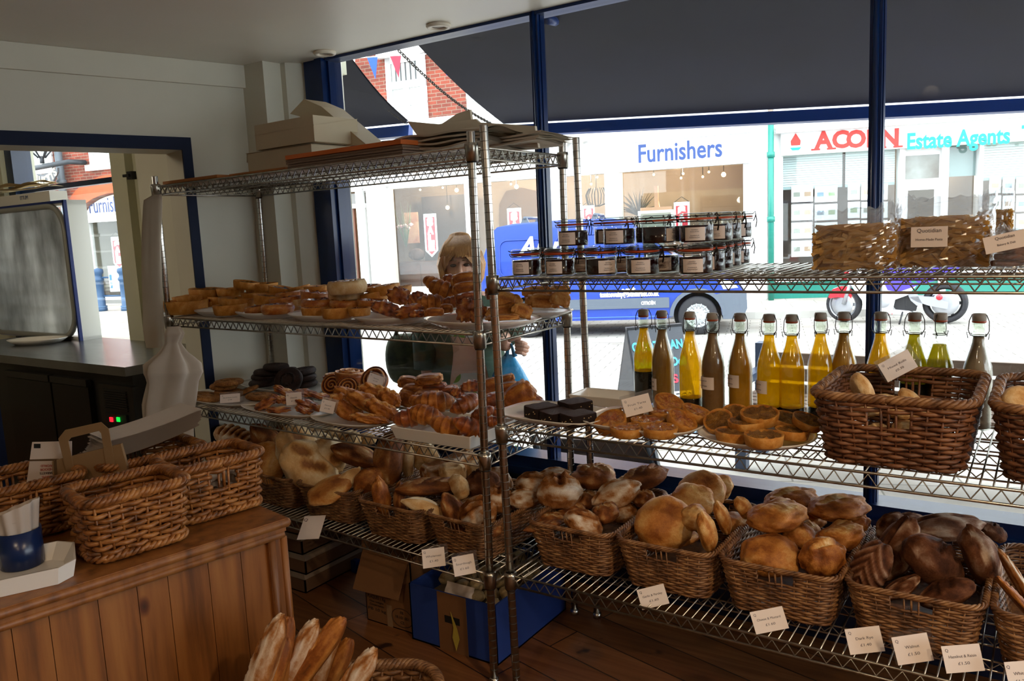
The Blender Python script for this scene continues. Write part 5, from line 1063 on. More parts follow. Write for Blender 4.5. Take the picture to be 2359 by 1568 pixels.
# baskets behind: one under the kraft bag by the napkins, one holding the stack of paper bags
def back_basket(label, pxc, z_rim, w, dep, h, hole):
    p = onz(*pxc, z_rim); c = V((p.x, p.y, ZC + .009)); basket('wicker_basket', label, 'basket', w, dep, h, .012, 11, (M_WH, M_WH), frame(c, CU, CN * -1, (0, 0, 1)), CG, r=.04, hole=hole, foot=True); return c
C_c = back_basket('honey wicker basket with leaflets and a kraft carrier behind the straws', (40, 1110), ZC + .15, .30, .26, .155, (.07, .5, .8))
D_c = back_basket('honey wicker basket stuffed with white paper bags behind the other counter baskets', (330, 1048), ZC + .15, .32, .24, .155, (.08, .5, .8))
# ================================================================== BREAD AND PASTRY SHAPES
def sgp(x, e): return math.copysign(abs(x) ** e, x)
def blob(name, m, L, W, H, seed=0, ex=1.0, ez=1.0, flat=.35, lump=.03, lf=2.0, slashes=(), swid=.1, sdep=.12, stone=.3, tone0=.45, tlo=.25, tfreq=1.6, pinch=0, nu=22, nv=30, patch=None, flour=0, bend=0, ridges=0, rid=.04, chev=0, groove=None):
    nu = int(nu * 1.7); nv = int(nv * 1.6); sdep *= 1.7; tlo *= 1.3; flour *= 2.0; stone *= 1.7; tone0 -= .06 * (flour > 0)
    """crusty solid of length L (x), width W (y), height H (z); returns one mesh object with a browning attribute, base at z=0"""
    mb = MB(); o = V((seed * 7.3, seed * 3.1, seed * 1.7))
    zs = H / (1 + (1 - flat)) if flat else H / 2
    def sh(u, v_):
        a = pi * u; b = 2 * pi * v_                                   # pole axis along x
        n = V((-cos(a), sin(a) * cos(b), sin(a) * sin(b)))
        x, y, z = sgp(n.x, ex), sgp(n.y, ex if not pinch else 1), sgp(n.z, ez)
        t = tone0 + tlo * noise.noise(n * tfreq + o) + .1 * noise.noise(n * tfreq * 4 + o)
        k = 1 + lump * noise.noise(n * lf + o) * 2.4 + lump * .8 * noise.noise(n * lf * 3 + o) + lump * .3 * noise.noise(n * lf * 8 + o)
        if pinch: kk = (1 - pinch * abs(x) ** 2); y *= kk; z *= kk
        if ridges: k += rid * sin(x * ridges * pi) * (1 if n.z > -.3 else .3); t += .12 * sin(x * ridges * pi)
        g = 0
        if n.z > .05:
            for (x0, y0, x1, y1) in slashes:
                dx, dy = x1 - x0, y1 - y0; L2 = dx * dx + dy * dy; q = max(0, min(1, ((x - x0) * dx + (y - y0) * dy) / L2)); d2 = (x - x0 - q * dx) ** 2 + (y - y0 - q * dy) ** 2
                e = math.exp(-d2 / swid ** 2); e2 = math.exp(-((sqrt(d2) - swid * 1.7) / (swid * .6)) ** 2); g = max(g, e); k += sdep * .55 * e2; t -= .0 * e2; 
            k -= sdep * g; t += stone * g
        if chev and n.z > -.2:
            c = sin((x * chev + abs(y) * 2.2) * pi * 2); k += .05 * c; t += .22 * c
        if patch and (n - V(patch[:3]).normalized()).length < patch[3]:
            f = 1 - (n - V(patch[:3]).normalized()).length / patch[3]; k += .10 * f * (noise.noise(n * 9 + o) + .4); t += .35 * min(1, f * 2) * (.5 + noise.noise(n * 12 + o))
        if flour: t += flour * max(0, noise.noise(n * 2.2 + o * 2) + .25) * (n.z > -.1)
        if flat and z < -(1 - flat): z = -(1 - flat) + (z + (1 - flat)) * .12
        p = V((x * L / 2, y * W / 2, z * zs)) * k
        if bend: p.y += bend * L * (x * x - .3)
        return p, max(0, min(1, t))
    pts = {}
    def P(u, v_):
        key = (round(u * nu), round(v_ * nv))
        if key not in pts: pts[key] = sh(u, v_)
        return pts[key]
    mb.grid(lambda u, v_: P(u, v_)[0], nu, nv, cv=True, tonefn=lambda u, v_: P(u, v_)[1])
    lo = min(v_.z for v_ in mb.v)
    for v_ in mb.v: v_.z -= lo
    ob = mb.build(name, m, tone=True); return ob
C_GOLD = crust('crust_golden', [(.0, '#4a2208'), (.3, '#8a4c18'), (.55, '#bd7a35'), (.8, '#dcae6b'), (1, '#efd9ae')])
C_FLOUR = crust('crust_floured', [(.0, '#3d1f0c'), (.28, '#7c4720'), (.5, '#a9713f'), (.72, '#cdb194'), (1, '#e9dfd0')], rough=.8, spec=.1)
C_BROWN = crust('crust_brown', [(.0, '#2f170a'), (.3, '#6e3b18'), (.55, '#9a5d2b'), (.8, '#c09058'), (1, '#dcc39a')], rough=.6)
C_RYE = crust('crust_rye', [(.0, '#1e0f08'), (.3, '#4b2917'), (.55, '#6e442a'), (.8, '#94715a'), (1, '#bba28c')], rough=.75, spec=.15)
C_PALE = crust('crust_pale', [(.0, '#8a5524'), (.3, '#c08a4a'), (.55, '#d9b078'), (.8, '#ead0a2'), (1, '#f4e6cb')], rough=.6)
C_PAST = crust('pastry_glazed', [(.0, '#3c1606'), (.3, '#7d360e'), (.52, '#b05f1d'), (.75, '#d79545'), (1, '#eec583')], rough=.35, spec=.5, coat=.35, fine=55)
C_CROI = crust('croissant_flaky', [(.0, '#4e2408'), (.3, '#935016'), (.52, '#c2792b'), (.75, '#dfa356'), (1, '#f2d497')], rough=.5, spec=.4, coat=.1, fine=60)
C_TART = crust('tart_shell', [(.0, '#6b340d'), (.35, '#a8631f'), (.6, '#cb8a39'), (1, '#e6b973')], rough=.55)
C_RED = crust('pizza_topping', [(.0, '#260c08'), (.3, '#641a0e'), (.5, '#983415'), (.7, '#bf5f22'), (1, '#e0b070')], rough=.2, spec=.6, coat=.7, fine=90, mix=.9)
C_DARKT = crust('dark_topping', [(.0, '#14090a'), (.35, '#35151a'), (.55, '#5e3320'), (.75, '#96672f'), (1, '#cf9f58')], rough=.22, spec=.6, coat=.6, fine=90, mix=.9)
C_HERB = crust('quiche_filling', [(.0, '#3a2408'), (.3, '#7a4f1c'), (.5, '#a8742f'), (.75, '#c99a50'), (1, '#e0bd7c')], rough=.4, fine=110, mix=.9)
C_COOK = crust('cookie_dough', [(.0, '#3b1c0b'), (.3, '#7a4a20'), (.55, '#a87038'), (.8, '#c8945a'), (1, '#dcb483')], rough=.8, fine=70, mix=.7)
C_CHOC = crust('chocolate_cookie', [(.0, '#0d0706'), (.4, '#22120d'), (.7, '#38211a'), (1, '#543629')], rough=.6, fine=60, mix=.6)
C_BROWNIE = crust('brownie_crumb', [(.0, '#120806'), (.5, '#2a140d'), (.85, '#3c2016'), (1, '#a98a62')], rough=.7, fine=120, mix=.6)
C_FRUIT = crust('fruit_topping', [(.0, '#5a1c0c'), (.22, '#a5521a'), (.45, '#cf8a34'), (.8, '#e2ac56'), (1, '#f0cf8c')], rough=.18, spec=.6, coat=.8, fine=60, mix=.8)
# ---- prototypes: each kind is built once (at unit scale where it is scaled to fit) and then copied
PROTO = {}
def proto(kind, variants): PROTO[kind] = variants
proto('boule', [lambda: blob('sourdough_boule', C_FLOUR, 1, .95, .78, 1, lump=.04, slashes=[(-.5, -.35, .5, -.3), (-.5, .05, .55, .1), (-.4, .42, .4, .42)], swid=.1, sdep=.1, stone=-.22, tone0=.48, flour=.28),
                lambda: blob('sourdough_boule', C_FLOUR, 1, .95, .76, 2, lump=.045, slashes=[(-.55, 0, .55, 0), (0, -.5, 0, .5), (-.4, .45, .3, .5)], swid=.12, sdep=.12, stone=-.25, tone0=.5, flour=.3),
                lambda: blob('sourdough_boule', C_BROWN, 1, .95, .76, 5, lump=.045, slashes=[(-.5, -.3, .5, .3), (-.5, .25, .4, -.4)], swid=.1, sdep=.12, stone=.3, tone0=.45, flour=.2)])
proto('batard', [lambda: blob('batard_loaf', C_FLOUR, 1, .52, .46, 3, lump=.04, slashes=[(-.7, -.1, .7, .1)], swid=.16, sdep=.12, stone=-.2, tone0=.6, flour=.35, pinch=.25),
                 lambda: blob('batard_loaf', C_BROWN, 1, .5, .44, 4, lump=.04, slashes=[(-.65, -.3, -.35, .4), (-.25, -.4, .05, .4), (.15, -.4, .45, .35), (.5, -.35, .75, .25)], swid=.08, sdep=.1, stone=.35, tone0=.42, flour=.15, pinch=.2)])
proto('bloomer', [lambda: blob('bloomer_loaf', C_FLOUR, 1, .56, .5, 6, ex=.85, lump=.03, slashes=[(x - .12, -.8, x + .12, .8) for x in (-.62, -.36, -.1, .16, .42, .68)], swid=.06, sdep=.06, stone=-.35, tone0=.72, pinch=.15, nu=40)])
proto('flatbread', [lambda: blob('flat_golden_bread', C_GOLD, 1, .9, .26, 7, ez=.75, lump=.035, tone0=.55, tlo=.3, tfreq=1.1, flat=.2), lambda: blob('flat_golden_bread', C_GOLD, 1, .8, .3, 8, ez=.8, lump=.05, tone0=.6, tlo=.3, tfreq=1.2, flat=.2, pinch=.2)])
proto('pointed', [lambda: blob('pointed_roll', C_GOLD, 1, .52, .45, 9, lump=.05, tone0=.62, tlo=.3, pinch=.45, slashes=[(-.6, 0, .6, .05)], swid=.12, sdep=.07, stone=.15)])
proto('cheese', [lambda: blob('cheese_loaf', C_GOLD, 1, .9, .66, 10, lump=.06, tone0=.42, tlo=.25, patch=(.1, -.3, .9, .75), slashes=[(-.5, .1, .5, .3)], swid=.12, sdep=.1, stone=.2), lambda: blob('cheese_loaf', C_GOLD, 1, .8, .62, 11, lump=.06, tone0=.38, tlo=.25, patch=(-.3, .2, .9, .7), slashes=[(-.5, -.2, .6, .1)], swid=.13, sdep=.12, stone=.25), lambda: blob('cheese_loaf', C_GOLD, 1, .95, .8, 20, lump=.05, tone0=.5, tlo=.2, slashes=[(-.6, .1, .6, .2)], swid=.05, sdep=.05, stone=-.2)])
proto('rye', [lambda: blob('rye_loaf', C_RYE, 1, .55, .5, 12, lump=.03, tone0=.5, flour=.5, slashes=[(-.75, .1, .75, 0)], swid=.13, sdep=.09, stone=-.12, pinch=.22), lambda: blob('rye_loaf', C_RYE, 1, .6, .5, 13, lump=.03, tone0=.45, flour=.35, slashes=[(-.6, -.1, .7, .15)], swid=.1, sdep=.1, stone=-.2, pinch=.2), lambda: blob('rye_loaf', C_RYE, 1, .6, .52, 14, lump=.03, tone0=.4, flour=.2, slashes=[(-.4, -.5, -.1, .5), (.1, -.5, .4, .5)], swid=.07, sdep=.08, stone=-.1, pinch=.15)])
proto('chevron', [lambda: blob('chevron_rye_loaf', C_RYE, 1, .62, .42, 15, ex=.8, lump=.02, tone0=.5, chev=2.6, pinch=.2, nu=56)])
proto('pizza', [lambda: blob('blistered_flat_bread', C_PALE, 1, .72, .26, 16, ez=.8, lump=.06, tone0=.7, tlo=.3, tfreq=1.0, flat=.2, patch=(.2, .1, .95, .5), slashes=[(-.1, -.2, .35, .1), (-.55, .1, -.4, .2)], swid=.17, sdep=.05, stone=-.95), lambda: blob('blistered_flat_bread', C_PALE, 1, .8, .3, 17, ez=.8, lump=.06, tone0=.68, tlo=.3, tfreq=1.1, flat=.2, slashes=[(.2, -.3, .3, .2)], swid=.2, sdep=.05, stone=-.9)])
proto('brownloaf', [lambda: blob('brown_loaf', C_BROWN, 1, .5, .42, 18, lump=.03, tone0=.4, flour=.3, pinch=.25, slashes=[(-.8, .15, .8, .15)], swid=.1, sdep=.08, stone=.3), lambda: blob('brown_loaf', C_GOLD, 1, .5, .42, 19, lump=.04, tone0=.38, pinch=.3, slashes=[(-.8, .1, .8, .0)], swid=.08, sdep=.1, stone=.1)])
proto('wedge', [lambda: blob('pale_bread_wedge', C_PALE, 1, .4, .36, 21, ez=.7, lump=.03, tone0=.6, tlo=.25, pinch=.4, slashes=[(-.9, .1, .9, .1)], swid=.25, sdep=.06, stone=.35)])
proto('square', [lambda: blob('square_floured_roll', C_FLOUR, 1, .9, .62, 22, ex=.45, ez=.6, lump=.05, tone0=.55, flour=.2, patch=(1, 0, .2, .8)), lambda: blob('square_floured_roll', C_PALE, 1, .85, .6, 23, ex=.5, ez=.6, lump=.05, tone0=.5, patch=(.9, .3, .3, .7))])
proto('bap', [lambda: blob('soft_white_roll', C_PALE, 1, .72, .5, 24, lump=.02, tone0=.52, tlo=.25), lambda: blob('soft_white_roll', C_PALE, 1, .9, .48, 25, lump=.02, tone0=.62, tlo=.2, flour=.2), lambda: blob('soft_white_roll', C_PALE, 1, .6, .5, 26, lump=.03, tone0=.5, tlo=.25, slashes=[(-.6, 0, .6, .0)], swid=.1, sdep=.07, stone=.1)])
proto('baguette', [lambda: blob('baguette', C_FLOUR, 1, .26, .24, 27, ex=.8, lump=.03, tone0=.5, flour=.4, slashes=[(x - .1, -.5, x + .14, .5) for x in (-.6, -.2, .2, .6)], swid=.06, sdep=.08, stone=.1, pinch=.1, nu=34), lambda: blob('baguette', C_GOLD, 1, .26, .24, 28, ex=.8, lump=.03, tone0=.38, slashes=[(x - .1, -.5, x + .14, .5) for x in (-.6, -.2, .2, .6)], swid=.06, sdep=.08, stone=.4, pinch=.1, nu=34)])
proto('potato', [lambda: blob('potato', mat('potato_skin', '#a8926a', .8, col2='#8a744e', scale=20), 1, .75, .7, 29, lump=.06, flat=0, nu=12, nv=16)])
# pastry
def croissant(seed, m=C_CROI, arc=2.2, segs=7):
    mb = MB(); o = V((seed * 5.1, 0, 0)); nu, nv = 56, 18
    def f(u, v_):
        s = u * 2 - 1; a = s * arc / 2; R = .42; r = .2 * max(.02, (1 - abs(s) ** 2.2)) ** .8 + .012; saw = (u * segs) % 1; r *= .86 + .2 * (1 - saw if s < 0 else saw) + .1 * noise.noise(V((u * 9, v_ * 6, seed)))
        c = V((R * sin(a), -R * cos(a) + R * .62, 0)); b = 2 * pi * v_; rd = V((sin(a), -cos(a), 0)); return c + rd * (r * cos(b)) + V((0, 0, r * .95 * sin(b)))
    def t(u, v_): saw = (u * segs) % 1; s = u * 2 - 1; return .42 + .28 * noise.noise(V((u * 5, sin(2 * pi * v_) * 2, seed))) + .22 * ((1 - saw if s < 0 else saw) - .5) + .12 * sin(2 * pi * v_) * -1
    mb.grid(f, nu, nv, cv=True, tonefn=t); lo = min(v_.z for v_ in mb.v)
    for v_ in mb.v: v_.z = (v_.z - lo); 
    return mb.build('croissant', m, tone=True)
proto('croissant', [lambda: croissant(1), lambda: croissant(2, arc=1.7), lambda: croissant(3, C_PAST, 2.0)])
proto('savoury', [lambda: croissant(4, C_PAST, 1.6, 6), lambda: blob('savoury_croissant', C_PAST, 1, .55, .5, 31, lump=.09, lf=2.6, tone0=.4, tlo=.35, ridges=5, rid=.05, pinch=.2), lambda: blob('savoury_croissant', C_PAST, 1, .62, .55, 32, lump=.12, lf=3, tone0=.5, tlo=.4)])
proto('sausage', [lambda: blob('sausage_roll', C_CROI, 1, .6, .5, 33, ex=.6, ez=.7, lump=.07, lf=3, tone0=.62, tlo=.3), lambda: blob('sausage_roll', C_CROI, 1, .62, .52, 34, ex=.6, ez=.7, lump=.08, lf=3, tone0=.55, tlo=.35)])
proto('painchoc', [lambda: blob('pain_au_chocolat', C_PAST, 1, .75, .5, 35, ex=.6, ez=.75, lump=.05, lf=3, tone0=.4, tlo=.3, slashes=[(-.9, 0, .9, 0)], swid=.12, sdep=.1, stone=.15), lambda: blob('pain_au_chocolat', C_CROI, 1, .8, .5, 36, ex=.6, ez=.75, lump=.06, lf=3, tone0=.42, tlo=.35)])
proto('almond', [lambda: blob('almond_croissant', C_CROI, 1, .5, .34, 37, lump=.11, lf=3, tone0=.42, tlo=.35, patch=(0, 0, 1, .9), ez=.8), lambda: blob('almond_croissant', C_CROI, 1, .48, .34, 38, lump=.12, lf=2.6, tone0=.45, tlo=.4, patch=(.3, .2, .9, .8), ez=.8)])
proto('danish', [lambda: blob('fruit_danish', C_PAST, 1, .7, .36, 39, lump=.14, lf=2.6, tone0=.45, tlo=.4, slashes=[(-.4, 0, .4, .05)], swid=.22, sdep=.22, stone=-.3), lambda: blob('fruit_danish', C_PAST, 1, .6, .42, 40, lump=.16, lf=2.8, tone0=.5, tlo=.4, bend=.15)])
def disc(name, m, h, seed, rim=.12, dip=.25, bump_=.06, tone_top=.35, tone_side=.6, nr=9, na=30, mats=None, ell=1.0, split=None, round_=False):
    """round tart or flat pastry, diameter 1, height h"""
    mb = MB(); o = V((seed * 3.7, seed, 0)); prof = [(.0, 0, 0), (.42, 0, 0), (.46, .1 * h, 0)] + ([(.5, .45 * h, 0), (.49, .75 * h, 0), (.45, h, 0)] if round_ else [(.485, .6 * h, 0), (.5, h, 0), (.49, h * 1.04, 0)])
    inner = [(.5 - rim, h * (1 - dip * .5), 1), (.5 - rim * 1.5, h * (1 - dip), 1), (.25, h * (1 - dip * .9), 1), (.12, h * (1 - dip * .8), 1), (0.002, h * (1 - dip * .8), 1)]
    allp = prof + inner; n = len(allp)
    def f(u, v_):
        i = round(u * (n - 1)); r, z, k = allp[i]; a = 2 * pi * v_; q = V((cos(a) * r, sin(a) * r, 0)); w_ = 1 + .05 * noise.noise(q * 3 + o)
        return V((q.x * w_, q.y * w_ * ell, z + (k * bump_ * noise.noise(q * 9 + o) if k else .25 * h * .15 * noise.noise(q * 5 + o) * (z > 0))))
    def t(u, v_):
        i = round(u * (n - 1)); r, z, k = allp[i]; a = 2 * pi * v_; q = V((cos(a) * r, sin(a) * r, z)); return (tone_top if k else tone_side) + .3 * noise.noise(q * 6 + o)
    mb.grid(f, n - 1, na, cv=True, tonefn=t)
    for fi, fc in enumerate(mb.f):
        mb.m[fi] = 1 if all(allp[(v_ // na)][2] for v_ in fc) else 0
    return mb.build(name, m, tone=True)
proto('paletart', [lambda: disc('savoury_tartlet', [C_TART, C_HERB], .3, 1), lambda: disc('savoury_tartlet', [C_TART, C_HERB], .27, 2, ell=.9)])
proto('darktart', [lambda: disc('dark_topped_tartlet', [C_TART, C_DARKT], .3, 3, bump_=.1)])
proto('redpizza', [lambda: disc('tomato_topped_pastry', [C_PAST, C_RED], .3, 4, bump_=.1, round_=True), lambda: disc('tomato_topped_pastry', [C_PAST, C_RED], .28, 5, bump_=.12, ell=.85)])
proto('glazed', [lambda: disc('glazed_mini_pizza', [C_PALE, C_RED], .34, 6, bump_=.08, round_=True, dip=.12, tone_side=.62, rim=.14)])
proto('basepie', [lambda: disc('deep_glazed_tartlet', [C_TART, C_RED], .34, 7, bump_=.06, dip=.1)])
def two_part(root_name, d, part_a, part_b):
    """tart or quiche whose filling is a part of its own"""
    a = d; t = bpy.data.objects.new(root_name, None); scene.collection.objects.link(t)
    me = a.data
    for nm, idx in ((part_a, 0), (part_b, 1)):
        q = MB(); tn = [x.value for x in me.attributes['tone'].data]; used = {}
        for pl in me.polygons:
            if pl.material_index == idx:
                ids = []
                for vi in pl.vertices:
                    if vi not in used: used[vi] = len(q.v); q.v.append(me.vertices[vi].co.copy()); q.tone.append(tn[vi])
                    ids.append(used[vi])
                q.f.append(tuple(ids)); q.m.append(0); q.s.append(True)
        q.build(nm, me.materials[idx], t, tone=True)
    bpy.data.objects.remove(a); return t
proto('quiche', [lambda: two_part('quiche', disc('q', [C_TART, C_HERB], .27, 8, bump_=.07, dip=.14, rim=.07, na=36), 'pastry_case', 'filling'), lambda: two_part('quiche', disc('q', [C_TART, C_HERB], .29, 9, bump_=.09, dip=.1, rim=.08, na=36), 'pastry_case', 'filling')])
proto('fruittart', [lambda: two_part('fruit_tart', disc('q', [C_TART, C_FRUIT], .27, 10, bump_=.1, dip=.1, rim=.09, na=36), 'pastry_case', 'fruit_filling'), lambda: two_part('fruit_tart', disc('q', [C_TART, C_FRUIT], .3, 11, bump_=.13, dip=.05, rim=.09, na=36), 'pastry_case', 'fruit_filling')])
proto('cookie', [lambda: disc('oat_cookie', [C_COOK, C_COOK], .15, 12, dip=-.1, rim=.2, bump_=.025, tone_top=.55, tone_side=.5, round_=True), lambda: disc('oat_cookie', [C_COOK, C_COOK], .16, 13, dip=-.15, rim=.2, bump_=.03, tone_top=.5, tone_side=.45, round_=True)])
proto('choccookie', [lambda: disc('chocolate_cookie', [C_CHOC, C_CHOC], .2, 14, dip=-.1, rim=.2, bump_=.02, tone_top=.5, tone_side=.45, round_=True)])
def swirl(seed):
    mb = MB(); na, nr = 48, 22; h = .3
    def f(u, v_):
        a = 2 * pi * v_
        if u > .8: k = (u - .8) / .2; return V((cos(a) * .5 * (1 - .1 * k), sin(a) * .5 * (1 - .1 * k), h * .85 * (1 - k)))
        r = u / .8 * .5; ph = (r / .5 * 3.2 + v_) % 1; return V((cos(a) * r, sin(a) * r, h * (1.0 - .25 * (r / .5) ** 4) + .06 * sin(ph * 2 * pi)))
    def t(u, v_):
        if u > .8: return .45
        r = u / .8 * .5; ph = (r / .5 * 3.2 + v_) % 1; return .45 + .38 * sin(ph * 2 * pi) - .12 * (noise.noise(V((cos(2 * pi * v_) * r * 12, sin(2 * pi * v_) * r * 12, seed))) > .25)
    mb.grid(f, nr, na, cv=True, tonefn=t); return mb.build('raisin_swirl', C_PAST, tone=True)
proto('swirl', [lambda: swirl(1)])
def brownie(seed):
    mb = MB(); R = random.Random(seed)
    def f(u, v_):
        a = 2 * pi * v_; k = (abs(cos(a)) ** 8 + abs(sin(a)) ** 8) ** (-1 / 8); pr = [(0.001, 0), (.5, 0), (.5, .18), (.495, .34), (.48, .37), (.3, .38), (.001, .38)]; r, z = pr[round(u * 6)]
        return V((cos(a) * k * r, sin(a) * k * r * .85, z + .012 * noise.noise(V((cos(a) * r * 8, sin(a) * r * 8, seed)))))
    mb.grid(f, 6, 64, cv=True, smooth=False, tonefn=lambda u, v_: .62 if u > .6 else .25); o = mb.build('brownie', C_BROWNIE, tone=True)
    n = MB()
    for i in range(14):
        a = R.choice((0, pi / 2, pi, 1.5 * pi)); t_ = R.uniform(-.42, .42); p = V((cos(a) * .5 - sin(a) * t_, (sin(a) * .5 + cos(a) * t_) * .85, R.uniform(.05, .3))); n.lathe([(.001, -.02), (.026, 0), (.001, .02)], 6, p)
    n.build('nut_piece', mat('walnut', '#c9a878', .6), o)['kind'] = 'stuff'; return o
proto('brownie', [lambda: brownie(1), lambda: brownie(2)])
_made = {}
RH = V((RIGHT.x, RIGHT.y, 0)).normalized(); FH = V((FWD.x, FWD.y, 0)).normalized()
def put(kind, center, w, h, label, cat, group, roll=0, yaw=0, pitch=0, d=None, var=None, stand=False, dims=None):
    """stand a copy of a kind of food so that its middle is at `center`, w metres across and h metres tall as seen from the aisle"""
    vs = PROTO[kind]; i = (var if var is not None else rnd.randrange(len(vs))) % len(vs)
    first = (kind, i) not in _made
    if first:
        o = vs[i](); bpy.context.view_layer.update()
        pts = [v_.co for c in ([o] if o.type == 'MESH' else o.children) for v_ in c.data.vertices]
        _made[(kind, i)] = (o, V((max(p.x for p in pts) - min(p.x for p in pts), max(p.y for p in pts) - min(p.y for p in pts), max(p.z for p in pts) - min(p.z for p in pts))))
    o, sz = _made[(kind, i)]
    if dims: sc = V((dims[0] / sz.x, dims[1] / sz.y, dims[2] / sz.z))
    else: dd_ = d or w * (sz.y / sz.x); sc = V((w / sz.x, dd_ / sz.y, h / sz.z))
    R = Matrix((RH, FH, V((0, 0, 1)))).transposed().to_4x4()
    M = Matrix.Translation(center) @ R @ Matrix.Rotation(RAD(-roll), 4, 'Y') @ Matrix.Rotation(RAD(pitch), 4, 'X') @ Matrix.Rotation(RAD(yaw), 4, 'Z') @ Matrix.Diagonal((*sc, 1)) @ Matrix.Translation((0, 0, -sz.z / 2))
    if first:
        o.matrix_world = M; tag(o, label, cat, group); return o
    return tag(dup(o, M), label, cat, group)
# ================================================================== PLATTERS, CARDS AND THE FOOD ON THEM
ORD = ['first', 'second', 'third', 'fourth', 'fifth', 'sixth', 'seventh', 'eighth', 'ninth', 'tenth', 'eleventh', 'twelfth']
UNIFORM = {'paletart', 'darktart', 'redpizza', 'glazed', 'basepie', 'quiche', 'fruittart', 'cookie', 'choccookie', 'swirl', 'croissant', 'brownie'}
LOOK = {}
def lay(unit, zs, items, looks, where, end, group, cat='pastry', plate=.006, rev=False):
    """items: (kind, px, py, w_px, h_px, metres behind the front edge, row, roll[, yaw, pitch]); rows share a phrase, ordinals count from `end`"""
    by = {}
    for it in items: by.setdefault((it[6], looks[it[0]][0] if isinstance(looks[it[0]], tuple) else looks[it[0]]), []).append(it)
    for k, l in by.items(): l.sort(key=lambda q: q[1])
    for it in items:
        kind, px, py, w, h, ly, row, roll = it[:8]; yaw = it[8] if len(it) > 8 else 0; pitch = it[9] if len(it) > 9 else 0
        gr = 1.16 if unit is UL and zs > 1 else 1.13 if zs < .5 else 1.05; p = unit.at(px, py, ly); s = depth(p) / F_PX; W = w * s * gr; Hs = h * s * gr
        th = math.atan2(CZ - p.z, (p - CAM).xy.length)
        look = looks[kind]; l = by[(row, look)]; n = l.index(it)
        lab = '%s, %s%s %s' % (look, '' if len(l) == 1 else '%s from %s, ' % (ORD[n], end), row, where)
        lo = zs + plate
        if kind in UNIFORM:
            c = unit.at(px, py, ly, lo + .155 * W); putu(kind, c, W, lab, cat, group, roll, yaw or rnd.uniform(0, 360) * (kind not in ('croissant', 'brownie')), pitch)
        else:
            ratio = .7; D = W * ratio; H = max(.45 * Hs, (Hs - D * sin(th) * .8) / cos(th)); c = unit.at(px, py, ly, lo + H * .5); put(kind, c, W, H, lab, cat, group, roll, yaw, pitch, var=it[10] if len(it) > 10 else None)
def putu(kind, c, W, lab, cat, group, roll, yaw, pitch, var=None):
    vs = PROTO[kind]; i = (var if var is not None else rnd.randrange(len(vs))) % len(vs)
    first = (kind, i) not in _made
    if first:
        o = vs[i](); bpy.context.view_layer.update(); pts = [v_.co for k in ([o] if o.type == 'MESH' else o.children) for v_ in k.data.vertices]
        _made[(kind, i)] = (o, V((max(p.x for p in pts) - min(p.x for p in pts), max(p.y for p in pts) - min(p.y for p in pts), max(p.z for p in pts) - min(p.z for p in pts))))
    o, sz = _made[(kind, i)]; R = Matrix((RH, FH, V((0, 0, 1)))).transposed().to_4x4()
    M = Matrix.Translation(c) @ R @ Matrix.Rotation(RAD(-roll), 4, 'Y') @ Matrix.Rotation(RAD(pitch), 4, 'X') @ Matrix.Rotation(RAD(yaw), 4, 'Z') @ Matrix.Scale(W / max(sz.x, .001), 4) @ Matrix.Translation((0, 0, -sz.z / 2))
    if first: o.matrix_world = M; return tag(o, lab, cat, group)
    return tag(dup(o, M), lab, cat, group)
def shelf_platter(unit, zs, px0, px1, py, ly, d, label, h=.02, ex=2.8, yaw=0, group=None, py1=None):
    a, b = unit.at(px0, py, ly, zs), unit.at(px1, py1 or py, ly, zs); p = unit.o + unit.uy * ly; a = onpl(px0, py, p, unit.n); b = onpl(px1, py1 or py, p, unit.n); w = (b - a).length; c = (a + b) / 2; c.z = zs
    return platter('platter', label, 'plate', c, unit.yaw + RAD(yaw), w, d, h, ex, group=group)
ML, LL_, MR = ZL[1] + .001, ZL[2] + .001, ZR[1] + .001
# ---- middle shelf by the doorway: seven platters side by side
GP = 'white platters on the crowded shelf by the doorway'
names = ['first', 'second', 'third', 'fourth', 'fifth', 'sixth']
spans = [(386, 482), (486, 572), (576, 687), (692, 835), (840, 982), (996, 1232)]
for i, (a, b) in enumerate(spans):
    shelf_platter(UL, ML, a, b, 722, .15 if i < 5 else .145, .27, 'white platter %s from the doorway on the crowded pastry shelf' % names[i], h=.024, ex=2.2, group=GP)
shelf_platter(UL, ML, 1090, 1312, 712, .415, .2, 'white platter of sausage rolls behind the last platter on the crowded pastry shelf', h=.02, ex=2.4, group=GP)
mid = {'paletart': 'pale savoury tartlet', 'darktart': 'tartlet with dark topping', 'redpizza': 'tomato topped pastry', 'glazed': 'thick glazed mini pizza', 'basepie': 'deep glazed tartlet', 'savoury': 'torn golden savoury pastry', 'croissant': 'glossy small croissant', 'painchoc': 'plump glazed pastry', 'sausage': 'flaky sausage roll'}
A = [('paletart', 428, 706, 84, 16, .12, 'front of', 0), ('paletart', 446, 693, 78, 18, .15, 'second layer of', 3), ('paletart', 478, 677, 72, 18, .2, 'top of', -3),
     ('paletart', 500, 703, 62, 16, .2, 'back of', 4)]
B = [('paletart', 530, 712, 66, 16, .08, 'front of', 0), ('paletart', 545, 697, 72, 20, .12, 'second layer of', -4), ('darktart', 515, 692, 60, 16, .22, 'back of', 0), ('paletart', 531, 672, 54, 16, .26, 'upper layer of', 0), ('paletart', 567, 656, 50, 16, .26, 'top of', -10), ('darktart', 603, 664, 66, 18, .3, 'back of', 0), ('paletart', 592, 683, 62, 16, .22, 'upper layer of', 0)]
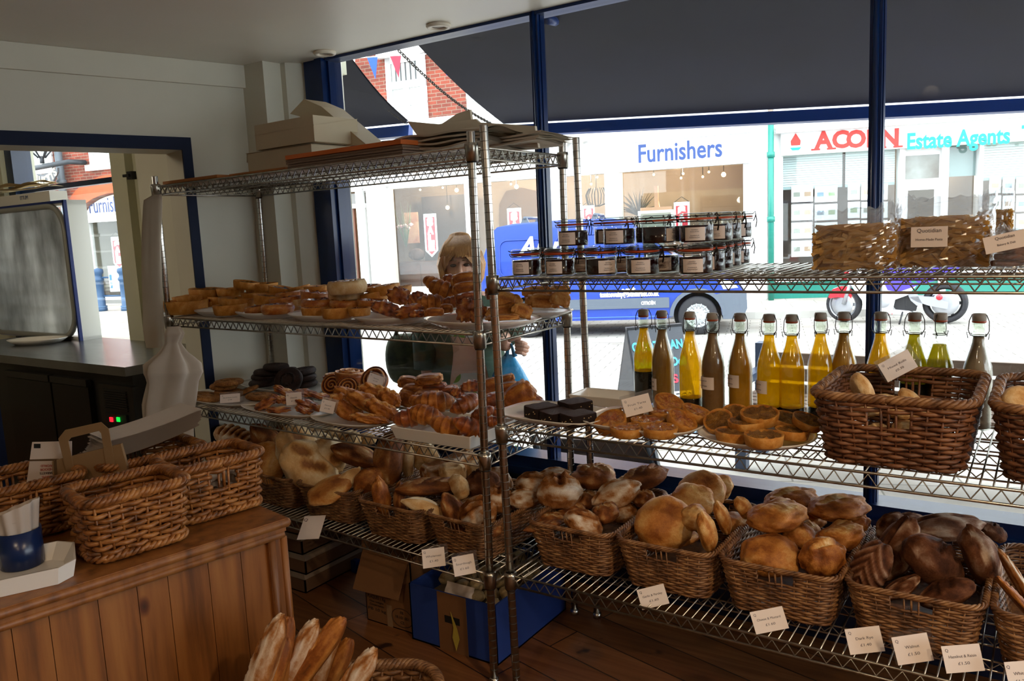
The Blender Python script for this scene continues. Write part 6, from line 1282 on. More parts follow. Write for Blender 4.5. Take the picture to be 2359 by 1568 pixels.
C = [('redpizza', 594, 713, 52, 15, .08, 'front of', 4), ('redpizza', 640, 710, 66, 20, .09, 'front of', 0), ('paletart', 622, 691, 66, 16, .17, 'second layer of', -6), ('redpizza', 658, 695, 64, 16, .16, 'second layer of', 5), ('darktart', 650, 671, 56, 14, .28, 'top of', -12), ('redpizza', 668, 681, 58, 18, .24, 'upper layer of', 5), ('darktart', 690, 668, 46, 18, .3, 'top of', 10), ('glazed', 684, 697, 44, 20, .2, 'back of', 10)]
D = [('basepie', 724, 717, 52, 18, .07, 'front of', 0), ('basepie', 777, 720, 62, 18, .06, 'front of', 0), ('basepie', 828, 717, 46, 18, .09, 'front of', 0), ('redpizza', 738, 701, 76, 18, .12, 'second layer of', 0), ('redpizza', 797, 702, 68, 20, .12, 'second layer of', -3), ('glazed', 797, 677, 74, 20, .17, 'upper layer of', 4), ('glazed', 800, 660, 80, 20, .17, 'top of', 2), ('redpizza', 730, 683, 76, 18, .22, 'upper layer of', -8), ('darktart', 733, 668, 56, 16, .28, 'top of', 0)]
E_ = [('redpizza', 858, 700, 64, 16, .17, 'second layer of', -5), ('darktart', 862, 684, 66, 16, .24, 'upper layer of', 10), ('darktart', 885, 668, 66, 18, .3, 'top of', 6), ('redpizza', 852, 663, 48, 20, .34, 'top of', 0), ('darktart', 922, 668, 50, 14, .33, 'top of', 4), ('savoury', 920, 680, 54, 40, .22, 'upper layer of', -15, 0, 0, 2), ('savoury', 892, 710, 72, 34, .1, 'front of', -20, 0, 0, 1), ('savoury', 944, 715, 66, 32, .07, 'front of', 10, 0, 0, 2), ('savoury', 960, 690, 46, 36, .17, 'second layer of', 30, 0, 0, 1)]
F = [('croissant', 992, 697, 62, 30, .16, 'second layer of', 0, 10), ('savoury', 963, 722, 44, 18, .05, 'front of', 0, 0, 0, 1), ('painchoc', 1000, 718, 42, 18, .06, 'front of', 0), ('painchoc', 1028, 711, 30, 20, .1, 'front of', 0), ('croissant', 1026, 670, 70, 36, .24, 'upper layer of', -25, 0), ('croissant', 1005, 655, 56, 24, .34, 'back of', -30, 0), ('painchoc', 1070, 645, 56, 34, .26, 'top of', 10), ('painchoc', 1072, 662, 56, 26, .2, 'upper layer of', 8), ('painchoc', 1078, 685, 56, 26, .15, 'second layer of', 5), ('croissant', 1046, 646, 46, 20, .36, 'back of', -20), ('savoury', 1072, 714, 56, 42, .08, 'front of', 60, 0, 0, 2), ('savoury', 1100, 724, 46, 30, .07, 'front of', 40, 0, 0, 1), ('croissant', 1046, 694, 46, 26, .2, 'second layer of', 0)]
G = [('sausage', 1168, 694, 66, 40, .13, 'upper layer of', -15), ('sausage', 1158, 716, 72, 32, .1, 'second layer of', 10), ('sausage', 1158, 730, 70, 16, .06, 'front of', 0), ('sausage', 1203, 715, 44, 32, .12, 'front of', -20), ('sausage', 1238, 672, 64, 26, .4, 'top of', 0), ('sausage', 1250, 693, 72, 32, .34, 'front of', -5), ('sausage', 1291, 687, 42, 32, .36, 'front of', -20), ('sausage', 1290, 668, 44, 22, .42, 'top of', 0), ('painchoc', 1146, 674, 52, 28, .28, 'back of', 0)]
for n, l in zip(names, (A, B, C, D, E_, F)): lay(UL, ML, l, mid, 'the %s platter' % n, 'the doorway', 'pastries on the crowded middle shelf')
lay(UL, ML, [g for g in G if g[5] < .3], mid, 'the sausage rolls nearest the corner posts', 'the doorway', 'pastries on the crowded middle shelf')
lay(UL, ML, [g for g in G if g[5] >= .3], mid, 'the rear sausage roll platter', 'the doorway', 'pastries on the crowded middle shelf')
# ---- lower shelf by the doorway
low = {'cookie': 'pale oat cookie', 'choccookie': 'dark chocolate cookie', 'danish': 'fruit danish', 'swirl': 'raisin swirl bun', 'almond': 'sugared almond croissant', 'painchoc': 'glazed folded pastry', 'croissant': 'plain golden croissant', 'savoury': 'plump glazed pastry'}
GL = 'white platters on the second shelf by the doorway'
shelf_platter(UL, LL_, 448, 612, 921, .13, .25, 'white oval platter of oat cookies by the doorway', group=GL, ex=2.3)
shelf_platter(UL, LL_, 570, 764, 889, .41, .22, 'white oval platter of dark chocolate cookies against the wall', group=GL, ex=2.5)
shelf_platter(UL, LL_, 578, 766, 948, .12, .24, 'white oval platter of fruit danish pastries', group=GL, ex=2.3)
shelf_platter(UL, LL_, 742, 912, 973, .13, .26, 'white oval platter heaped with sugared almond croissants', group=GL, ex=2.3)
shelf_platter(UL, LL_, 752, 905, 903, .42, .2, 'white platter of raisin swirl buns at the back of the shelf', group=GL, ex=2.5)
shelf_platter(UL, LL_, 915, 1050, 925, .41, .2, 'white platter of folded pastries between the swirls and the croissants', group=GL, ex=2.5)
shelf_platter(UL, LL_, 1060, 1262, 945, .41, .2, 'white platter of glazed pastries beside the corner posts', group=GL, ex=2.5)
lay(UL, LL_, [('cookie', 476, 913, 66, 20, .12, 'front of', -12), ('cookie', 530, 905, 66, 20, .17, 'middle of', -8), ('cookie', 515, 889, 62, 10, .17, 'upper layer of', -3), ('cookie', 527, 879, 64, 14, .17, 'top of', 0), ('cookie', 572, 897, 48, 18, .22, 'back of', 18), ('cookie', 598, 911, 62, 14, .16, 'front of', -4)], low, 'the oat cookie platter', 'the doorway', 'oat cookies')
lay(UL, LL_, [('choccookie', 636, 844, 56, 14, .42, 'top of', -3), ('choccookie', 616, 857, 60, 14, .4, 'upper layer of', 0), ('choccookie', 608, 868, 56, 14, .38, 'middle of', 0), ('choccookie', 604, 881, 58, 16, .36, 'bottom of', 0), ('choccookie', 664, 876, 64, 34, .33, 'front of', 8, 0, 55), ('choccookie', 694, 857, 66, 22, .4, 'upper layer of', 6), ('choccookie', 697, 870, 62, 18, .4, 'middle of', 4), ('choccookie', 700, 884, 60, 16, .4, 'bottom of', 0), ('choccookie', 655, 856, 58, 14, .45, 'back of', 4)], low, 'the chocolate cookie pile', 'the doorway', 'chocolate cookies')
lay(UL, LL_, [('danish', 610, 930, 56, 28, .08, 'front of', 25), ('danish', 640, 943, 58, 20, .05, 'front of', 0), ('danish', 642, 918, 44, 22, .15, 'middle of', -20), ('danish', 655, 900, 56, 22, .2, 'back of', -25), ('danish', 704, 904, 56, 22, .24, 'back of', -10), ('danish', 708, 930, 64, 24, .1, 'middle of', -20), ('danish', 700, 944, 44, 18, .06, 'front of', -20), ('danish', 735, 910, 60, 18, .2, 'back of', -12), ('danish', 732, 938, 44, 20, .08, 'front of', -15), ('danish', 764, 919, 40, 16, .18, 'back of', 0)], low, 'the danish platter', 'the doorway', 'fruit danish pastries')
lay(UL, LL_, [('swirl', 808, 864, 70, 26, .41, 'top of', -6), ('swirl', 770, 868, 50, 18, .45, 'back of', 0), ('swirl', 766, 890, 50, 36, .36, 'front of', 15, 0, 60), ('swirl', 800, 892, 48, 30, .34, 'front of', 0, 0, 55), ('swirl', 862, 876, 64, 46, .41, 'back of', 30, 0, 55), ('swirl', 826, 888, 52, 30, .42, 'middle of', 0)], low, 'the raisin swirl platter', 'the doorway', 'raisin swirl buns')
lay(UL, LL_, [('almond', 800, 940, 96, 56, .1, 'front of', -40), ('almond', 845, 925, 110, 50, .13, 'upper layer of', -30), ('almond', 868, 904, 90, 46, .2, 'top of', -20), ('almond', 880, 943, 92, 46, .09, 'front of', -28), ('almond', 850, 962, 92, 32, .05, 'front of', -10), ('almond', 806, 908, 84, 36, .2, 'back of', -30), ('almond', 898, 915, 60, 44, .17, 'back of', -30)], low, 'the almond croissant heap', 'the doorway', 'almond croissants')
lay(UL, LL_, [('painchoc', 988, 872, 66, 28, .42, 'top of', 5), ('painchoc', 945, 880, 56, 30, .42, 'upper layer of', -10), ('painchoc', 952, 894, 48, 22, .36, 'middle of', 0), ('painchoc', 946, 920, 60, 44, .32, 'front of', -20), ('painchoc', 1000, 889, 60, 20, .41, 'middle of', 0), ('painchoc', 1030, 899, 54, 24, .44, 'back of', 10), ('painchoc', 985, 908, 60, 26, .36, 'lower layer of', 0)], low, 'the folded pastry platter', 'the doorway', 'folded pastries')
lay(UL, LL_, [('savoury', 1090, 890, 62, 34, .4, 'back of', 0, 0, 0, 1), ('savoury', 1055, 905, 40, 28, .4, 'back of', -30, 0, 0, 1), ('painchoc', 1132, 893, 44, 44, .42, 'top of', 20), ('painchoc', 1165, 876, 44, 24, .44, 'top of', 20), ('painchoc', 1168, 893, 54, 26, .4, 'upper layer of', 10), ('painchoc', 1195, 912, 80, 62, .36, 'front of', 40), ('painchoc', 1145, 925, 60, 46, .33, 'front of', 0), ('painchoc', 1160, 945, 56, 34, .32, 'lower layer of', 10), ('painchoc', 1232, 925, 44, 34, .42, 'back of', -30)], low, 'the glazed pastry platter', 'the doorway', 'glazed pastries by the corner posts')
# rectangular white dish of croissants
def dish(name, label, cat, c, ux, w, d, h, fl=.012, group=None):
    t = MB(); th = .005
    def ring(w_, d_, z): return [V((sx * w_ / 2, sy * d_ / 2, z)) for sx, sy in ((-1, -1), (1, -1), (1, 1), (-1, 1))]
    R_ = [ring(w - fl * 2, d - fl * 2, 0), ring(w, d, h), ring(w - th * 2, d - th * 2, h), ring(w - fl * 2 - th * 2, d - fl * 2 - th * 2, th)]
    vs = [p for r in R_ for p in r]; fs = [(3, 2, 1, 0)] + [(4 * k + i, 4 * k + (i + 1) % 4, 4 * k + 4 + (i + 1) % 4, 4 * k + 4 + i) for k in range(3) for i in range(4)] + [(12, 13, 14, 15)]
    t.add(vs, fs); o = t.build(name, M_CERAM); uy = V((-ux.y, ux.x, 0)); o.matrix_world = frame(c, ux, uy, (0, 0, 1)); b = o.modifiers.new('soft_edge', 'BEVEL'); b.width = .003; b.segments = 2; return tag(o, label, cat, group)
a, b, c3 = onz(905, 1012, LL_), onz(1078, 1038, LL_), onz(1150, 1000, LL_)
ux = (b - a).normalized(); CW, CD = (b - a).length + .02, (c3 - b).length + .05; cc = (a + b) / 2 + V((-ux.y, ux.x, 0)) * CD / 2
dish('rectangular_dish', 'deep white rectangular dish of croissants at the shelf edge by the posts', 'dish', V((cc.x, cc.y, LL_)), ux, CW, CD, .045)
cy0 = UL.loc(a)[1]
lay(UL, LL_, [('croissant', 945, 960, 84, 40, cy0 + .05, 'front of', 8, 20), ('croissant', 988, 952, 76, 30, cy0 + .09, 'middle of', -10, -20), ('croissant', 1003, 925, 88, 36, cy0 + .13, 'top of', 0, 0), ('croissant', 1066, 930, 76, 54, cy0 + .12, 'top of', 20, 40), ('croissant', 1036, 980, 86, 40, cy0 + .04, 'front of', -15, -10), ('croissant', 1078, 978, 84, 50, cy0 + .05, 'front of', -30, 30), ('croissant', 1112, 950, 56, 40, cy0 + .12, 'middle of', 20), ('croissant', 1132, 968, 46, 30, cy0 + .1, 'back of', 0), ('croissant', 972, 925, 60, 30, cy0 + .18, 'back of', -20)], low, 'the white rectangular dish', 'the doorway', 'plain croissants')
# ---- middle shelf by the window
rlook = {'brownie': 'square dark brownie', 'fruittart': 'golden fruit tart', 'quiche': 'browned small quiche', 'bap': 'soft white roll'}
a, b = onz(1308, 938, MR), onz(1440, 930, MR); ux = V((1, 0, 0)); dish('rectangular_dish', 'empty white rectangular dish behind the brownie plate', 'dish', V((a.x + .1, a.y + .1, MR)), ux, .235, .13, .035)
def rplate(x0, x1, y, ly, d, label, ex=2.8, h=.024, yaw=0, m=None): p = UR.o + UR.uy * ly; a, b = onpl(x0, y, p, UR.n), onpl(x1, y, p, UR.n); c = (a + b) / 2; c.z = MR; return platter('platter', label, 'plate', c, RAD(yaw), (b - a).length, d, h, ex, m, 'white platters on the middle window shelf')
rplate(1172, 1402, 972, .16, .24, 'white square platter with four dark brownies beside the corner posts', 3.6, .02, -4)
rplate(1366, 1628, 985, .17, .27, 'white square platter of golden fruit tarts under a price card', 3.6, .024, -4)
rplate(1616, 1880, 1005, .15, .26, 'white oval platter of browned quiches beside the wicker basket', 2.2, .02)
lay(UR, MR, [('brownie', 1248, 945, 66, 26, .15, 'rear of', 0, 30), ('brownie', 1325, 936, 66, 22, .2, 'rear of', 0, 30), ('brownie', 1284, 957, 66, 30, .12, 'front of', 0, 30), ('brownie', 1332, 962, 68, 30, .1, 'front of', 0, 30)], rlook, 'the brownie platter', 'the corner posts', 'brownies', 'cake')
lay(UR, MR, [('fruittart', 1408, 977, 74, 36, .1, 'front of', 20, 0, 20), ('fruittart', 1447, 958, 70, 24, .18, 'middle of', 0), ('fruittart', 1445, 994, 76, 26, .05, 'front of', 0), ('fruittart', 1492, 975, 74, 22, .13, 'middle of', 0), ('fruittart', 1521, 992, 78, 28, .06, 'front of', 0), ('fruittart', 1535, 958, 78, 24, .2, 'middle of', 0), ('fruittart', 1541, 936, 70, 32, .26, 'top of', -15, 0, 25), ('fruittart', 1570, 974, 70, 28, .11, 'front of', -25, 0, 20), ('fruittart', 1605, 957, 74, 28, .19, 'rear of', -20, 0, 10)], rlook, 'the fruit tart platter', 'the corner posts', 'fruit tarts')
lay(UR, MR, [('quiche', 1750, 960, 84, 34, .15, 'top of', 4, 0, 10), ('quiche', 1696, 960, 66, 30, .2, 'upper layer of', 0, 0, 25), ('quiche', 1656, 976, 66, 34, .12, 'middle of', 25, 0, 30), ('quiche', 1722, 982, 88, 24, .09, 'upper layer of', 3), ('quiche', 1692, 1005, 84, 30, .04, 'front of', 0), ('quiche', 1760, 1010, 86, 30, .03, 'front of', 0), ('quiche', 1825, 1002, 76, 32, .07, 'front of', -4), ('quiche', 1812, 974, 76, 34, .15, 'upper layer of', -10, 0, 12), ('quiche', 1860, 975, 70, 40, .13, 'rear of', -15, 0, 15)], rlook, 'the quiche platter', 'the corner posts', 'quiches')
# ---- soft rolls in the dark basket
yb0 = BAPM.translation.y - .21 - UR.o.y
lay(UR, MR, [('bap', 1992, 908, 100, 48, yb0 + .14, 'standing at the doorway side of', -72, 0, 0, 0), ('bap', 2038, 931, 72, 46, yb0 + .17, 'standing upright in the middle of', 0, 0, 0, 1), ('bap', 2104, 928, 78, 40, yb0 + .2, 'leaning at the rear of', -50, 0, 0, 0), ('bap', 1988, 948, 78, 28, yb0 + .09, 'low at the front of', 5, 0, 0, 0), ('bap', 2072, 952, 50, 28, yb0 + .1, 'front middle of', -10, 0, 0, 2), ('bap', 2122, 948, 66, 28, yb0 + .13, 'floury one in', 10, 0, 0, 1), ('bap', 2192, 950, 62, 28, yb0 + .15, 'far end of', 0, 0, 0, 2), ('bap', 2030, 990, 60, 36, yb0 + .06, 'behind the hand hole of', -20, 0, 0, 2), ('bap', 2090, 985, 66, 36, yb0 + .07, 'under the front rim of', 0, 0, 0, 0)], rlook, 'the soft roll basket', 'the corner posts', 'soft rolls', 'bread', plate=.012)
lay(UR, MR, [('bap', 2345, 925, 80, 80, yb0 + .12, 'cut off by the photo edge in', 40, 0, 0, 0)], rlook, 'the last basket', 'the corner posts', 'soft rolls', 'bread', plate=.012)
# ================================================================== BREAD IN THE BASKETS ON THE BOTTOM SHELF
bl_k = {'boule': 'round floury sourdough', 'batard': 'oval floury sourdough', 'flatbread': 'large flat golden bread', 'pointed': 'pointed golden roll', 'cheese': 'craggy golden cheese loaf', 'rye': 'dark floury rye loaf', 'chevron': 'rye loaf with chevron cuts', 'pizza': 'blistered pale flat bread', 'brownloaf': 'smooth brown loaf', 'wedge': 'pale split bread wedge', 'square': 'square floured roll', 'bap': 'small pale roll', 'bloomer': 'floury bloomer with slanting slashes', 'baguette': 'pale bread stick'}
fR = lambda y: y - UR.o.y
lay(UR, ZB, [('boule', 1290, 1130, 98, 84, fR(2.2), 'middle of', 0, 0, 0, 1), ('boule', 1369, 1096, 94, 62, fR(2.36), 'rear of', 0, 0, 0, 2), ('batard', 1474, 1102, 122, 66, fR(2.4), 'topping', 20, 0, 0, 1), ('batard', 1420, 1140, 112, 72, fR(2.24), 'topping', 20, 0, 0, 0), ('boule', 1270, 1198, 62, 34, fR(2.1), 'middle of', 0, 0, 0, 2), ('batard', 1250, 1210, 86, 30, fR(2.065), 'front of', 10, 0, 0, 1), ('boule', 1346, 1200, 84, 60, fR(2.085), 'front of', -25, 0, 0, 0), ('boule', 1393, 1183, 60, 50, fR(2.15), 'front of', 20, 0, 0, 2), ('boule', 1230, 1112, 76, 58, fR(2.3), 'rear of', -10, 0, 0, 0), ('batard', 1278, 1090, 70, 36, fR(2.43), 'rear of', 0, 0, 0, 0), ('boule', 1350, 1152, 60, 44, fR(2.27), 'middle of', 0, 0, 0, 2), ('boule', 1484, 1150, 50, 44, fR(2.3), 'rear of', 0, 0, 0, 2), ('batard', 1205, 1150, 76, 50, fR(2.18), 'middle of', 0, 0, 0, 0), ('boule', 1320, 1180, 60, 50, fR(2.2), 'lower layer of', 0), ('boule', 1430, 1180, 70, 50, fR(2.25), 'lower layer of', 0)],
    bl_k, 'the floury sourdough basket', 'the corner posts', 'floury sourdough loaves', 'bread', plate=.01)
lay(UR, ZB, [('flatbread', 1530, 1212, 126, 108, fR(2.13), 'front of', 20, 0, 55, 0), ('flatbread', 1590, 1165, 106, 74, fR(2.25), 'middle of', 15, 0, 50, 1), ('flatbread', 1615, 1138, 104, 56, fR(2.33), 'rear of', 20, 0, 45, 0), ('pointed', 1630, 1224, 94, 54, fR(2.1), 'front of', -78, 0, 0), ('flatbread', 1597, 1192, 60, 60, fR(2.18), 'lower layer of', 60, 0, 40, 1), ('pointed', 1666, 1192, 80, 42, fR(2.2), 'middle of', -72), ('pointed', 1714, 1168, 56, 40, fR(2.28), 'rear of', -60), ('flatbread', 1655, 1128, 66, 48, fR(2.4), 'back of', 30, 0, 45, 1), ('flatbread', 1602, 1122, 56, 26, fR(2.44), 'back of', 10, 0, 40, 1), ('flatbread', 1690, 1200, 60, 40, fR(2.3), 'lower layer of', 0, 0, 10, 0), ('flatbread', 1560, 1240, 90, 40, fR(2.2), 'bottom of', 0, 0, 0, 0)],
    bl_k, 'the flat bread basket', 'the corner posts', 'flat golden breads', 'bread', plate=.01)
lay(UR, ZB, [('cheese', 1788, 1186, 124, 72, fR(2.2), 'topping', 8, 0, 0, 0), ('cheese', 1822, 1147, 116, 62, fR(2.38), 'rear of', 5, 0, 0, 1), ('cheese', 1930, 1167, 128, 66, fR(2.32), 'rear of', 3, 0, 0, 1), ('cheese', 1776, 1277, 128, 98, fR(2.11), 'front of', 0, 0, 0, 2), ('cheese', 1897, 1277, 96, 96, fR(2.12), 'front of', -10, 0, 20, 1), ('cheese', 1838, 1240, 66, 70, fR(2.22), 'middle of', 40, 0, 0, 2), ('cheese', 1858, 1228, 56, 52, fR(2.3), 'middle of', 0, 0, 0, 0), ('cheese', 1932, 1232, 100, 62, fR(2.24), 'middle of', 20, 0, 0, 0), ('cheese', 1972, 1206, 58, 42, fR(2.36), 'rear of', 30, 0, 0, 1), ('cheese', 1875, 1195, 50, 40, fR(2.4), 'back of', 0, 0, 0, 0)],
    bl_k, 'the cheese loaf basket', 'the corner posts', 'craggy cheese loaves', 'bread', plate=.01)
lay(UR, ZB, [('rye', 2172, 1215, 176, 76, fR(2.34), 'lying across the top of', 3, 0, 0, 0), ('rye', 2062, 1270, 150, 84, fR(2.21), 'leaning towards the doorway in', 62, 0, 15, 1), ('rye', 2156, 1290, 146, 110, fR(2.19), 'slanting in the middle of', -45, 0, 20, 2), ('rye', 2262, 1280, 150, 90, fR(2.24), 'upright at the far side of', -68, 0, 10, 0), ('rye', 2180, 1362, 118, 66, fR(2.1), 'low at the front of', 20, 0, 0, 2), ('chevron', 2004, 1305, 118, 84, fR(2.12), 'standing at the front of', 62, 0, 40, 0), ('rye', 2074, 1352, 90, 40, fR(2.11), 'bottom of', 30, 0, 0, 1), ('rye', 2090, 1198, 70, 44, fR(2.46), 'back of', 5, 0, 0, 1), ('rye', 2288, 1228, 66, 46, fR(2.42), 'back of', -30, 0, 0, 2), ('rye', 2050, 1210, 70, 60, fR(2.38), 'rear of', 40, 0, 0, 1)],
    bl_k, 'the dark rye basket', 'the corner posts', 'dark rye loaves', 'bread', plate=.01)
lay(UR, ZB, [('baguette', 2345, 1335, 160, 40, fR(2.2), 'front of', -60), ('baguette', 2350, 1385, 150, 40, fR(2.14), 'lower layer of', -50)], bl_k, 'the last wicker basket', 'the corner posts', 'pale bread sticks', 'bread', plate=.01)
fL = lambda y: y - 2.0
lay(UL, ZBL, [('bloomer', 546, 1008, 96, 58, .3, 'topping', -28, 0, 0), ('brownloaf', 622, 1018, 104, 62, .26, 'leaning in', -50, 0, 0, 0), ('boule', 662, 1000, 66, 46, .36, 'rear of', 0, 0, 0, 2), ('wedge', 598, 998, 30, 24, .4, 'back of', 0), ('flatbread', 608, 1078, 110, 60, .1, 'against the counter side of', 55, 0, 50, 0), ('batard', 632, 1058, 56, 34, .24, 'low in', 10, 0, 0, 0), ('pizza', 688, 1042, 120, 66, .2, 'rear one in', -70, 0, 55, 0), ('pizza', 712, 1074, 130, 84, .14, 'front one in', -42, 0, 50, 0), ('pizza', 762, 1050, 84, 66, .2, 'middle one in', -60, 0, 50, 1), ('pizza', 738, 1022, 70, 34, .33, 'rear of', -25, 0, 30, 1), ('pizza', 800, 1018, 60, 36, .36, 'back of', 20, 0, 20, 0), ('bap', 714, 1000, 40, 30, .42, 'first behind', 0), ('bap', 738, 1001, 34, 28, .44, 'second behind', 0), ('bap', 766, 1000, 40, 32, .44, 'third behind', 0), ('bap', 806, 1004, 44, 28, .46, 'fourth behind', 0), ('bap', 843, 1010, 44, 30, .46, 'fifth behind', 0)],
    bl_k, 'the bloomer and flat bread basket', 'the counter', 'breads in the first basket by the counter', 'bread', plate=.01)
lay(UL, ZBL, [('brownloaf', 822, 1046, 112, 56, .26, 'lying across', -22, 0, 0, 0), ('brownloaf', 893, 1058, 124, 78, .22, 'upright in', 82, 0, 0, 0), ('wedge', 938, 1060, 84, 40, .3, 'upright behind', 86), ('wedge', 966, 1048, 80, 50, .36, 'rear of', -70), ('wedge', 992, 1048, 74, 44, .38, 'far side of', -65), ('brownloaf', 846, 1108, 76, 62, .14, 'front of', 40, 0, 0, 1), ('wedge', 794, 1113, 92, 48, .1, 'front of', 48), ('flatbread', 758, 1128, 96, 36, .05, 'low at the front of', 15, 0, 20, 0), ('wedge', 1075, 1008, 60, 44, .5, 'behind', -60)],
    bl_k, 'the upright loaf basket', 'the counter', 'breads in the second basket by the counter', 'bread', plate=.01)
lay(UL, ZBL, [('batard', 985, 1122, 142, 54, .15, 'lying across', 3, 0, 0, 1), ('brownloaf', 880, 1146, 92, 50, .08, 'upright in', -84, 0, 0, 1), ('brownloaf', 922, 1160, 90, 44, .11, 'beneath the long loaf in', 90, 0, 0, 0), ('wedge', 978, 1166, 100, 44, .07, 'front of', -20), ('square', 1004, 1088, 64, 44, .3, 'first at the back of', 5, 20, 0, 0), ('square', 1042, 1088, 56, 44, .3, 'second at the back of', 0, 10, 0, 1), ('square', 1056, 1066, 70, 44, .4, 'third at the back of', 10, 40, 0, 0), ('square', 1100, 1080, 44, 40, .38, 'fourth at the back of', 0, 0, 0, 1), ('bap', 1060, 1120, 56, 44, .22, 'standing in', -70)],
    bl_k, 'the slashed long loaf basket', 'the counter', 'breads in the third basket by the counter', 'bread', plate=.01)
lay(UL, ZBL, [('rye', 1110, 1108, 76, 66, .3, 'rear of', 10, 0, 0, 2), ('brownloaf', 1052, 1185, 100, 60, .1, 'doorway side of', -62, 0, 20, 0), ('boule', 1098, 1185, 84, 80, .1, 'front of', 30, 0, 20, 0), ('boule', 1150, 1150, 64, 64, .2, 'middle of', 0, 0, 0, 1), ('batard', 1150, 1105, 70, 54, .36, 'rear of', -40, 0, 0, 0), ('boule', 1130, 1215, 50, 40, .1, 'lower layer of', 0, 0, 0, 2)],
    bl_k, 'the basket before the corner posts', 'the counter', 'breads in the fourth basket by the counter', 'bread', plate=.01)
# ---- ease interpenetrating loaves and pastries apart: the farther of two touching pieces backs away from the aisle a little
def settle(cats, names, step=.009, most=6):
    from mathutils.bvhtree import BVHTree
    items = [o for o in bpy.data.objects if o.parent is None and o.get('category') in cats]
    def tree(o):
        vs, fs = [], []
        for k in ([o] if o.type == 'MESH' else [c for c in o.children if c.type == 'MESH']):
            mw = o.matrix_world if k is o else o.matrix_world @ k.matrix_local; b = len(vs); vs += [mw @ v_.co for v_ in k.data.vertices]; fs += [tuple(b + i for i in p.vertices) for p in k.data.polygons]
        lo = V((min(p.x for p in vs), min(p.y for p in vs), min(p.z for p in vs))); hi = V((max(p.x for p in vs), max(p.y for p in vs), max(p.z for p in vs))); return vs, fs, lo, hi
    items.sort(key=lambda o: (o.matrix_world.translation - CAM).length); done = []
    for o in items:
        vs, fs, lo, hi = tree(o); off = V(); d = (o.matrix_world.translation - CAM).normalized(); d = V((d.x, d.y, d.z * .5)); best = None
        for k in range(most):
            t = BVHTree.FromPolygons([p + off for p in vs], fs); n = 0
            for lo2, hi2, t2 in done:
                if all(lo[i] + off[i] < hi2[i] and hi[i] + off[i] > lo2[i] for i in range(3)): n += len(t.overlap(t2))
            if best is None or n < best[0]: best = (n, off.copy(), t)
            if n == 0: break
            off += d * step
        if best[1].length: o.matrix_world = Matrix.Translation(best[1]) @ o.matrix_world
        done.append((lo + best[1], hi + best[1], best[2]))
# ================================================================== SWING-TOP BOTTLES
M_BGL = glass_mat('bottle_glass', (.93, .96, .92), refl=.14)
def liquid(name, col, dens, milky=False, rough=.3):
    if milky: return mat(name, col, rough, col2=dens, scale=18, bump=0, spec=.5, coat=.4)
    q = NT(name); tr = q.node('ShaderNodeBsdfTransparent'); tr.inputs['Color'].default_value = (*lin(col), 1); df = q.node('ShaderNodeBsdfTranslucent'); df.inputs['Color'].default_value = (*lin(dens), 1)
    gl = q.node('ShaderNodeBsdfGlossy'); gl.inputs['Roughness'].default_value = .05; mx = q.n.new('ShaderNodeMixShader'); mx.inputs['Fac'].default_value = .45; q.link(tr.outputs[0], mx.inputs[1]); q.link(df.outputs[0], mx.inputs[2])
    m2 = q.n.new('ShaderNodeMixShader'); m2.inputs['Fac'].default_value = .06; q.link(mx.outputs[0], m2.inputs[1]); q.link(gl.outputs[0], m2.inputs[2]); q.link(m2.outputs[0], q.out.inputs['Surface']); return q.m
L_OIL = liquid('golden_oil', '#ffd84a', '#f2c400'); L_VIN = mat('dark_vinegar', '#0d0807', .15, coat=.5); L_MUST = liquid('mustard_dressing', '#8a6428', '#9c7634', True); L_TAN = liquid('tan_dressing', '#7c5a34', '#8d6a42', True); L_YEL = liquid('yellow_dressing', '#c08a1c', '#a87414', True); L_OLIV = liquid('olive_oil', '#cfc23c', '#b8a818'); L_MILK = liquid('milky_dressing', '#8a7560', '#9b8670', True); M_HERBD = mat('dark_herbs', '#17170a', .7)
M_STOP = mat('grey_stopper', '#a59a8c', .5); M_SEAL = mat('orange_seal', '#a8481e', .5); M_WIRE = mat('dark_wire', '#3c3632', .35, .9)
BODY = [(.0, 0), (.034, 0), (.0375, .004), (.0375, .155), (.035, .178), (.028, .205), (.0205, .232), (.0165, .252), (.0158, .268), (.0175, .27), (.0175, .298), (.0165, .302)]
def r_at(z):
    for (r0, z0), (r1, z1) in zip(BODY[2:], BODY[3:]):
        if z0 <= z <= z1: return r0 + (r1 - r0) * (z - z0) / max(z1 - z0, 1e-6)
    return .016
